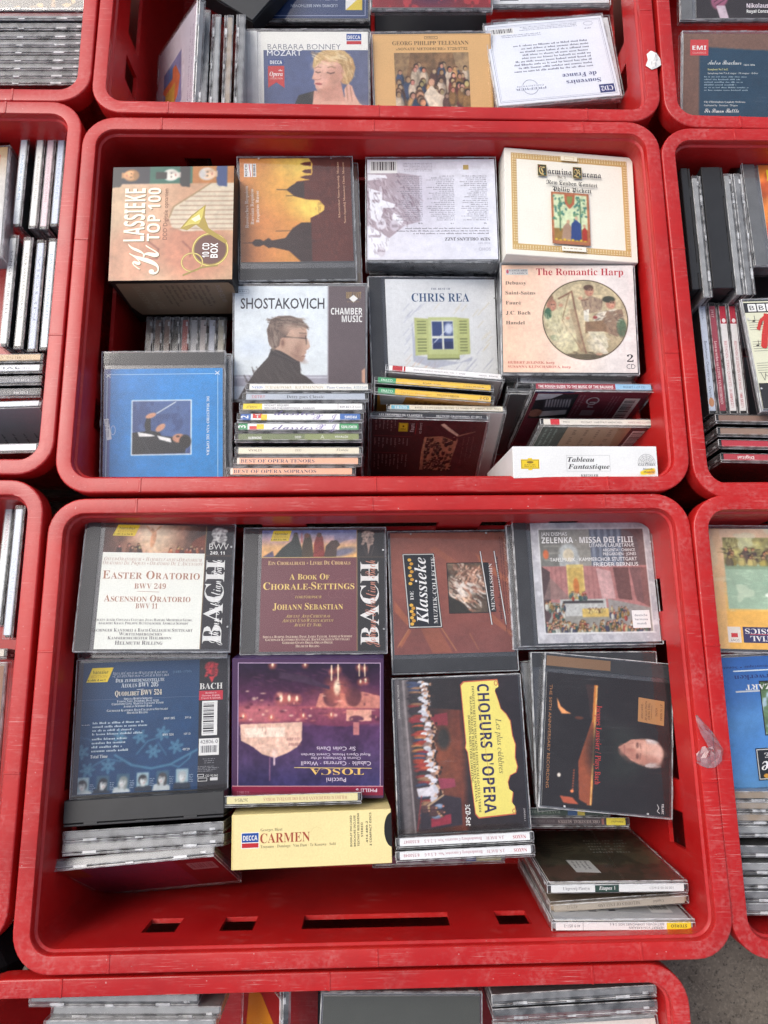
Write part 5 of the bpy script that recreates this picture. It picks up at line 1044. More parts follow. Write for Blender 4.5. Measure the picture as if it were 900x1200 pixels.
def art_choeurs():
    A = Art(119, 138, (84, 112, 778, 930), (34, 30, 34)); P = A.pic(84, 112, 778, 930)
    P.grad([(0, (40, 34, 38)), (.07, (120, 112, 112)), (.12, (70, 58, 60)), (.3, (60, 40, 38)), (.5, (110, 54, 40)), (.55, (46, 34, 36)), (1, (36, 30, 36))], 0); P.ell(340, 560, 90, 180, (140, 72, 44), 0, .6, .8); P.poly([(270, 270), (540, 300), (540, 112), (160, 112)], (34, 30, 32), .9); P.poly([(270, 310), (370, 300), (370, 370), (280, 365)], (140, 50, 60)); P.ell(340, 440, 36, 60, (50, 46, 42), 0, .3); P.noise(.14, 40, 3); P.line([(130, 112), (165, 930)], 10, (160, 150, 150), .8); P.line([(96, 112), (120, 930)], 26, (120, 114, 116), .7)
    rr = random.Random(4)
    for i in range(70):
        y = 130+i*10.8; x = 190+rr.uniform(-18, 14)+i*.6; c = rr.choice(((170, 64, 56), (190, 90, 60), (150, 50, 60), (70, 80, 110), (196, 130, 80), (60, 60, 56), (176, 70, 50)) if 18 < i < 44 else ((70, 80, 110), (60, 50, 56), (160, 120, 90), (150, 60, 56), (60, 58, 56)))
        P.ell(x, y, 34, 9, [v*.8 for v in c], rr.uniform(-10, 10)); P.ell(x+6, y-2, 26, 6, c)
        P.ell(x+44+rr.uniform(-8, 22), y, 20, 11, rr.choice(((226, 226, 232), (205, 205, 215), (236, 236, 238), (150, 120, 110)))); P.ell(x+66+rr.uniform(-6, 22), y, 9, 8, (206, 160, 130)); P.ell(x+74+rr.uniform(0, 20), y, 7, 7, (50, 36, 32))
    P.poly([(180, 700), (270, 690), (280, 740), (190, 745)], (225, 220, 226)); P.poly([(300, 650), (390, 655), (395, 700), (310, 710)], (150, 60, 80)); P.poly([(200, 800), (330, 740), (420, 760), (420, 900), (190, 920)], (50, 40, 50)); P.poly([(205, 805), (325, 735), (330, 742), (212, 815)], (190, 160, 130)); P.poly([(250, 860), (360, 840), (360, 890), (250, 905)], (150, 46, 64)); P.crowd(240, 790, 330, 850, 9, 18, ((150, 170, 200), (90, 60, 60), (40, 40, 50)), 5, ax='x', down=-1); P.line([(205, 740), (190, 830), (175, 920)], 5, (150, 50, 56)); P.noise(.12, 14, 17); P.done()
    O = (196, 96, 70)
    sh = [(450, 150), (468, 132), (640, 128), (662, 128), (668, 165), (650, 175), (645, 190), (660, 240), (672, 290), (700, 320), (722, 360), (728, 440), (742, 490), (735, 560), (745, 610), (735, 640), (700, 655), (685, 690), (690, 730), (710, 745), (700, 800), (715, 820), (716, 860), (510, 872), (492, 850), (468, 520), (456, 495), (462, 470)]
    cx, cy = 590, 500
    A.poly(sh, O).poly([(cx+(x-cx)*.965, cy+(y-cy)*.982) for x, y in sh], (240, 226, 120)); A.ell(652, 150, 12, 16, (240, 226, 120)).ring(652, 150, 9, 12, 4, O).ell(706, 842, 11, 14, (240, 226, 120)).ring(706, 842, 8, 11, 4, O)
    A.txt('CHOEURS D\'OPERA', 545, 152, 64, 694, (46, 40, 84), 'sb', -90); A.txt('Les plus célèbres', 638, 345, 30, 296, (84, 76, 66), 'i', -90); A.line([(548, 210), (590, 775)], 2.5, (206, 170, 60))
    for t, x, y, L in (('DONIZETTI·BELLINI·MASCAGNI·LEONCAVALLO·CILEA·VERDI', 514, 160, 680), ('WAGNER·MOZART·WEBER·BEETHOVEN·SMETANA', 498, 215, 570), ('BORODIN·KREUTZER·LORTZING', 483, 320, 362)): A.txt(t, x, y, 13, L, (90, 80, 50), 'b', -90)
    A.txt('3CD-Set', 440, 795, 26, 112, W_, 'sbi', -90).txt('DIGITAL RECORDING', 98, 140, 9, 180, (210, 206, 200), 's', -90).txt('290454.1', 758, 830, 9, 66, (200, 196, 196), 's', -90); return A
def art_jacques():
    A = Art(119, 121, (165, 118, 735, 790), (30, 26, 28)); P = A.pic(165, 118, 735, 790); P.fill((30, 25, 27)); P.ell(500, 500, 130, 140, (40, 42, 40), 0, .3)
    P.poly([(385, 165), (402, 165), (388, 770), (366, 770)], (196, 120, 52)); P.poly([(396, 165), (400, 165), (384, 770), (380, 770)], (246, 200, 130)); P.poly([(378, 350), (384, 360), (384, 530), (378, 770), (330, 745), (322, 560)], (150, 76, 46)); P.poly([(345, 165), (385, 165), (380, 345), (370, 330), (362, 250)], (54, 36, 34)); P.poly([(215, 245), (235, 290), (262, 312), (285, 322), (240, 326), (222, 296)], (236, 160, 100)); P.ell(320, 340, 20, 8, (90, 50, 36)); P.poly([(244, 735), (300, 738), (330, 770), (262, 768)], (186, 90, 60)); P.ell(237, 634, 8, 10, (240, 230, 215)); P.ell(298, 708, 8, 8, (240, 140, 90))
    for i in range(8): P.ell(304-i*.5, 605+i*13, 3.5, 4, (190, 90, 56))
    P.ell(420, 500, 60, 120, (24, 22, 22), 0, .4, .7); P.ell(625, 483, 80, 66, (200, 148, 130), 0, .1); P.poly([(500, 470), (560, 425), (600, 420), (600, 545), (560, 530)], (196, 142, 124)); P.ell(665, 490, 38, 62, (222, 190, 178), 0, .2); P.ell(640, 520, 56, 32, (172, 118, 102), 10, .4, .8); P.ell(620, 460, 50, 26, (220, 172, 152), 0, .5, .8); P.ell(588, 452, 7, 15, (90, 56, 50)); P.ell(588, 506, 7, 15, (90, 56, 50)); P.ell(560, 478, 22, 9, (180, 120, 104)); P.line([(528, 460), (530, 500)], 6, (130, 74, 68)); P.ell(607, 478, 5, 40, (180, 124, 108), 0, .4, .7); P.ell(650, 425, 26, 8, (210, 200, 196), 10); P.ell(650, 548, 26, 8, (190, 176, 172), -10); P.ell(640, 470, 60, 30, (226, 180, 160), 10, .6, .6); P.ell(560, 500, 30, 30, (176, 120, 104), 0, .6, .6); P.strands(660, 430, 30, 12, 10, 24, ((226, 216, 212), (180, 168, 164)), .8, 2.5, 3); P.strands(655, 545, 34, 12, -10, 24, ((206, 194, 190), (160, 146, 142)), .8, 2.5, 4); P.line([(600, 440), (603, 466)], 4, (120, 84, 76), .8); P.line([(603, 492), (600, 520)], 4, (120, 84, 76), .8); P.line([(630, 440), (632, 525)], 2, (170, 120, 106), .6); P.line([(640, 445), (642, 522)], 2, (176, 126, 112), .5); P.line([(545, 450), (570, 440)], 3, (160, 106, 94), .7); P.line([(545, 512), (572, 522)], 3, (150, 98, 88), .7); P.ell(520, 482, 16, 26, (186, 130, 114), 0, .5, .7)
    P.noise(.07, 18, 4); P.done()
    A.txt('Jacques Loussier / Plays Bach', 398, 265, 26, 400, (190, 60, 56), 'b', -90, 'l', -.016).txt('THE 50TH ANNIVERSARY RECORDING', 160+20, 182, 13, 520, (170, 116, 72), 's', -90); A.quad((590, 206), (710, 216), (708, 342), (588, 330), (176, 128, 80))
    for t, x, L in (('AT 75 YEARS', 690, 84), ('YOUNG', 668, 44), ('"THIS IS THE BEST', 634, 90), ('PLAYING OF MY LIFE"', 620, 100), ('– Jacques Loussier', 604, 84)): A.txt(t, x, 274-L/2, 10, L, (70, 46, 34), 's', -90)
    A.line([(652, 240), (650, 310)], 1.5, (90, 60, 44)).txt('TELARC', 700, 730, 9, 50, (215, 212, 212), 'sb', -90).line([(680, 735), (688, 752), (680, 768), (692, 778)], 2.5, (210, 206, 206)); return A
def art_triomphe():
    A = Art(118, 137, (62, 276, 690, 950), (70, 38, 38)); P = A.pic(350, 290, 640, 700).fill((68, 37, 39)); P.noise(.15, 50, 3); P.poly([(440, 310), (460, 300), (550, 385), (545, 400), (480, 350)], (232, 206, 180)); P.poly([(545, 390), (640, 355), (642, 360), (550, 402)], (150, 110, 92)); P.poly([(360, 410), (460, 400), (545, 440), (520, 690), (350, 690)], (176, 126, 96)); P.crowd(375, 400, 530, 690, 110, 12, ((40, 28, 26), (66, 48, 42), (90, 64, 54), (34, 26, 26)), 5, (226, 176, 140)); P.poly([(360, 415), (375, 410), (360, 570), (350, 640), (345, 600)], (200, 150, 116)); P.poly([(545, 400), (550, 440), (530, 600), (520, 690), (530, 560)], (180, 130, 104)); P.noise(.2, 12, 8); P.done(); yellow_badge(A, 237, 338, 52, 66)
    A.txt('Fauré', 298, 372, 22, 66, (214, 200, 196), 'sb', 90).txt('et divers', 340, 384, 18, 84, (206, 190, 186), 's', 90).line([(310, 300), (306, 390)], 3, (170, 50, 50)); A.rows(82, 285, 210, 372, 6, (150, 120, 116), 3, .3, 'v', .3).rows(78, 425, 285, 512, 9, (150, 120, 116), 5, .32, 'v', .45).line([(70, 406), (290, 412)], 2, (170, 50, 50)).line([(70, 545), (270, 549)], 2, (170, 50, 50)).rows(78, 560, 285, 700, 9, (150, 120, 116), 7, .3, 'v', .5).rows(580, 400, 660, 640, 3, (110, 76, 70), 8, .2, 'v', .4); return A
def art_rough():
    A = Art(118, 137, (0, 0, 118, 137), (116, 42, 58)); P = A.pic(4, 6, 46, 60).fill((40, 36, 42)); P.poly([(14, 20), (42, 14), (44, 50), (18, 56)], (70, 66, 76))
    for k in range(9): P.line([(16+k*3, 18), (18+k*3, 34)], 1.2, (205, 205, 210))
    P.poly([(14, 44), (42, 40), (43, 50), (16, 56)], (210, 210, 214)); P.ell(10, 48, 7, 9, (166, 112, 96)); P.poly([(4, 6), (30, 6), (20, 16), (4, 20)], (206, 206, 214)); P.noise(.1, 8, 3); P.done(); A.rect(0, 0, 40, 4, (44, 50, 92)); A.rows(48, 8, 56, 62, 2, (150, 110, 120), 3, .4, 'v').rows(82, 10, 92, 62, 3, (150, 110, 120), 5, .4, 'v'); A.ring(64, 20, 6, 7, 1.6, (190, 180, 186)).txt('ru', 68, 34, 8, 12, (200, 190, 196), 'sb', 90); A.rect(58, 40, 72, 52, (150, 120, 130)); A.bars(96, 14, 112, 62, ax='y'); return A
def art_vang():
    A = Art(118, 137, (0, 0, 118, 137), (176, 142, 116)); A.rect(0, 0, 26, 137, (40, 56, 52)).rows(4, 6, 20, 70, 3, (130, 150, 144), 3, .35, 'v').rows(34, 8, 84, 70, 4, (130, 96, 76), 6, .25, 'v', .5).rect(92, 0, 118, 137, (74, 62, 62)).bars(96, 10, 112, 50, ax='y'); return A
def art_maroon():
    A = Art(137, 118, (0, 0, 137, 118), (146, 58, 94)); A.rect(0, 0, 18, 40, (150, 70, 40)).rect(100, 0, 137, 118, (120, 30, 44)); A.rows(24, 10, 92, 44, 4, (110, 76, 96), 3, .3); A.bars(108, 22, 132, 50, (120, 90, 96), (196, 180, 180)); return A
def art_etapes():
    A = Art(118, 137, (0, 0, 118, 137), (86, 78, 62)); P = A.pic(0, 0, 118, 137, 1.2).fill((98, 92, 72)); P.noise(.25, 40, 3); P.rect(0, 96, 118, 137, (92, 70, 58)); P.blot(.56, 14, (60, 56, 44), 6, .6); P.done(); A.rows(60, 30, 108, 70, 5, (150, 150, 140), 4, .35); A.ring(98, 30, 6, 4, 1, (40, 40, 40)); A.quad((28, 84), (50, 86), (52, 116), (30, 114), (214, 214, 208)).rows(32, 88, 48, 112, 4, (120, 120, 120), 6, .4, 'v')
    for k in range(6): A.line([(6, 30+k*6), (30, 34+k*6), (44, 28+k*6)], 1.2, (46, 38, 30))
    return A
def art_textback(bg, ink, seed, side=None, axis='h', w_=137, h_=118):
    A = Art(w_, h_, (0, 0, 100, 100), bg)
    if side: A.rect(0, 0, 8, 100, side).rect(94, 0, 100, 100, side)
    A.rows(14, 12, 70, 70, 10, ink, seed, .35, axis, .4); A.bars(76, 70, 92, 90); A.rows(14, 80, 60, 92, 3, ink, seed+3, .4, axis, .3); return A
def art_bonney():
    A = Art(121, 119, (58, 95, 412, 440), (236, 236, 228)); P = A.pic(66, 154, 412, 440); P.grad([(0, (72, 86, 128)), (.5, (78, 92, 132)), (1, (96, 102, 130))], 0); P.noise(.05, 60, 3); sk = (222, 172, 150); hr = (205, 172, 118)
    P.poly([(168, 330), (185, 305), (235, 285), (300, 300), (345, 310), (390, 330), (400, 440), (160, 440)], sk); P.poly([(165, 335), (180, 300), (232, 286), (226, 330), (200, 440), (160, 440)], (30, 30, 36)); P.poly([(250, 270), (320, 255), (335, 320), (260, 318)], (206, 152, 132)); P.poly([(228, 205), (232, 178), (252, 160), (290, 150), (335, 156), (362, 182), (370, 212), (362, 244), (344, 266), (326, 262), (310, 240), (240, 240)], (186, 148, 96))
    P.poly([(240, 194), (234, 214), (232, 226), (228, 238), (225, 246), (233, 250), (234, 257), (231, 263), (236, 267), (236, 274), (244, 286), (258, 292), (280, 288), (306, 270), (328, 244), (330, 214), (312, 188), (276, 178), (252, 182)], sk)
    P.ell(300, 246, 26, 32, (190, 138, 116), 40, .6, .75); P.ell(270, 284, 32, 9, (180, 126, 106), -14, .6, .7); P.ell(256, 206, 26, 16, (238, 196, 174), 0, .6, .7); P.ell(258, 250, 16, 14, (236, 184, 166), 0, .7, .6)
    P.line([(236, 212), (246, 208), (256, 210)], 3, (150, 112, 82), .8); P.line([(278, 210), (292, 207), (304, 212)], 3, (150, 112, 82), .8); P.line([(238, 224), (246, 227), (254, 225)], 3.4, (86, 58, 52), .9); P.line([(276, 226), (288, 230), (300, 226)], 3.4, (86, 58, 52), .9); P.ell(246, 219, 8, 4, (206, 158, 138), 0, .5, .7); P.ell(288, 220, 11, 4, (206, 158, 138), 0, .5, .7)
    P.line([(262, 218), (254, 240)], 3, (200, 150, 130), .7); P.line([(232, 249), (246, 250), (256, 246)], 2.6, (170, 112, 98), .8); P.ell(247, 263, 12, 3.4, (176, 84, 84), 4); P.line([(236, 263), (258, 264)], 1.6, (120, 60, 60), .8); P.ell(250, 276, 9, 3, (236, 188, 170), 0, .5, .6); P.ell(328, 228, 8, 13, (206, 150, 130), 10)
    P.poly([(228, 210), (234, 178), (254, 160), (292, 150), (336, 157), (356, 178), (330, 186), (300, 182), (270, 184), (250, 192), (240, 206)], hr); P.poly([(330, 184), (358, 180), (370, 212), (362, 244), (344, 264), (338, 236), (326, 212)], (190, 152, 100))
    P.poly([(335, 330), (332, 280), (345, 262), (358, 270), (368, 300), (385, 330)], (226, 178, 156)); P.line([(340, 270), (344, 320)], 3, (186, 132, 114)); P.line([(352, 272), (358, 320)], 3, (186, 132, 114)); P.strands(290, 178, 60, 26, 20, 60, ((232, 208, 160), (180, 142, 92), (214, 184, 132), (240, 222, 180)), .6, 3, 3); P.strands(345, 220, 20, 40, 70, 40, ((226, 200, 150), (170, 132, 84), (206, 176, 124)), .6, 3, 4); P.strands(244, 186, 10, 16, 110, 16, ((226, 200, 150), (180, 142, 92)), .6, 3, 5)
    P.ell(272, 300, 40, 16, (196, 144, 124), 0, .6, .6); P.ell(330, 345, 70, 26, (234, 188, 166), 0, .6, .5); P.line([(224, 330), (300, 350)], 3, (196, 146, 126), .6); P.ell(300, 400, 60, 40, (206, 154, 134), 0, .6, .5)
    P.noise(.05, 14, 6); P.done()
    A.txt('BARBARA BONNEY', 80, 152, 18, 242, (98, 104, 122), 's', 0, 'l', -.02).txt('MOZART', 78, 172, 18, 114, (242, 242, 240), 's'); decca(A, 340, 100, 392, 137); A.rect(82, 184, 132, 202, (34, 66, 132)).txt('DECCA', 107, 199, 11, 40, W_, 'sb', 0, 'c').poly([(80, 205), (134, 205), (134, 276), (107, 258), (80, 276)], (196, 46, 48)).txt('Opera', 107, 238, 15, 44, W_, 'bi', 0, 'c').txt('the', 122, 222, 6, 14, W_, 'bi', 0, 'c').txt('COLLECTION', 107, 248, 5, 42, (240, 210, 200), 's', 0, 'c'); return A
def art_telemann():
    A = Art(137, 119, (438, 104, 828, 438), (222, 178, 118)); A.frame(440, 106, 826, 436, 2, (196, 150, 92)); A.frame(608, 112, 652, 121, 1.4, (120, 90, 60)).rows(614, 114, 646, 119, 1, (120, 90, 60), 3); A.txt('GEORG PHILIPP TELEMANN', 628, 140, 13, 252, (92, 66, 40), 'b', 0, 'c', -.018).txt('»SONATE METODICHE« 1728/1732', 631, 157, 9, 236, (92, 66, 40), 'b', 0, 'c', -.02)
    P = A.pic(506, 165, 752, 436).grad([(0, (132, 100, 66)), (.5, (112, 84, 58)), (1, (84, 58, 42))], 1); P.noise(.2, 30, 4); P.poly([(506, 165), (560, 165), (540, 260), (506, 280)], (150, 120, 84)); P.poly([(700, 165), (752, 165), (752, 230), (710, 220)], (160, 132, 96)); pal = ((206, 186, 160), (150, 60, 46), (196, 150, 96), (60, 72, 100), (216, 196, 172), (120, 70, 50), (90, 60, 50)); P.crowd(520, 205, 740, 235, 14, 19, pal, 3, (186, 140, 110)); P.crowd(515, 250, 745, 310, 26, 22, pal, 5, (186, 140, 110)); P.poly([(600, 300), (625, 270), (650, 300), (660, 400), (590, 400)], (226, 210, 186)); P.ell(626, 262, 10, 12, (206, 160, 130)); P.poly([(520, 370), (600, 350), (610, 400), (515, 420)], (140, 90, 56)); P.crowd(690, 240, 745, 300, 12, 22, ((110, 50, 36), (80, 60, 40), (150, 110, 60)), 11); P.crowd(580, 300, 640, 330, 3, 34, ((40, 60, 90), (60, 40, 50)), 8); P.noise(.22, 12, 9); P.done(); return A
def art_souvenirs():
    A = Art(138, 119, (10, 65, 640, 525), (228, 232, 240)); A.frame(22, 78, 628, 512, 2, (110, 120, 150)).frame(30, 86, 620, 504, 1.2, (130, 138, 165)); N = (44, 52, 110)
    A.bars(34, 92, 160, 128); A.rows(180, 92, 500, 118, 3, (110, 115, 140), 3, .4, 'h', .2, 'r').rows(40, 132, 300, 152, 2, (110, 115, 140), 5, .4, 'h', .3, 'r'); A.ring(560, 104, 24, 11, 1.5, (100, 108, 140)).rows(535, 128, 588, 138, 1, (110, 115, 140), 6)
    A.rows(120, 195, 540, 360, 9, (92, 96, 122), 7, .42, 'h', .15, 'r'); A.txt('Souvenirs', 560, 420, 24, 180, N, 'b', 180).txt('de France', 545, 382, 24, 180, N, 'b', 180); A.ring(190, 438, 40, 40, 2.2, (90, 100, 130)).rect(110, 426, 272, 452, (228, 232, 240)).txt('PREMIER', 270, 441, 12, 160, (90, 100, 130), 's', 180).txt('COLLECTION', 262, 428, 8, 140, (90, 100, 130), 's', 180); A.rect(542, 458, 620, 504, N).txt('CD2', 612, 468, 26, 62, (235, 236, 245), 'b', 180); return A
def art_bluetop():
    A = Art(137, 118, (0, 0, 137, 118), (34, 58, 104)); A.frame(3, 3, 134, 115, .8, (150, 160, 190)); yellow_badge(A, 20, 98, 26, 12); A.poly([(110, 108), (130, 90), (130, 108)], (214, 190, 60)).poly([(110, 108), (130, 90), (110, 90)], (226, 226, 222)); A.txt('LUDWIG VAN BEETHOVEN', 100, 101, 3.6, 56, (190, 200, 216), 's', 180).txt('Die Klaviersonaten', 100, 93, 3.6, 44, (190, 200, 216), 's', 180).txt('The Piano Sonatas · Les Sonates pour Piano', 104, 86, 3, 74, (170, 180, 200), 's', 180).txt('Nos. 5-8', 100, 79, 3.4, 22, (190, 200, 216), 's', 180); A.rows(20, 20, 110, 60, 8, (110, 130, 170), 3, .3); return A
def art_redtop():
    A = Art(137, 118, (0, 0, 137, 118), (132, 22, 34)); P = A.pic(0, 60, 137, 118).fill((132, 22, 34)); P.noise(.3, 30, 4); P.ell(68, 100, 30, 18, (80, 20, 60), 0, .5); P.blot(.66, 10, (206, 60, 60), 3, .6); P.done(); A.txt('Nicolai', 60, 92, 6, 40, (226, 90, 90), 'scr'); return A
def art_whitetop():
    A = Art(137, 118, (0, 0, 137, 118), (224, 226, 228)); A.rect(8, 92, 30, 114, (46, 46, 50)); A.txt('JOHN WILLIAMS', 118, 104, 7, 76, (60, 62, 70), 'b', 180); A.rows(20, 20, 120, 80, 10, (150, 150, 156), 3, .35); return A
def art_orange():
    A = Art(137, 118, (0, 0, 137, 118), (58, 48, 48)); P = A.pic(0, 40, 137, 118).fill((58, 48, 48)); P.blot(.5, 26, (206, 150, 84), 4, 1.); P.blot(.62, 20, (60, 84, 104), 7, .8); P.blot(.66, 9, (226, 190, 120), 9, .8); P.noise(.15, 12, 3); P.done(); return A
def art_blacktop():
    A = Art(121, 119, (0, 0, 121, 119), (40, 32, 34)); P = A.pic(0, 70, 50, 119).fill((40, 32, 34)); P.ell(26, 96, 9, 13, (150, 84, 110), 20); P.ell(22, 88, 5, 7, (186, 120, 140), 20); P.poly([(22, 104), (32, 104), (36, 119), (26, 119)], (200, 180, 190)); P.line([(20, 100), (30, 92)], 1.5, (96, 50, 70)); P.line([(22, 104), (32, 97)], 1.5, (96, 50, 70)); P.noise(.1, 8, 3); P.done(); A.txt('Nikolaus Harnoncourt', 56, 107, 5, 62, (226, 214, 222), 'sb').txt('Royal Concertgebouw Orchestra', 56, 113, 3.6, 66, W_, 'sb'); return A
def art_emi():
    A = Art(137, 119, (480, 120, 1080, 690), (32, 62, 84)); P = A.pic(480, 120, 1080, 690, 1.).fill((34, 64, 86)); P.noise(.06, 120, 3); P.rect(480, 120, 556, 690, (120, 88, 74)); P.poly([(480, 120), (1080, 120), (1080, 215), (800, 205), (560, 190), (480, 190)], (124, 92, 78)); m = np.random.RandomState(3).rand(*P.X.shape); P.c = np.where(((P.X < 556) | (P.Y < 195))[..., None], P.c*(.8+.35*m[..., None]), P.c); P.done(); A.rect(512, 152, 598, 236, (204, 62, 64)).txt('EMI', 555, 206, 22, 66, W_, 'sb', 0, 'c').txt('CLASSICS', 555, 226, 9, 64, (240, 190, 186), 's', 0, 'c'); T = (216, 222, 220)
    A.txt('Anton Bruckner', 596, 284, 26, 160, T, 'scr', 0, 'l', -.005).txt('1824-1896', 768, 290, 9, 52, T, 's').txt('Symphony No.7 in E', 596, 314, 10, 96, (206, 206, 140), 'b'); A.txt('Symphony No.7 in E major · Mi majeur · E-Dur', 596, 334, 9, 240, T, 's'); A.rows(580, 345, 800, 430, 6, (150, 172, 184), 4, .35, 'h', .3); A.txt('City of Birmingham Symphony Orchestra', 580, 486, 10, 196, T, 'b', 0, 'l', -.02).txt('Conducted by · Direction · Dirigent', 580, 504, 9, 160, T, 's').txt('Sir Simon Rattle', 582, 538, 24, 164, (236, 238, 234), 'scr', 0, 'l', -.005); return A
def art_fatfront():
    A = Art(119, 138, (0, 0, 119, 138), (176, 160, 140)); P = A.pic(0, 0, 119, 138, 1.).grad([(0, (170, 140, 100)), (.3, (206, 200, 190)), (1, (216, 220, 224))], 1); P.noise(.1, 20, 3); P.done(); A.rect(92, 10, 112, 26, (190, 50, 54)).txt('EMI', 102, 21, 5, 14, W_, 'sb', 0, 'c'); return A
def art_orangefire():
    A = Art(121, 119, (0, 0, 121, 119), (206, 96, 40)); P = A.pic(0, 0, 121, 119, 1.).grad([(0, (120, 30, 26)), (.2, (206, 90, 36)), (1, (226, 110, 44))], 1); P.blot(.55, 26, (240, 150, 60), 4, .7); P.noise(.2, 20, 5); P.done(); A.rect(8, 6, 40, 20, (232, 200, 50)).rows(12, 9, 36, 17, 2, (120, 90, 30), 3); return A
def art_bbc():
    A = Art(121, 119, (0, 0, 121, 119), (228, 228, 200)); A.rect(0, 1.5, 121, 13, (34, 32, 34))
    for i, t in enumerate('BBC'): A.rect(4+i*9.6, 3, 12.4+i*9.6, 11.6, W_).txt(t, 8.2+i*9.6, 10, 5.2, 5, K_, 's', 0, 'c')
    for g_ in (22, 46, 70):
        for k in range(5): A.line([(2, g_+k*2.6), (119, g_-3+k*2.6)], .45, (110, 110, 96))
    r = random.Random(3)
    for k in range(34): x, y = r.uniform(3, 116), r.choice((22, 46, 70))+r.uniform(0, 9); A.ell(x, y, 1.5, 1.0, (60, 58, 52), 10).line([(x+1.4, y), (x+1.4, y-6)], .5, (60, 58, 52))
    for k in range(7): A.line([(4+k*4, 80+3*math.sin(k)), (7+k*4, 86+3*math.cos(k*2)), (9+k*4, 80)], .5, (90, 88, 80))
    A.line([(22, 15), (20, 26), (16, 38), (13, 51)], 6.5, (206, 52, 42)).line([(21, 17), (14, 23), (10, 33)], 3.4, (206, 52, 42)).line([(30, 34), (36, 52), (44, 24)], 6, (206, 52, 42)).ell(13, 51, 3.2, 3, (206, 52, 42), 16); A.rect(0, 92, 26, 119, (40, 38, 38)); return A
def art_painting():
    A = Art(138, 118, (0, 0, 138, 118), (230, 178, 96)); P = A.pic(0, 0, 138, 118, .7).grad([(0, (222, 190, 160)), (.35, (226, 190, 146)), (.7, (232, 184, 96)), (1, (232, 176, 70))], 1); P.poly([(86, 80), (138, 80), (138, 118), (92, 118)], (226, 232, 240)); P.rect(15, 9, 138, 80, (160, 186, 160)); P.rect(15, 9, 138, 36, (158, 150, 92)); P.noise(.08, 30, 3); m = (P.X > 15) & (P.Y > 9) & (P.Y < 38); k = P.c.copy(); P.noise(.5, 8, 6); P.crowd(20, 20, 130, 30, 40, 5, ((176, 160, 80), (110, 96, 70), (196, 180, 110), (90, 70, 60)), 5, (190, 140, 90)); P.c = np.where(m[..., None], P.c, k); P.ell(75, 20, 16, 9, (206, 190, 110)); P.ell(63, 18, 4, 4, (206, 120, 80)); P.line([(80, 28), (84, 40), (86, 56)], 2.4, (190, 186, 110)); P.strands(60, 24, 50, 10, 0, 120, ((90, 82, 50), (196, 186, 120), (130, 140, 96), (70, 62, 52)), .12, .9, 3, .5, .7); P.strands(70, 58, 60, 18, 0, 110, ((190, 210, 184), (130, 168, 144), (206, 220, 196)), .14, .8, 4, .3, .5); P.strands(25, 14, 9, 5, 90, 30, ((206, 200, 150), (150, 140, 90)), .5, .7, 5, .1, .7); P.rect(15, 37, 138, 41, (120, 140, 110), .6); P.blot(.6, 16, (206, 216, 190), 8, .5) ; P.poly([(0, 82), (86, 82), (92, 118), (0, 118)], (232, 178, 84)); P.rect(0, 0, 13, 118, (228, 186, 140), .55); P.ell(54, 66, 4, 2, (226, 232, 216)); P.done()
    A.rect(12, 97, 24, 112, (222, 214, 204)).rect(15, 103, 21, 107, (196, 50, 54)).txt('SONY', 22, 108.5, 2.4, 8, (120, 110, 110), 's', 180).rect(26, 97, 94, 112, (46, 46, 92)).txt('ESSENTIAL', 78, 105.5, 5, 46, (230, 226, 226), 'b', 180).txt('CLASSICS', 70, 98.6, 5, 42, (230, 226, 226), 'b', 180).line([(32, 104), (72, 104)], .6, (196, 60, 70)); return A
def art_blue():
    A = Art(137, 119, (0, 0, 137, 119), (52, 104, 172)); P = A.pic(0, 0, 137, 119, 1.2).grad([(0, (44, 92, 160)), (.6, (72, 130, 196)), (1, (90, 150, 206))], 1); P.noise(.07, 40, 4); P.ell(20, 60, 40, 14, (100, 156, 208), -20, .7, .5); P.done(); A.line([(14, 13), (137, 13)], 1.2, (205, 220, 226)).line([(14, 32), (137, 32)], 1.4, (190, 196, 200)); A.txt('meesterwerken', 76, 17, 4.6, 62, (34, 54, 110), 'b', 180).txt('Prelude Romantique ▪ Sonata', 74, 8.5, 2.6, 72, (34, 54, 110), 'b', 180); P = A.pic(38, 24, 110, 72).fill((170, 196, 206)); P.rect(38, 24, 110, 32, (30, 30, 34)); P.ell(54, 44, 11, 9, (226, 226, 220)); P.ell(72, 46, 14, 8, (206, 206, 196)); P.blot(.5, 10, (80, 110, 60), 3, .8); P.ell(60, 40, 8, 6, (232, 230, 226), 0, .4); P.noise(.2, 6, 8); P.done(); A.frame(37, 23, 110, 73, 1., (30, 30, 36)).txt('MOZART', 64, 26, 5, 40, (226, 226, 222), 'b', 180); A.rect(26, 84, 137, 113, (26, 28, 34)).frame(27, 85, 137, 112, .8, (206, 206, 204)).txt('Klassieke', 100, 96, 12, 70, (240, 240, 238), 'bi', 180).txt('MUZIEK-COLLECTIE', 118, 88.5, 4.6, 84, (220, 220, 218), 'b', 180)
    for k in range(12): A.ell(34+k*8, 109, 3, 2, (206, 150, 50), 8)
    return A
def art_pink():
    A = Art(137, 119, (0, 0, 137, 119), (206, 196, 206)); P = A.pic(30, 30, 100, 100).fill((206, 196, 206)); P.poly([(30, 44), (92, 36), (96, 96), (34, 100)], (130, 130, 170)); P.poly([(40, 60), (60, 44), (80, 50), (92, 70), (70, 84), (56, 100), (38, 96)], (206, 110, 70)); P.poly([(60, 60), (84, 60), (80, 96), (62, 90)], (206, 160, 70)); P.poly([(36, 70), (52, 70), (52, 98), (36, 98)], (80, 120, 170)); P.noise(.1, 12, 4); P.done(); A.rows(20, 8, 120, 22, 2, (170, 150, 170), 4, .3).txt('2', 110, 112, 7, 5, (160, 40, 90), 'sbi'); return A
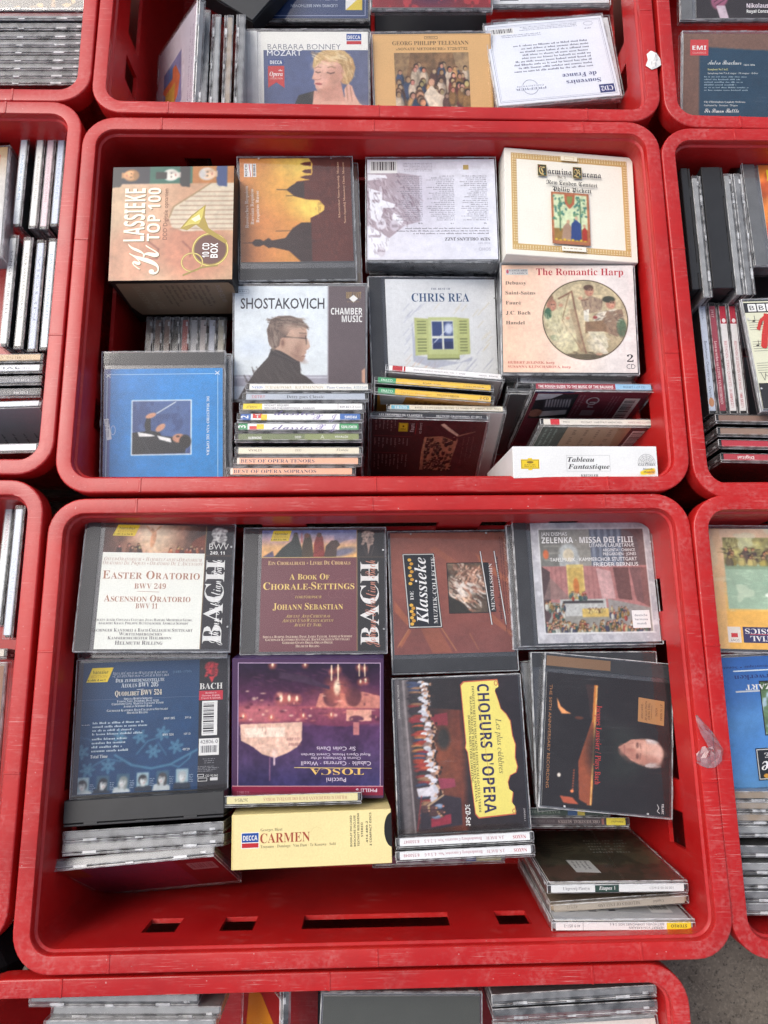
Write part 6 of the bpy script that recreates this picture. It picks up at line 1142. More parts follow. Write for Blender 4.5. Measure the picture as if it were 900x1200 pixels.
def art_grey():
    A = Art(118, 137, (0, 0, 118, 137), (172, 172, 176))
    for k in range(9): A.rows(10+k*11, 40, 13+k*11, 110, 1, (80, 80, 86), k, .7, 'v', .4)
    return A
def art_whitepink():
    A = Art(118, 137, (0, 0, 118, 137), (206, 196, 192)); A.rows(86, 20, 104, 110, 4, (150, 130, 130), 3, .3, 'v', .4); return A
def art_green():
    A = Art(118, 137, (0, 0, 118, 137), (196, 132, 44)); A.poly([(2, 0), (30, 0), (26, 18), (4, 20)], (206, 200, 190)).rows(40, 8, 110, 60, 4, (150, 96, 36), 3, .3); return A
def art_redface():
    A = Art(118, 137, (0, 0, 118, 137), (196, 184, 176)); A.rows(10, 12, 100, 60, 5, (150, 140, 136), 3, .3); return A
def art_purple():
    A = Art(118, 137, (0, 0, 118, 137), (110, 34, 62))
    for k in range(10): A.line([(4, 6+k*5), (84, 4+k*5)], 1, (70, 24, 44))
    A.rect(84, 0, 92, 40, (40, 66, 130)).rect(92, 0, 116, 40, (200, 190, 130)); return A
def art_orangecd():
    A = Art(119, 121, (0, 0, 119, 121), (150, 24, 24)); A.poly([(0, 121), (20, 24), (60, 16), (119, 30), (119, 121)], (226, 150, 30)).poly([(60, 40), (90, 36), (80, 46)], (236, 226, 200)); return A

# ------------------------------------------------------------------ upper middle crate
G5 = 'cd cases in the upper middle crate'
box('klassieke', 'brown cardboard box set with a brass hunting horn and three portraits on top', art_klassieke(), (30, 26, 24), art_klassieke_side())
jewel('russian', 'cd case showing dark church domes against an orange sunset sky', 'B', 'dark', art_russian(), group=G5)
jewel('under3', 'cd case just peeping out beneath the orange sunset church cover', 'B', 'tan', None, group=G5)
jewel('neworleans', 'thick cd case, upside down, white back with mauve jazz musicians', None, 'dark', art_neworleans(), True, group=G5)
jewel('under2', 'plain dark case under the upside down white and mauve jazz case', None, 'dark', None, group=G5)
box('carmina', 'white card box with gold border and small medieval garden picture', art_carmina(), (236, 232, 222))
jewel('shosta', 'thick cd case with a grey haired man in glasses seen in profile', None, 'light', art_shosta(), True, group=G5)
jewel('rea', 'white cd case with a drawn window between pale green shutters', 'L', 'dark', art_rea(), group=G5)
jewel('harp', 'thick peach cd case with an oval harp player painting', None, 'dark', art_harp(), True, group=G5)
jewel('maestro', 'bright blue cd case with a sideways conductor photo', 'T', 'dark', art_maestro(), group=G5)
jewel('under6', 'cd case hidden beneath the bright blue conductor case, only its edge showing', None, 'grey', None, group=G5)
GS = 'stack of upright spines in the upper middle crate'
BL = (60, 64, 84)
ROWS = [
 ('white spine with a small blue word, rearmost of the stack beside the conductor case', spine((238, 236, 226), [('t', 'NAXOS', 2, 7.3, 4.2, 9, (60, 110, 190), 'b'), ('t', 'TCHAIKOVSKY · RACHMANINOV:', 13, 7.4, 4.4, 50, (176, 160, 120), 'b', 0, 'l', -.02), ('t', 'Piano Concertos', 65, 7.4, 4.2, 21, (80, 110, 150), 'b', 0, 'l', -.02), ('t', '8.553268', 88, 7.4, 4, 11, (110, 150, 170), 's')])),
 ('pale blue grey spine with one red word, second in the same stack', spine((180, 188, 198), [('t', 'DETRY', 5, 7.2, 4.8, 11, (196, 96, 96), 's'), ('t', 'Detry goes Classic.', 34, 7.4, 5, 32, (60, 62, 72), 'b', 0, 'l', -.02)])),
 ('white spine with a yellow label at its left end, third in its stack', spine(W_, [('r', 0, 0, 16, 10, (240, 212, 40)), ('t', 'STEREO', 3, 7, 3.6, 9, (110, 96, 40), 's'), ('t', 'MOZART: REQUIEM', 18, 4.4, 3, 20, BL, 's'), ('t', 'BERLINER PHILHARMONIKER · KARAJAN', 18, 8.6, 3, 42, BL, 's'), ('r', 79.5, 0, 79.8, 10, (120, 120, 120)), ('t', '429 821-2', 81, 7, 3.4, 12, BL, 's'), ('t', 'GGA', 94, 7, 3, 5, (150, 150, 150), 's')])),
 ('white spine with purple scribble and blue ends marked 2', spine(W_, [('r', 0, 0, 8.5, 10, (60, 104, 176)), ('t', '2', 6.4, 7.2, 6, 4.4, W_, 'sb', 90), ('r', 10, 0, 18, 7, (214, 60, 56)), ('t', 'T', 12, 6, 5, 4, W_, 'sb'), ('r', 17, 1, 22, 10, (236, 206, 50)), ('t', 'dassics', 28, 2.2, 9, 34, (96, 86, 150), 'scr', 0), ('t', 'X', 60, 9.8, 10, 9, (150, 140, 190), 'scr'), ('t', 'J', 74, 9.8, 10, 7, (150, 140, 190), 'scr'), ('r', 83, 0, 100, 10, (66, 112, 180)), ('t', 'PROMS', 97, 3.2, 4, 10, W_, 'sb', 180)])),
 ('white spine with purple scribble and green ends marked 3', spine(W_, [('r', 0, 0, 7.5, 10, (60, 150, 96)), ('t', '3', 5.8, 7.4, 6, 4.6, W_, 'sb', 90), ('r', 9, 4, 16, 10, (214, 60, 56)), ('r', 15, 1, 21, 9, (236, 206, 50)), ('t', 'classics', 28, 9.8, 9, 34, (96, 86, 150), 'scr'), ('t', 'X', 64, 9.8, 10, 9, (150, 140, 190), 'scr'), ('t', 'J', 76, 9.8, 10, 6, (150, 140, 190), 'scr'), ('r', 84, 0, 100, 10, (70, 156, 100)), ('t', 'KERSTMIS', 98.5, 3.2, 4, 13, W_, 'sb', 180)])),
 ('olive green spine with white lettering in the stack beside the conductor case', spine((116, 126, 88), [('r', 55, 0, 100, 10, (138, 148, 98)), ('t', 'ALBINONI', 8, 8, 3.4, 11, W_, 'sb'), ('t', 'DDD', 47, 7, 3.6, 5, W_, 's'), ('t', 'A', 68, 8, 6, 3.4, (200, 206, 180), 's'), ('t', 'VIVALDI', 80, 6.5, 3.4, 11, W_, 's')])),
 ('plain cream spine with small grey words, between the olive and the peach spines', spine((232, 224, 198), [('t', 'VIVALDI', 8, 6, 3.6, 11, (90, 84, 70), 's'), ('t', 'DDD', 47, 6, 3.6, 5, (120, 112, 94), 's'), ('t', 'Florida', 81, 5.6, 3.8, 10, (90, 84, 70), 'i')])),
 ('peach spine with navy capitals, the rear one of the peach pair', spine((240, 184, 150), [('r', 0, 0, 2, 10, (236, 226, 210)), ('t', 'BEST OF OPERA TENORS', 3, 7.4, 5.2, 61, (62, 62, 100), 'b', 0, 'l', -.012)])),
 ('peach spine with navy capitals, frontmost by the crate rim', spine((240, 184, 150), [('r', 0, 0, 2, 10, (236, 226, 210)), ('t', 'BEST OF OPERA SOPRANOS', 2.6, 7.4, 5.2, 68, (62, 62, 100), 'b', 0, 'l', -.012)])),
]
for i, (lb, sp) in enumerate(ROWS): jewel(f'opera{i}', 'cd case standing on edge, '+lb if len(lb) < 50 else lb, None, 'dark' if i not in (2, 6) else 'grey', None, spine=sp, group=GS)
GM = 'leaning cases in front of the drawn window case'
jewel('redblock', 'leaning cd case with white spine and a red block at its left end', None, 'light', art_redface(), True, spine((240, 238, 236), [('r', 3, 0, 12, 10, (186, 50, 56)), ('r', 13, 0, 14.5, 10, (186, 50, 56)), ('t', 'ENGLISH STRING MINIATURES, VOL. 1 · HARP', 22, 6.4, 3, 46, (110, 108, 112), 's'), ('t', 'NAXOS', 80, 6.6, 3, 7, (110, 108, 112), 's'), ('t', '8.554186', 89, 6.6, 3, 8, (110, 108, 112), 's')]), group=GM)
YE = (240, 196, 70)
jewel('green0', 'rear of the two yellow spined cases with green ends', None, 'black', None, spine=spine(YE, [('r', 0, 0, 16, 10, (60, 160, 104)), ('t', 'ERATO', 3, 6.6, 4, 10, W_, 's'), ('t', 'BONNE · ELGAR', 40, 6.8, 3, 16, (120, 92, 40), 's'), ('t', 'KAMU MUSICA', 76, 6.8, 3, 18, (120, 92, 40), 's')]), group=GM)
jewel('green1', 'front one of the two yellow spined cases, with an orange back', None, 'black', art_green(), True, spine(YE, [('r', 0, 0, 15, 10, (60, 160, 104)), ('t', 'ERATO', 3, 7, 4.4, 10, W_, 's'), ('t', 'The Love Philosopher', 20, 7, 3.4, 28, (206, 156, 50), 'b'), ('t', 'WILLIAM CHRISTIE', 52, 7, 3.4, 20, (120, 92, 40), 'b'), ('t', '2 CD', 90, 7.4, 4.4, 8, (110, 84, 40), 'sb')]), group=GM)
jewel('erato', 'leaning cd case with cream spine and a pale blue block, pale pink back', None, 'light', art_whitepink(), True, spine((228, 220, 198), [('r', 1, 1, 17, 9.5, (120, 186, 206)), ('t', 'ERATO', 4, 7.4, 4.8, 11, W_, 'b'), ('t', 'RAVEL : 2 CONCERTOS · DUTOIT · LE TOMBEAU · JORDAN', 22, 7, 3.6, 62, (96, 92, 88), 'b', 0, 'l', -.02), ('t', 'ECD 75523', 86, 7, 3.4, 12, (96, 92, 88), 's')]), group=GM)
jewel('triomphe', 'leaning cd case with black spine and a dark brown orchestra photo', None, 'light', art_triomphe(), True, spine((34, 34, 40), [('t', 'LES TRIOMPHES DU CLASSIQUE', 6, 7, 4.2, 38, (214, 212, 212), 'b', 0, 'l', -.01), ('t', 'DEUTSCHE GRAMMOPHON 427 602-2', 56, 7, 4, 40, (206, 204, 206), 'b', 0, 'l', -.01)]), group=GM)
jewel('whitespine', 'white spined case mostly hidden behind the maroon accordion case', None, 'grey', None, spine=spine((222, 222, 222), [('t', 'CAPRICCIO · HANDEL', 6, 7, 4, 40, (110, 110, 116), 's')]), group=GM)
jewel('greycase', 'leaning grey backed cd case just left of the maroon accordion case', None, 'grey', art_textback((86, 86, 88), (60, 60, 64), 4, None, 'v', 118, 137), True, group=GM)
jewel('roughguide', 'tilted cd case with a maroon back, accordion photo and pale blue spine end', None, 'dark', art_rough(), True, spine((160, 52, 66), [('r', 69, 0, 100, 10, (150, 196, 226)), ('t', 'THE ROUGH GUIDE TO THE MUSIC OF THE BALKANS', 2, 7.4, 4.6, 65, W_, 'sb'), ('t', 'RGNET 1127 CD', 76, 6.6, 3.6, 19, (80, 100, 130), 's')]), group=GM)
jewel('vanguard', 'tilted cd case with a white spine carrying one red square', None, 'dark', art_vang(), True, spine((226, 220, 208), [('r', 6, 0, 14, 10, (206, 48, 56)), ('t', '99021', 17, 6.4, 3.4, 6, (110, 106, 104), 's'), ('t', 'MOZART · HARTMUT HAENCHEN', 33, 6.6, 3.2, 36, (110, 106, 104), 's'), ('t', 'VANGUARD CLASSICS', 74, 6.6, 3.2, 22, (176, 110, 110), 's')]), group=GM)
box('tableau', 'white card box standing at the front rim, yellow emblem and italic title', art_tableau(), (228, 228, 226))
GD = 'spines standing in the shadow below the hunting horn box'
for i, (c, nm) in enumerate((((112, 96, 88), 'leftmost, grey brown spine'), ((124, 96, 84), 'dull tan spine second from the left'), ((128, 96, 84), 'dull tan spine touching the black one'), ((22, 22, 24), 'black spine'), ((176, 52, 44), 'red spine'), ((196, 196, 200), 'light grey spine right of the red one'), ((206, 196, 194), 'pinkish white spine'), ((214, 220, 234), 'bluish white spine'), ((208, 202, 186), 'rightmost, cream spine'))):
    A = spine(c, [('t', ('ROSSINI', 'MAHLER', 'VERDI', 'BRAHMS', 'MUSSORGSKY', 'HAYDN', 'SCHUMANN', 'ELLINGTON', 'DVORAK')[i], 2, 7.2, 4, 22, (60, 56, 56) if i != 3 else (120, 116, 116), 'sb')])
    if i == 4: A.rect(0, 0, 24, 10, (206, 190, 160))
    jewel(f'deep{i}', nm+' in the shadow below the hunting horn box', None, 'black', None, spine=A, group=GD)

# ------------------------------------------------------------------ lower middle crate
G8 = 'cd cases in the lower middle crate'
jewel('easter', 'cream cd cover with orange capitals under a sunburst painting', 'L', 'dark', art_easter(), group=G8)
jewel('under5', 'cd case lying directly under the cream cover with orange capitals', None, 'dark', None, group=G8)
jewel('chorale', 'maroon cd cover with yellow capitals below three cloaked riders', 'L', 'dark', art_chorale(), group=G8)
jewel('mendel', 'rust brown cd cover with a sideways black panel and bathers painting', 'B', 'dark', art_mendel(), group=G8)
jewel('zelenka', 'grey marbled cd cover framing a painting of a crowded church hall', 'L', 'dark', art_zelenka(), group=G8)
jewel('under4', 'cd case beneath the grey marbled cover, only its left edge showing', None, 'grey', None, group=G8)
jewel('aeolus', 'dark blue cd back with six small portraits along its lower edge', None, 'dark', art_aeolus(), True, group=G8)
box('tosca', 'purple box set, upside down, with a floodlit castle at night', art_tosca(), (70, 50, 92))
r = box('carmen', 'pale yellow box set standing on edge with red title', art_carmen(), (232, 214, 150), art_carmen_side())
v, f = [], []
n = 24
for k in range(n+1):
    q = math.radians(90+180*k/n); v.append((.0712+.0068*math.cos(q), .0055+.0145*math.sin(q), .0627))
v2 = [(a, b, .0610) for a, b, _ in v]
mesh_obj('thumb_notch', v+v2, [list(range(n+1))]+[[i, i+1, i+1+n+1, i+n+1][::-1] for i in range(n)], TRAY['black'], r)  # flat dark patch painted for the shaded hollow of the cutout
G8b = 'cases standing on edge at the front of the lower middle crate'
jewel('wilhelm', 'cd case with pale yellow spine, upside down, behind the yellow box set', None, 'grey', None, spine=spine((226, 216, 160), [('t', 'WILHELM FRIEDEMANN BACH ORCHESTRAL WORKS', 92, 3, 4.4, 64, (190, 130, 106), 'b', 180, 'l', -.02), ('t', '36785/6', 16, 3, 4.2, 10, (110, 104, 84), 's', 180)]), group=G8b)
jewel('choeurs', 'thick cd case with a sideways yellow scroll title above a stage chorus', None, 'dark', art_choeurs(), True, group=G8)
for i, (a, b) in enumerate((('Nos. 1, 2 & 3', '8.550047'), ('Nos. 4, 5 & 6', '8.550048'))):
    jewel(f'brand{i}', ('rear' if i == 0 else 'front')+' one of two white spines with red lettering below the scroll title case', None, 'grey', None, spine=spine((232, 234, 234), [('t', 'NAXOS', 97, 3, 4.4, 10, (186, 50, 62), 'b', 180), ('t', 'J.S. BACH:', 80, 3, 4, 14, (176, 100, 110), 'b', 180, 'l', -.025), ('t', 'Brandenburg Concertos '+a, 63, 3, 4, 44, (176, 100, 110), 'b', 180, 'l', -.025), ('t', b, 15, 3, 3.8, 12, (176, 90, 100), 's', 180)]), group=G8b)
jewel('purple', 'purple backed cd case low under the two white spines with red lettering', None, 'light', art_purple(), True, spine((120, 44, 70), [('r', 72, 0, 80, 10, (50, 80, 150)), ('r', 80, 0, 100, 10, (206, 200, 140))]), group=G8b)
r = jewel('jacques', 'black cd cover with an older man\'s face turned sideways', 'T', 'dark', art_jacques(), group=G8)
Art(62, 9.5, None, (128, 98, 72)).build('paper_strip', r, (-.0605, .0585, .0036), (1, 0, 0), (0, 1, 0), PRINT)
jewel('under0', 'cd case with a plain dark strip just under the black sideways face cover', 'T', 'dark', None, group=G8)
jewel('under7', 'lowest case of the pile under the black sideways face cover', None, 'light', None, group=G8)
jewel('greenspine', 'dark green spine deep below the black sideways face cover', None, 'black', None, spine=spine((60, 74, 62), [('t', 'RAVEL & PROKOFIEV', 62, 3, 4, 40, (130, 140, 126), 'b', 180), ('r', 68, 0, 76, 10, (60, 90, 130)), ('r', 76, 0, 82, 10, (200, 180, 70))]), group=G8b)
jewel('orch', 'dark brown spine with a yellow label at its right end', None, 'black', None, spine=spine((66, 54, 56), [('r', 84.5, 0, 100, 10, (224, 206, 60)), ('r', 80.5, 1, 82.5, 9, (140, 90, 80)), ('t', 'hänssler', 98, 4, 3, 10, (110, 96, 40), 's', 180), ('t', 'ORCHESTRAL SUITES', 79, 3, 4.4, 34, (160, 146, 140), 'b', 180), ('t', 'BWV 1066-1069', 42, 3, 3.4, 20, (110, 100, 98), 's', 180)]), group=G8b)
jewel('black', 'thick all black case standing on edge under the dark blue cover with portraits', None, 'black', None, group=G8b, opaque=True)
jewel('edge0', 'clear edged case right in front of the thick black case', None, 'grey', None, group=G8b)
jewel('edge1', 'clear edged case between its clear neighbour and the leaning maroon backed case', None, 'grey', None, group=G8b)
jewel('maroon', 'leaning case with a dark maroon back, frontmost in the left corner', None, 'grey', art_maroon(), True, group=G8b)
jewel('etapes', 'leaning case with white spine and a dark green block in its middle', None, 'dark', art_etapes(), True, spine((226, 228, 226), [('r', 33, 0, 51, 10, (32, 64, 54)), ('t', 'Etapes 1', 36, 7.2, 4.6, 12, W_, 'bi'), ('t', 'Uitgeverij Plantyn', 9, 7, 4, 20, (110, 110, 112), 'b', 0, 'l', -.02), ('t', 'CD912 00 00 001', 74, 7, 3, 18, (120, 120, 120), 's')]), flip=True, group=G8b)
jewel('melodies', 'cd case with plain beige grey spine, between two whiter spines', None, 'tan', None, spine=spine((176, 166, 152), [('t', 'MELODIES OF ENGLAND', 66, 3.4, 4.4, 32, (96, 86, 80), 'b', 180, 'l', -.02), ('t', 'Capriol', 84, 3.4, 3.6, 8, (110, 100, 92), 'b', 180), ('t', '437512', 18, 3, 4, 8, (130, 120, 110), 's', 180)]), flip=True, group=G8b)
jewel('beethoven', 'white spined case with a yellow right end, frontmost in the right corner', None, 'light', art_textback((186, 188, 190), (80, 80, 86), 11, None, 'v', 118, 137), True, spine((236, 236, 234), [('r', 82, 0, 100, 10, (238, 214, 40)), ('t', 'STEREO', 97, 3.4, 3.6, 12, (110, 96, 40), 'sb', 180), ('t', 'BEETHOVEN: SYMPHONIES NOS. 5 & 6', 80, 1.6, 3, 40, (80, 80, 90), 's', 180), ('t', 'HERBERT VON KARAJAN', 80, 5.8, 3, 26, (80, 80, 90), 's', 180), ('r', 20, 0, 20.3, 10, (130, 130, 130)), ('t', '419 051-2', 18, 3, 3.6, 12, (90, 90, 96), 's', 180)]), flip=True, group=G8b)

# ------------------------------------------------------------------ upper rows
G1 = 'cd cases in the top middle crate'
jewel('pinkcover', 'leaning pale pink cover with a small orange and blue picture', None, 'light', art_pink(), True, group=G1)
for i, (tr, nm) in enumerate((('grey', 'nearest the leaning pink cover'), ('light', 'second to the right of the leaning pink cover'), ('tan', 'with an olive tinge, third right of the pink cover'), ('grey', 'beside the cover with the blonde woman'))):
    jewel(f'cr1edge{i}', 'upright clear edged case '+nm, None, tr, None, group=G1)
jewel('darkbox', 'slanting black and grey thick case behind the upright clear cases', 'B', 'black', None, group=G1, opaque=True)
jewel('bonney', 'cd cover with a short haired blonde woman on blue grey', 'L', 'white', art_bonney(), group=G1)
jewel('telemann', 'tan cd cover with a painting of musicians round a keyboard', None, 'light', art_telemann(), True, group=G1)
jewel('souvenirs', 'white upside down cd back with a dark blue corner tab', None, 'light', art_souvenirs(), True, group=G1)
jewel('under1', 'white case with a blue strip, under the upside down white back', None, 'light', art_textback((226, 228, 232), (150, 154, 164), 6, None), True, group=G1)
jewel('bluetop', 'dark blue cd cover with a yellow emblem, at the top edge of the photo', None, 'dark', art_bluetop(), True, group=G1)
jewel('redtop', 'dark red cd cover at the top edge of the photo', None, 'dark', art_redtop(), True, group=G1)
jewel('whitetop', 'white cd back lying above the upside down white back', None, 'grey', art_whitetop(), True, group=G1)
ORD = ['first', 'second', 'third', 'fourth', 'fifth', 'sixth', 'seventh', 'eighth', 'ninth']
G2 = 'clear edged cases in the upper left crate'
jewel('orangecover', 'dark cd cover with orange and blue figures in the upper left corner', None, 'grey', art_orange(), True, group=G2)
for i in range(9): jewel(f'cr2edge{i}', ORD[i]+' clear edged case in front of the dark orange figured cover', None, ('grey', 'dark', 'dark', 'grey', 'dark', 'dark', 'grey', 'dark', 'black')[i], None, group=G2)
G3 = 'cd cases in the upper right crate'
jewel('blacktop', 'black cd cover with pink hands, in the upper right corner', 'L', 'grey', art_blacktop(), group=G3)
jewel('emi', 'dark blue cd back with a brown border and red square logo', None, 'light', art_emi(), True, group=G3)
G4 = 'upright spines in the left crate'
NM = (('white spine with pale blue lettering', (226, 234, 238), (90, 150, 200)), ('white spine with grey lettering', (236, 238, 232), (150, 150, 140)), ('pale pink spine', (226, 206, 212), (190, 150, 160)), ('pale blue spine', (206, 222, 240), (150, 176, 206)))
for i, (nm, c, k) in enumerate(NM): jewel(f'cr4a{i}', nm+', far row at the left edge', None, 'dark' if i in (0, 3) else 'grey', None, spine=spine(c, [('t', ('MUZIEK VOOR MIJ', 'KLAVIERKONZERTE · MOZART', 'CHOPIN NOCTURNES', 'SERENADES')[i], 70, 3, 3.8, 46, k, 's', 180)]), group=G4)
NM = (('white spine with dark small lettering, leftmost', (232, 234, 230), (110, 110, 112)), ('white spine with dark capitals', (236, 238, 230), (120, 120, 112)), ('bluish grey spine', (196, 208, 226), (150, 160, 180)), ('white spine with blue grey lettering, by the rim', (222, 236, 240), (110, 150, 176)))
for i, (nm, c, k) in enumerate(NM): jewel(f'cr4b{i}', nm+', near row at the left edge', None, 'dark', None, spine=spine(c, [('t', ('SONGS · PURCELL', 'KEUR VAN DER OPERN · 3', 'VIOLIN', 'DAS WOHLTEMPERIERTE')[i], 88, 3, 4.2, 62, k, 's', 180)]), group=G4)
jewel('cr4fat', 'thick case lying flat left of the pale upright spines', None, 'light', art_fatfront(), True, group=G4)
for i, (c, k, t, nm) in enumerate((((206, 178, 136), (150, 120, 80), 'MOZART · SYMPHONIES · WALTER', 'tan'), ((222, 226, 230), (90, 96, 110), 'ESSENTIAL', 'white'), ((96, 98, 106), (206, 206, 206), '426 210', 'blue grey'), ((74, 74, 78), (226, 226, 226), 'DVORAK', 'dark grey'))):
    jewel(f'cr4h{i}', nm+' spine lying crosswise below the pale upright spines, left edge', None, 'dark', None, spine=spine(c, [('t', t, 34 if i != 3 else 24, 7, 4.4, 50 if i < 2 else 14, k, 's' if i else 'b'), ('t', '446 321-2', 80, 7, 3.4, 12, k, 's')]), group=G4)
jewel('cr4grey', 'case with white spine and plain grey back, in the left crate', None, 'light', art_grey(), True, spine((232, 236, 240)), group=G4)
jewel('cr4white', 'case with a blank white spine, nearest the rim in the left crate', None, 'dark', None, spine=spine((240, 242, 244)), group=G4)
G6 = 'cases in the right crate'
for k, tr, lb in (('cr6a', 'black', 'black edged case against the left wall of the right hand crate'), ('cr6b', 'light', 'clear edged case between the narrow and the wide black edges'), ('cr6c', 'black', 'wide black edged case between two clear edged cases'), ('cr6d', 'light', 'clear edged case just right of the wide black one'), ('cr6e', 'grey', 'clear edged case beside the case with the orange fire cover')): jewel(k, lb, None, tr, None, group=G6, opaque=tr == 'black')
jewel('cr6fat', 'thick case with a grey strip and an orange fire cover', 'L', 'grey', art_orangefire(), group=G6)
SPN = (('pale blue spine, leftmost of four', (206, 216, 232), ('Intrada', 'Beethoven: Ouvertüren · Overtures'), (70, 80, 100)), ('rose red spine', (160, 66, 82), ('2917', 'Leven en werken van LUDWIG VAN BEETHOVEN'), (226, 206, 206)), ('white spine with red top, left one of the pair', (232, 230, 230), ('', 'BEETHOVEN: STRING QUARTETS · BUDAPEST'), (200, 110, 120)), ('white spine with red top, right one of the pair', (234, 232, 232), ('', 'BEETHOVEN: DE SONATEN VOOR PIANO · YVES NAT'), (200, 110, 120)))
for i, (nm, c, t, k) in enumerate(SPN):
    A = spine(c, []); A.txt(t[1], 66, 3, 4.2, 60, k, 'b' if i == 1 else 's', 180)
    if i == 0: A.txt(t[0], 97, 3, 4, 10, (130, 140, 160), 's', 180).ell(8, 5, 4.4, 4.2, (206, 150, 110), 14)
    if i == 1: A.txt(t[0], 97, 3, 4, 8, k, 's', 180)
    if i > 1: A.rect(83, 0, 100, 10, (186, 32, 58)).ell(86, 6, 2.2, 3, (236, 230, 230), 8).txt('388 57 271', 16, 3, 4, 13, k, 's', 180)
    jewel(f'cr6s{i}', nm+', upright in the right crate', None, 'dark', None, spine=A, group=G6)
jewel('bbc', 'cream cd cover with printed music and a red brush stroke', 'R', 'light', art_bbc(), group=G6)
for i, (c, t, nm) in enumerate((((140, 112, 98), 'VIVALDI', 'rear brown spine'), ((150, 124, 108), '', 'front brown spine'), ((186, 54, 66), 'WAGNER', 'rear red spine'), ((180, 60, 70), 'Digital', 'front red spine'))):
    jewel(f'cr6h{i}', nm+' lying crosswise at the front of the right crate', None, 'black', None, spine=spine(c, [('t', t, (60, 0, 60, 26)[i], 3.2, 4.6, 14, (230, 222, 218), 'sb', 180)] if t else []), group=G6)
G7 = 'cases in the lower left crate'
jewel('cr7a', 'upright white spine, left of the bluish one, in the lower left crate', None, 'dark', None, spine=spine((236, 240, 240), [('t', 'KINDERSZENEN', 90, 3, 4, 30, (210, 170, 180), 's', 180)]), group=G7)
jewel('cr7b', 'upright bluish white spine against the rim of the lower left crate', None, 'dark', None, spine=spine((214, 224, 234), [('t', 'NOCTURNES', 60, 3, 4, 36, (180, 194, 210), 's', 180)]), group=G7)
jewel('cr7c', 'beige spined case lying below the two upright spines, lower left', None, 'dark', None, spine=spine((206, 200, 186)), group=G7)
jewel('cr7d', 'brown backed case at the left edge beside the lower middle crate', None, 'tan', art_textback((150, 110, 84), (110, 78, 60), 3), True, group=G7)
G9 = 'cases in the lower right crate'
jewel('painting', 'upside down orange cd cover with a green seaside painting', None, 'dark', art_painting(), True, group=G9)
jewel('blue', 'sky blue upside down cd cover with a black title panel', None, 'grey', art_blue(), True, group=G9)
for i in range(9): jewel(f'cr9e{i}', ORD[i]+' clear edged case counted from the sky blue cover', None, ('tan', 'tan', 'tan', 'light', 'grey', 'light', 'light', 'grey', 'grey')[i], None, group=G9)
G10 = 'cases in the bottom crate'
for i, nm in enumerate('abc'): jewel('cr10'+nm, ('rear', 'middle', 'front')[i]+' clear edged case in the left stack of the bottom crate', None, 'light', None, group=G10)
jewel('orangeface', 'red cd cover with an orange yellow shape in the bottom crate', None, 'dark', art_orangecd(), True, group=G10)
jewel('greybox', 'plain grey thick case in the bottom crate', None, 'grey', Art(137, 118, (0, 0, 137, 118), (78, 80, 74)).rect(24, 22, 137, 118, (40, 41, 42)).rect(24, 22, 137, 23, (110, 112, 112)), True, group=G10)
for i, nm in enumerate('de'): jewel('cr10'+nm, ('rear', 'front')[i]+' smoky clear case in the right stack of the bottom crate', None, 'dark' if i else 'grey', None, group=G10)
jewel('cr10f', 'white and orange cover at the bottom edge under the smoky cases', None, 'light', art_textback((216, 206, 198), (206, 140, 90), 8), True, group=G10)

# plain dark cases deep in the crates, seen through the gaps
for i, (x, y, z, q, lb) in enumerate(((-.072, .40, -.125, 0, 'plain dark case deep in the gap behind the blonde woman cover'), (.075, .40, -.125, 0, 'plain dark case deep in the gap behind the tan musicians cover'), (.415, .05, -.11, 4, 'plain dark case deep under the cream cover with printed music'), (.43, -.08, -.12, 0, 'plain dark case deep below the red brush stroke cover'), (.39, -.215+.05, -.15, 0, 'plain dark case on the bottom behind the lying red spines'), (.075, .04, -.12, 0, 'plain dark case deep below the white drawn window case'), (.22, -.02, -.12, 0, 'plain dark case deep below the peach harp case'), (.015, -.72, -.10, 0, 'plain dark case deep under the plain grey thick case'))):
    POSE[f'fill{i}'] = (142, 125, 24, x, y, z, q, 0, 0)
    jewel(f'fill{i}', lb, None, 'black', None, group='plain dark cases deep in the gaps', opaque=True)

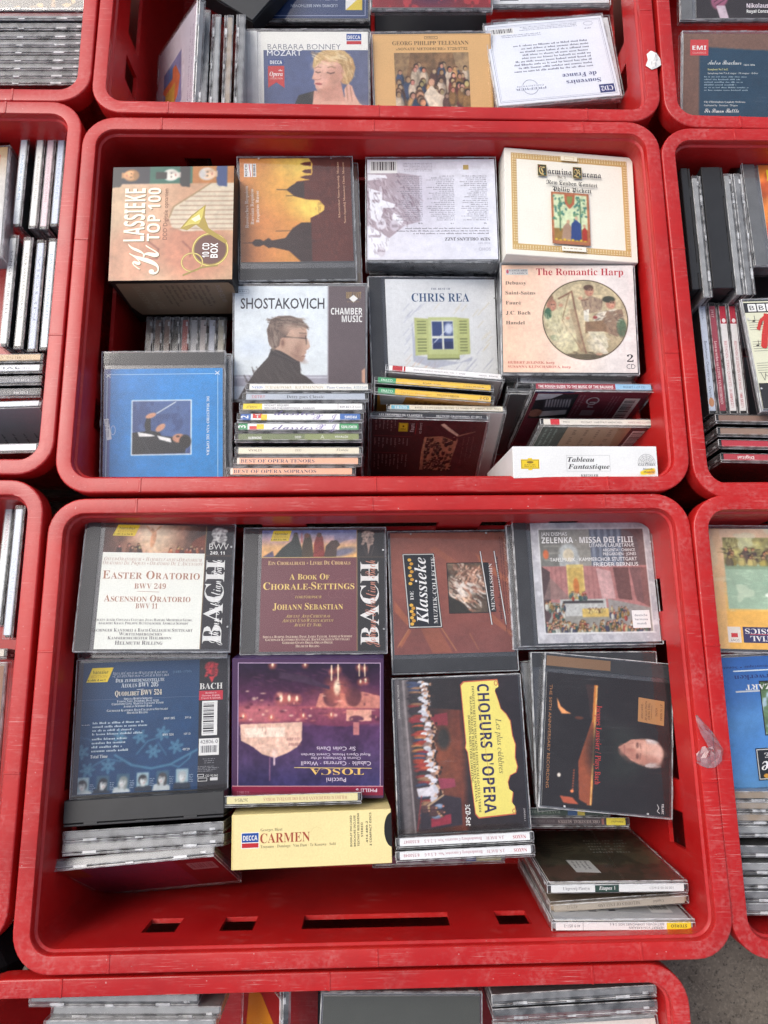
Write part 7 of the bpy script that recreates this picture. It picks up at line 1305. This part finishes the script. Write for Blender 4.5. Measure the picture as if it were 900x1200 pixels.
# ------------------------------------------------------------------ small bits on the rims
def scrap(name, loc, pts, h, mat, label, cat, seed, rz=0, lift=.0):
    r = random.Random(seed); n = len(pts); V = []; F = []
    rings = [(1., .0004), (.8, h*.6), (.45, h), ]
    for k, z in rings:
        for x, y in pts: V.append((x*k+r.uniform(-.0009, .0009), y*k+r.uniform(-.0009, .0009), z*r.uniform(.4, 1.5)))
    V.append((0, 0, h*.7))
    for j in range(2):
        for i in range(n): F.append([j*n+i, j*n+(i+1) % n, (j+1)*n+(i+1) % n, (j+1)*n+i])
    for i in range(n): F.append([2*n+i, 2*n+(i+1) % n, 3*n])
    F.append(list(range(n))[::-1])
    o = mesh_obj(name, V, F, mat); o.location = loc; o.rotation_euler = (0, 0, rz); return tag(o, label, cat)
scrap('paper_scrap', (.3000, .2730, .0004), [(-.007, -.004), (-.004, .003), (-.006, .009), (0, .014), (.006, .012), (.008, .004), (.009, -.003), (.004, -.008), (-.002, -.009)], .0030, CARDW, 'torn scrap of white paper stuck on a crate rim', 'paper scrap', 4)
def torn_tape():
    """a strip of clear tape: one torn blade standing off the rim, the rest crumpled and stuck down"""
    V = []; F = []; n = 13; r = random.Random(8)
    c0 = [(.2785, -.4035, .013), (.2805, -.4075, .0125), (.2830, -.4120, .0115), (.2860, -.4165, .010), (.2895, -.4210, .0080), (.2930, -.4255, .0058), (.2960, -.4300, .0042), (.2975, -.4340, .0032), (.2960, -.4378, .0030), (.2920, -.4400, .0022), (.2875, -.4408, .0014), (.2835, -.4412, .0009), (.2800, -.4414, .0007)]
    wd = [.0004, .0018, .0033, .0044, .0050, .0052, .0050, .0060, .0082, .0096, .0088, .0066, .0036]
    for i, (x, y, z) in enumerate(c0):
        a, b = c0[max(0, i-1)], c0[min(n-1, i+1)]; d = Vector((b[0]-a[0], b[1]-a[1], 0)).normalized(); nx, ny = -d.y, d.x
        for k in range(5):
            u = (k-2)/2; zz = z+.0016*math.cos(u*2.2)*(1 if i < 8 else .5)+r.uniform(-.0004, .0030)*(1 if i > 6 else .25)
            V.append((x+nx*u*wd[i]+r.uniform(-.0003, .0003), y+ny*u*wd[i]+r.uniform(-.0003, .0003), max(.0005, zz)))
    for i in range(n-1):
        for k in range(4): F.append([i*5+k, i*5+k+1, i*5+k+6, i*5+k+5])
    o = mesh_obj('torn_tape', V, F, TAPE); sd = o.modifiers.new('thickness', 'SOLIDIFY'); sd.thickness = .00012
    return tag(o, 'curled piece of torn clear tape on a crate rim', 'tape')
torn_tape()
scrap('black_cloth', (-.352, -.612, -.055), [(-.07, -.028), (-.08, .01), (-.05, .04), (0, .036), (.030, .030), (.042, .004), (.030, -.022), (-.01, -.034)], .034, mat_solid('black_fabric', (.010, .010, .012), .9, .2), 'black cloth stuffed between the crates at the left edge', 'cloth', 6)
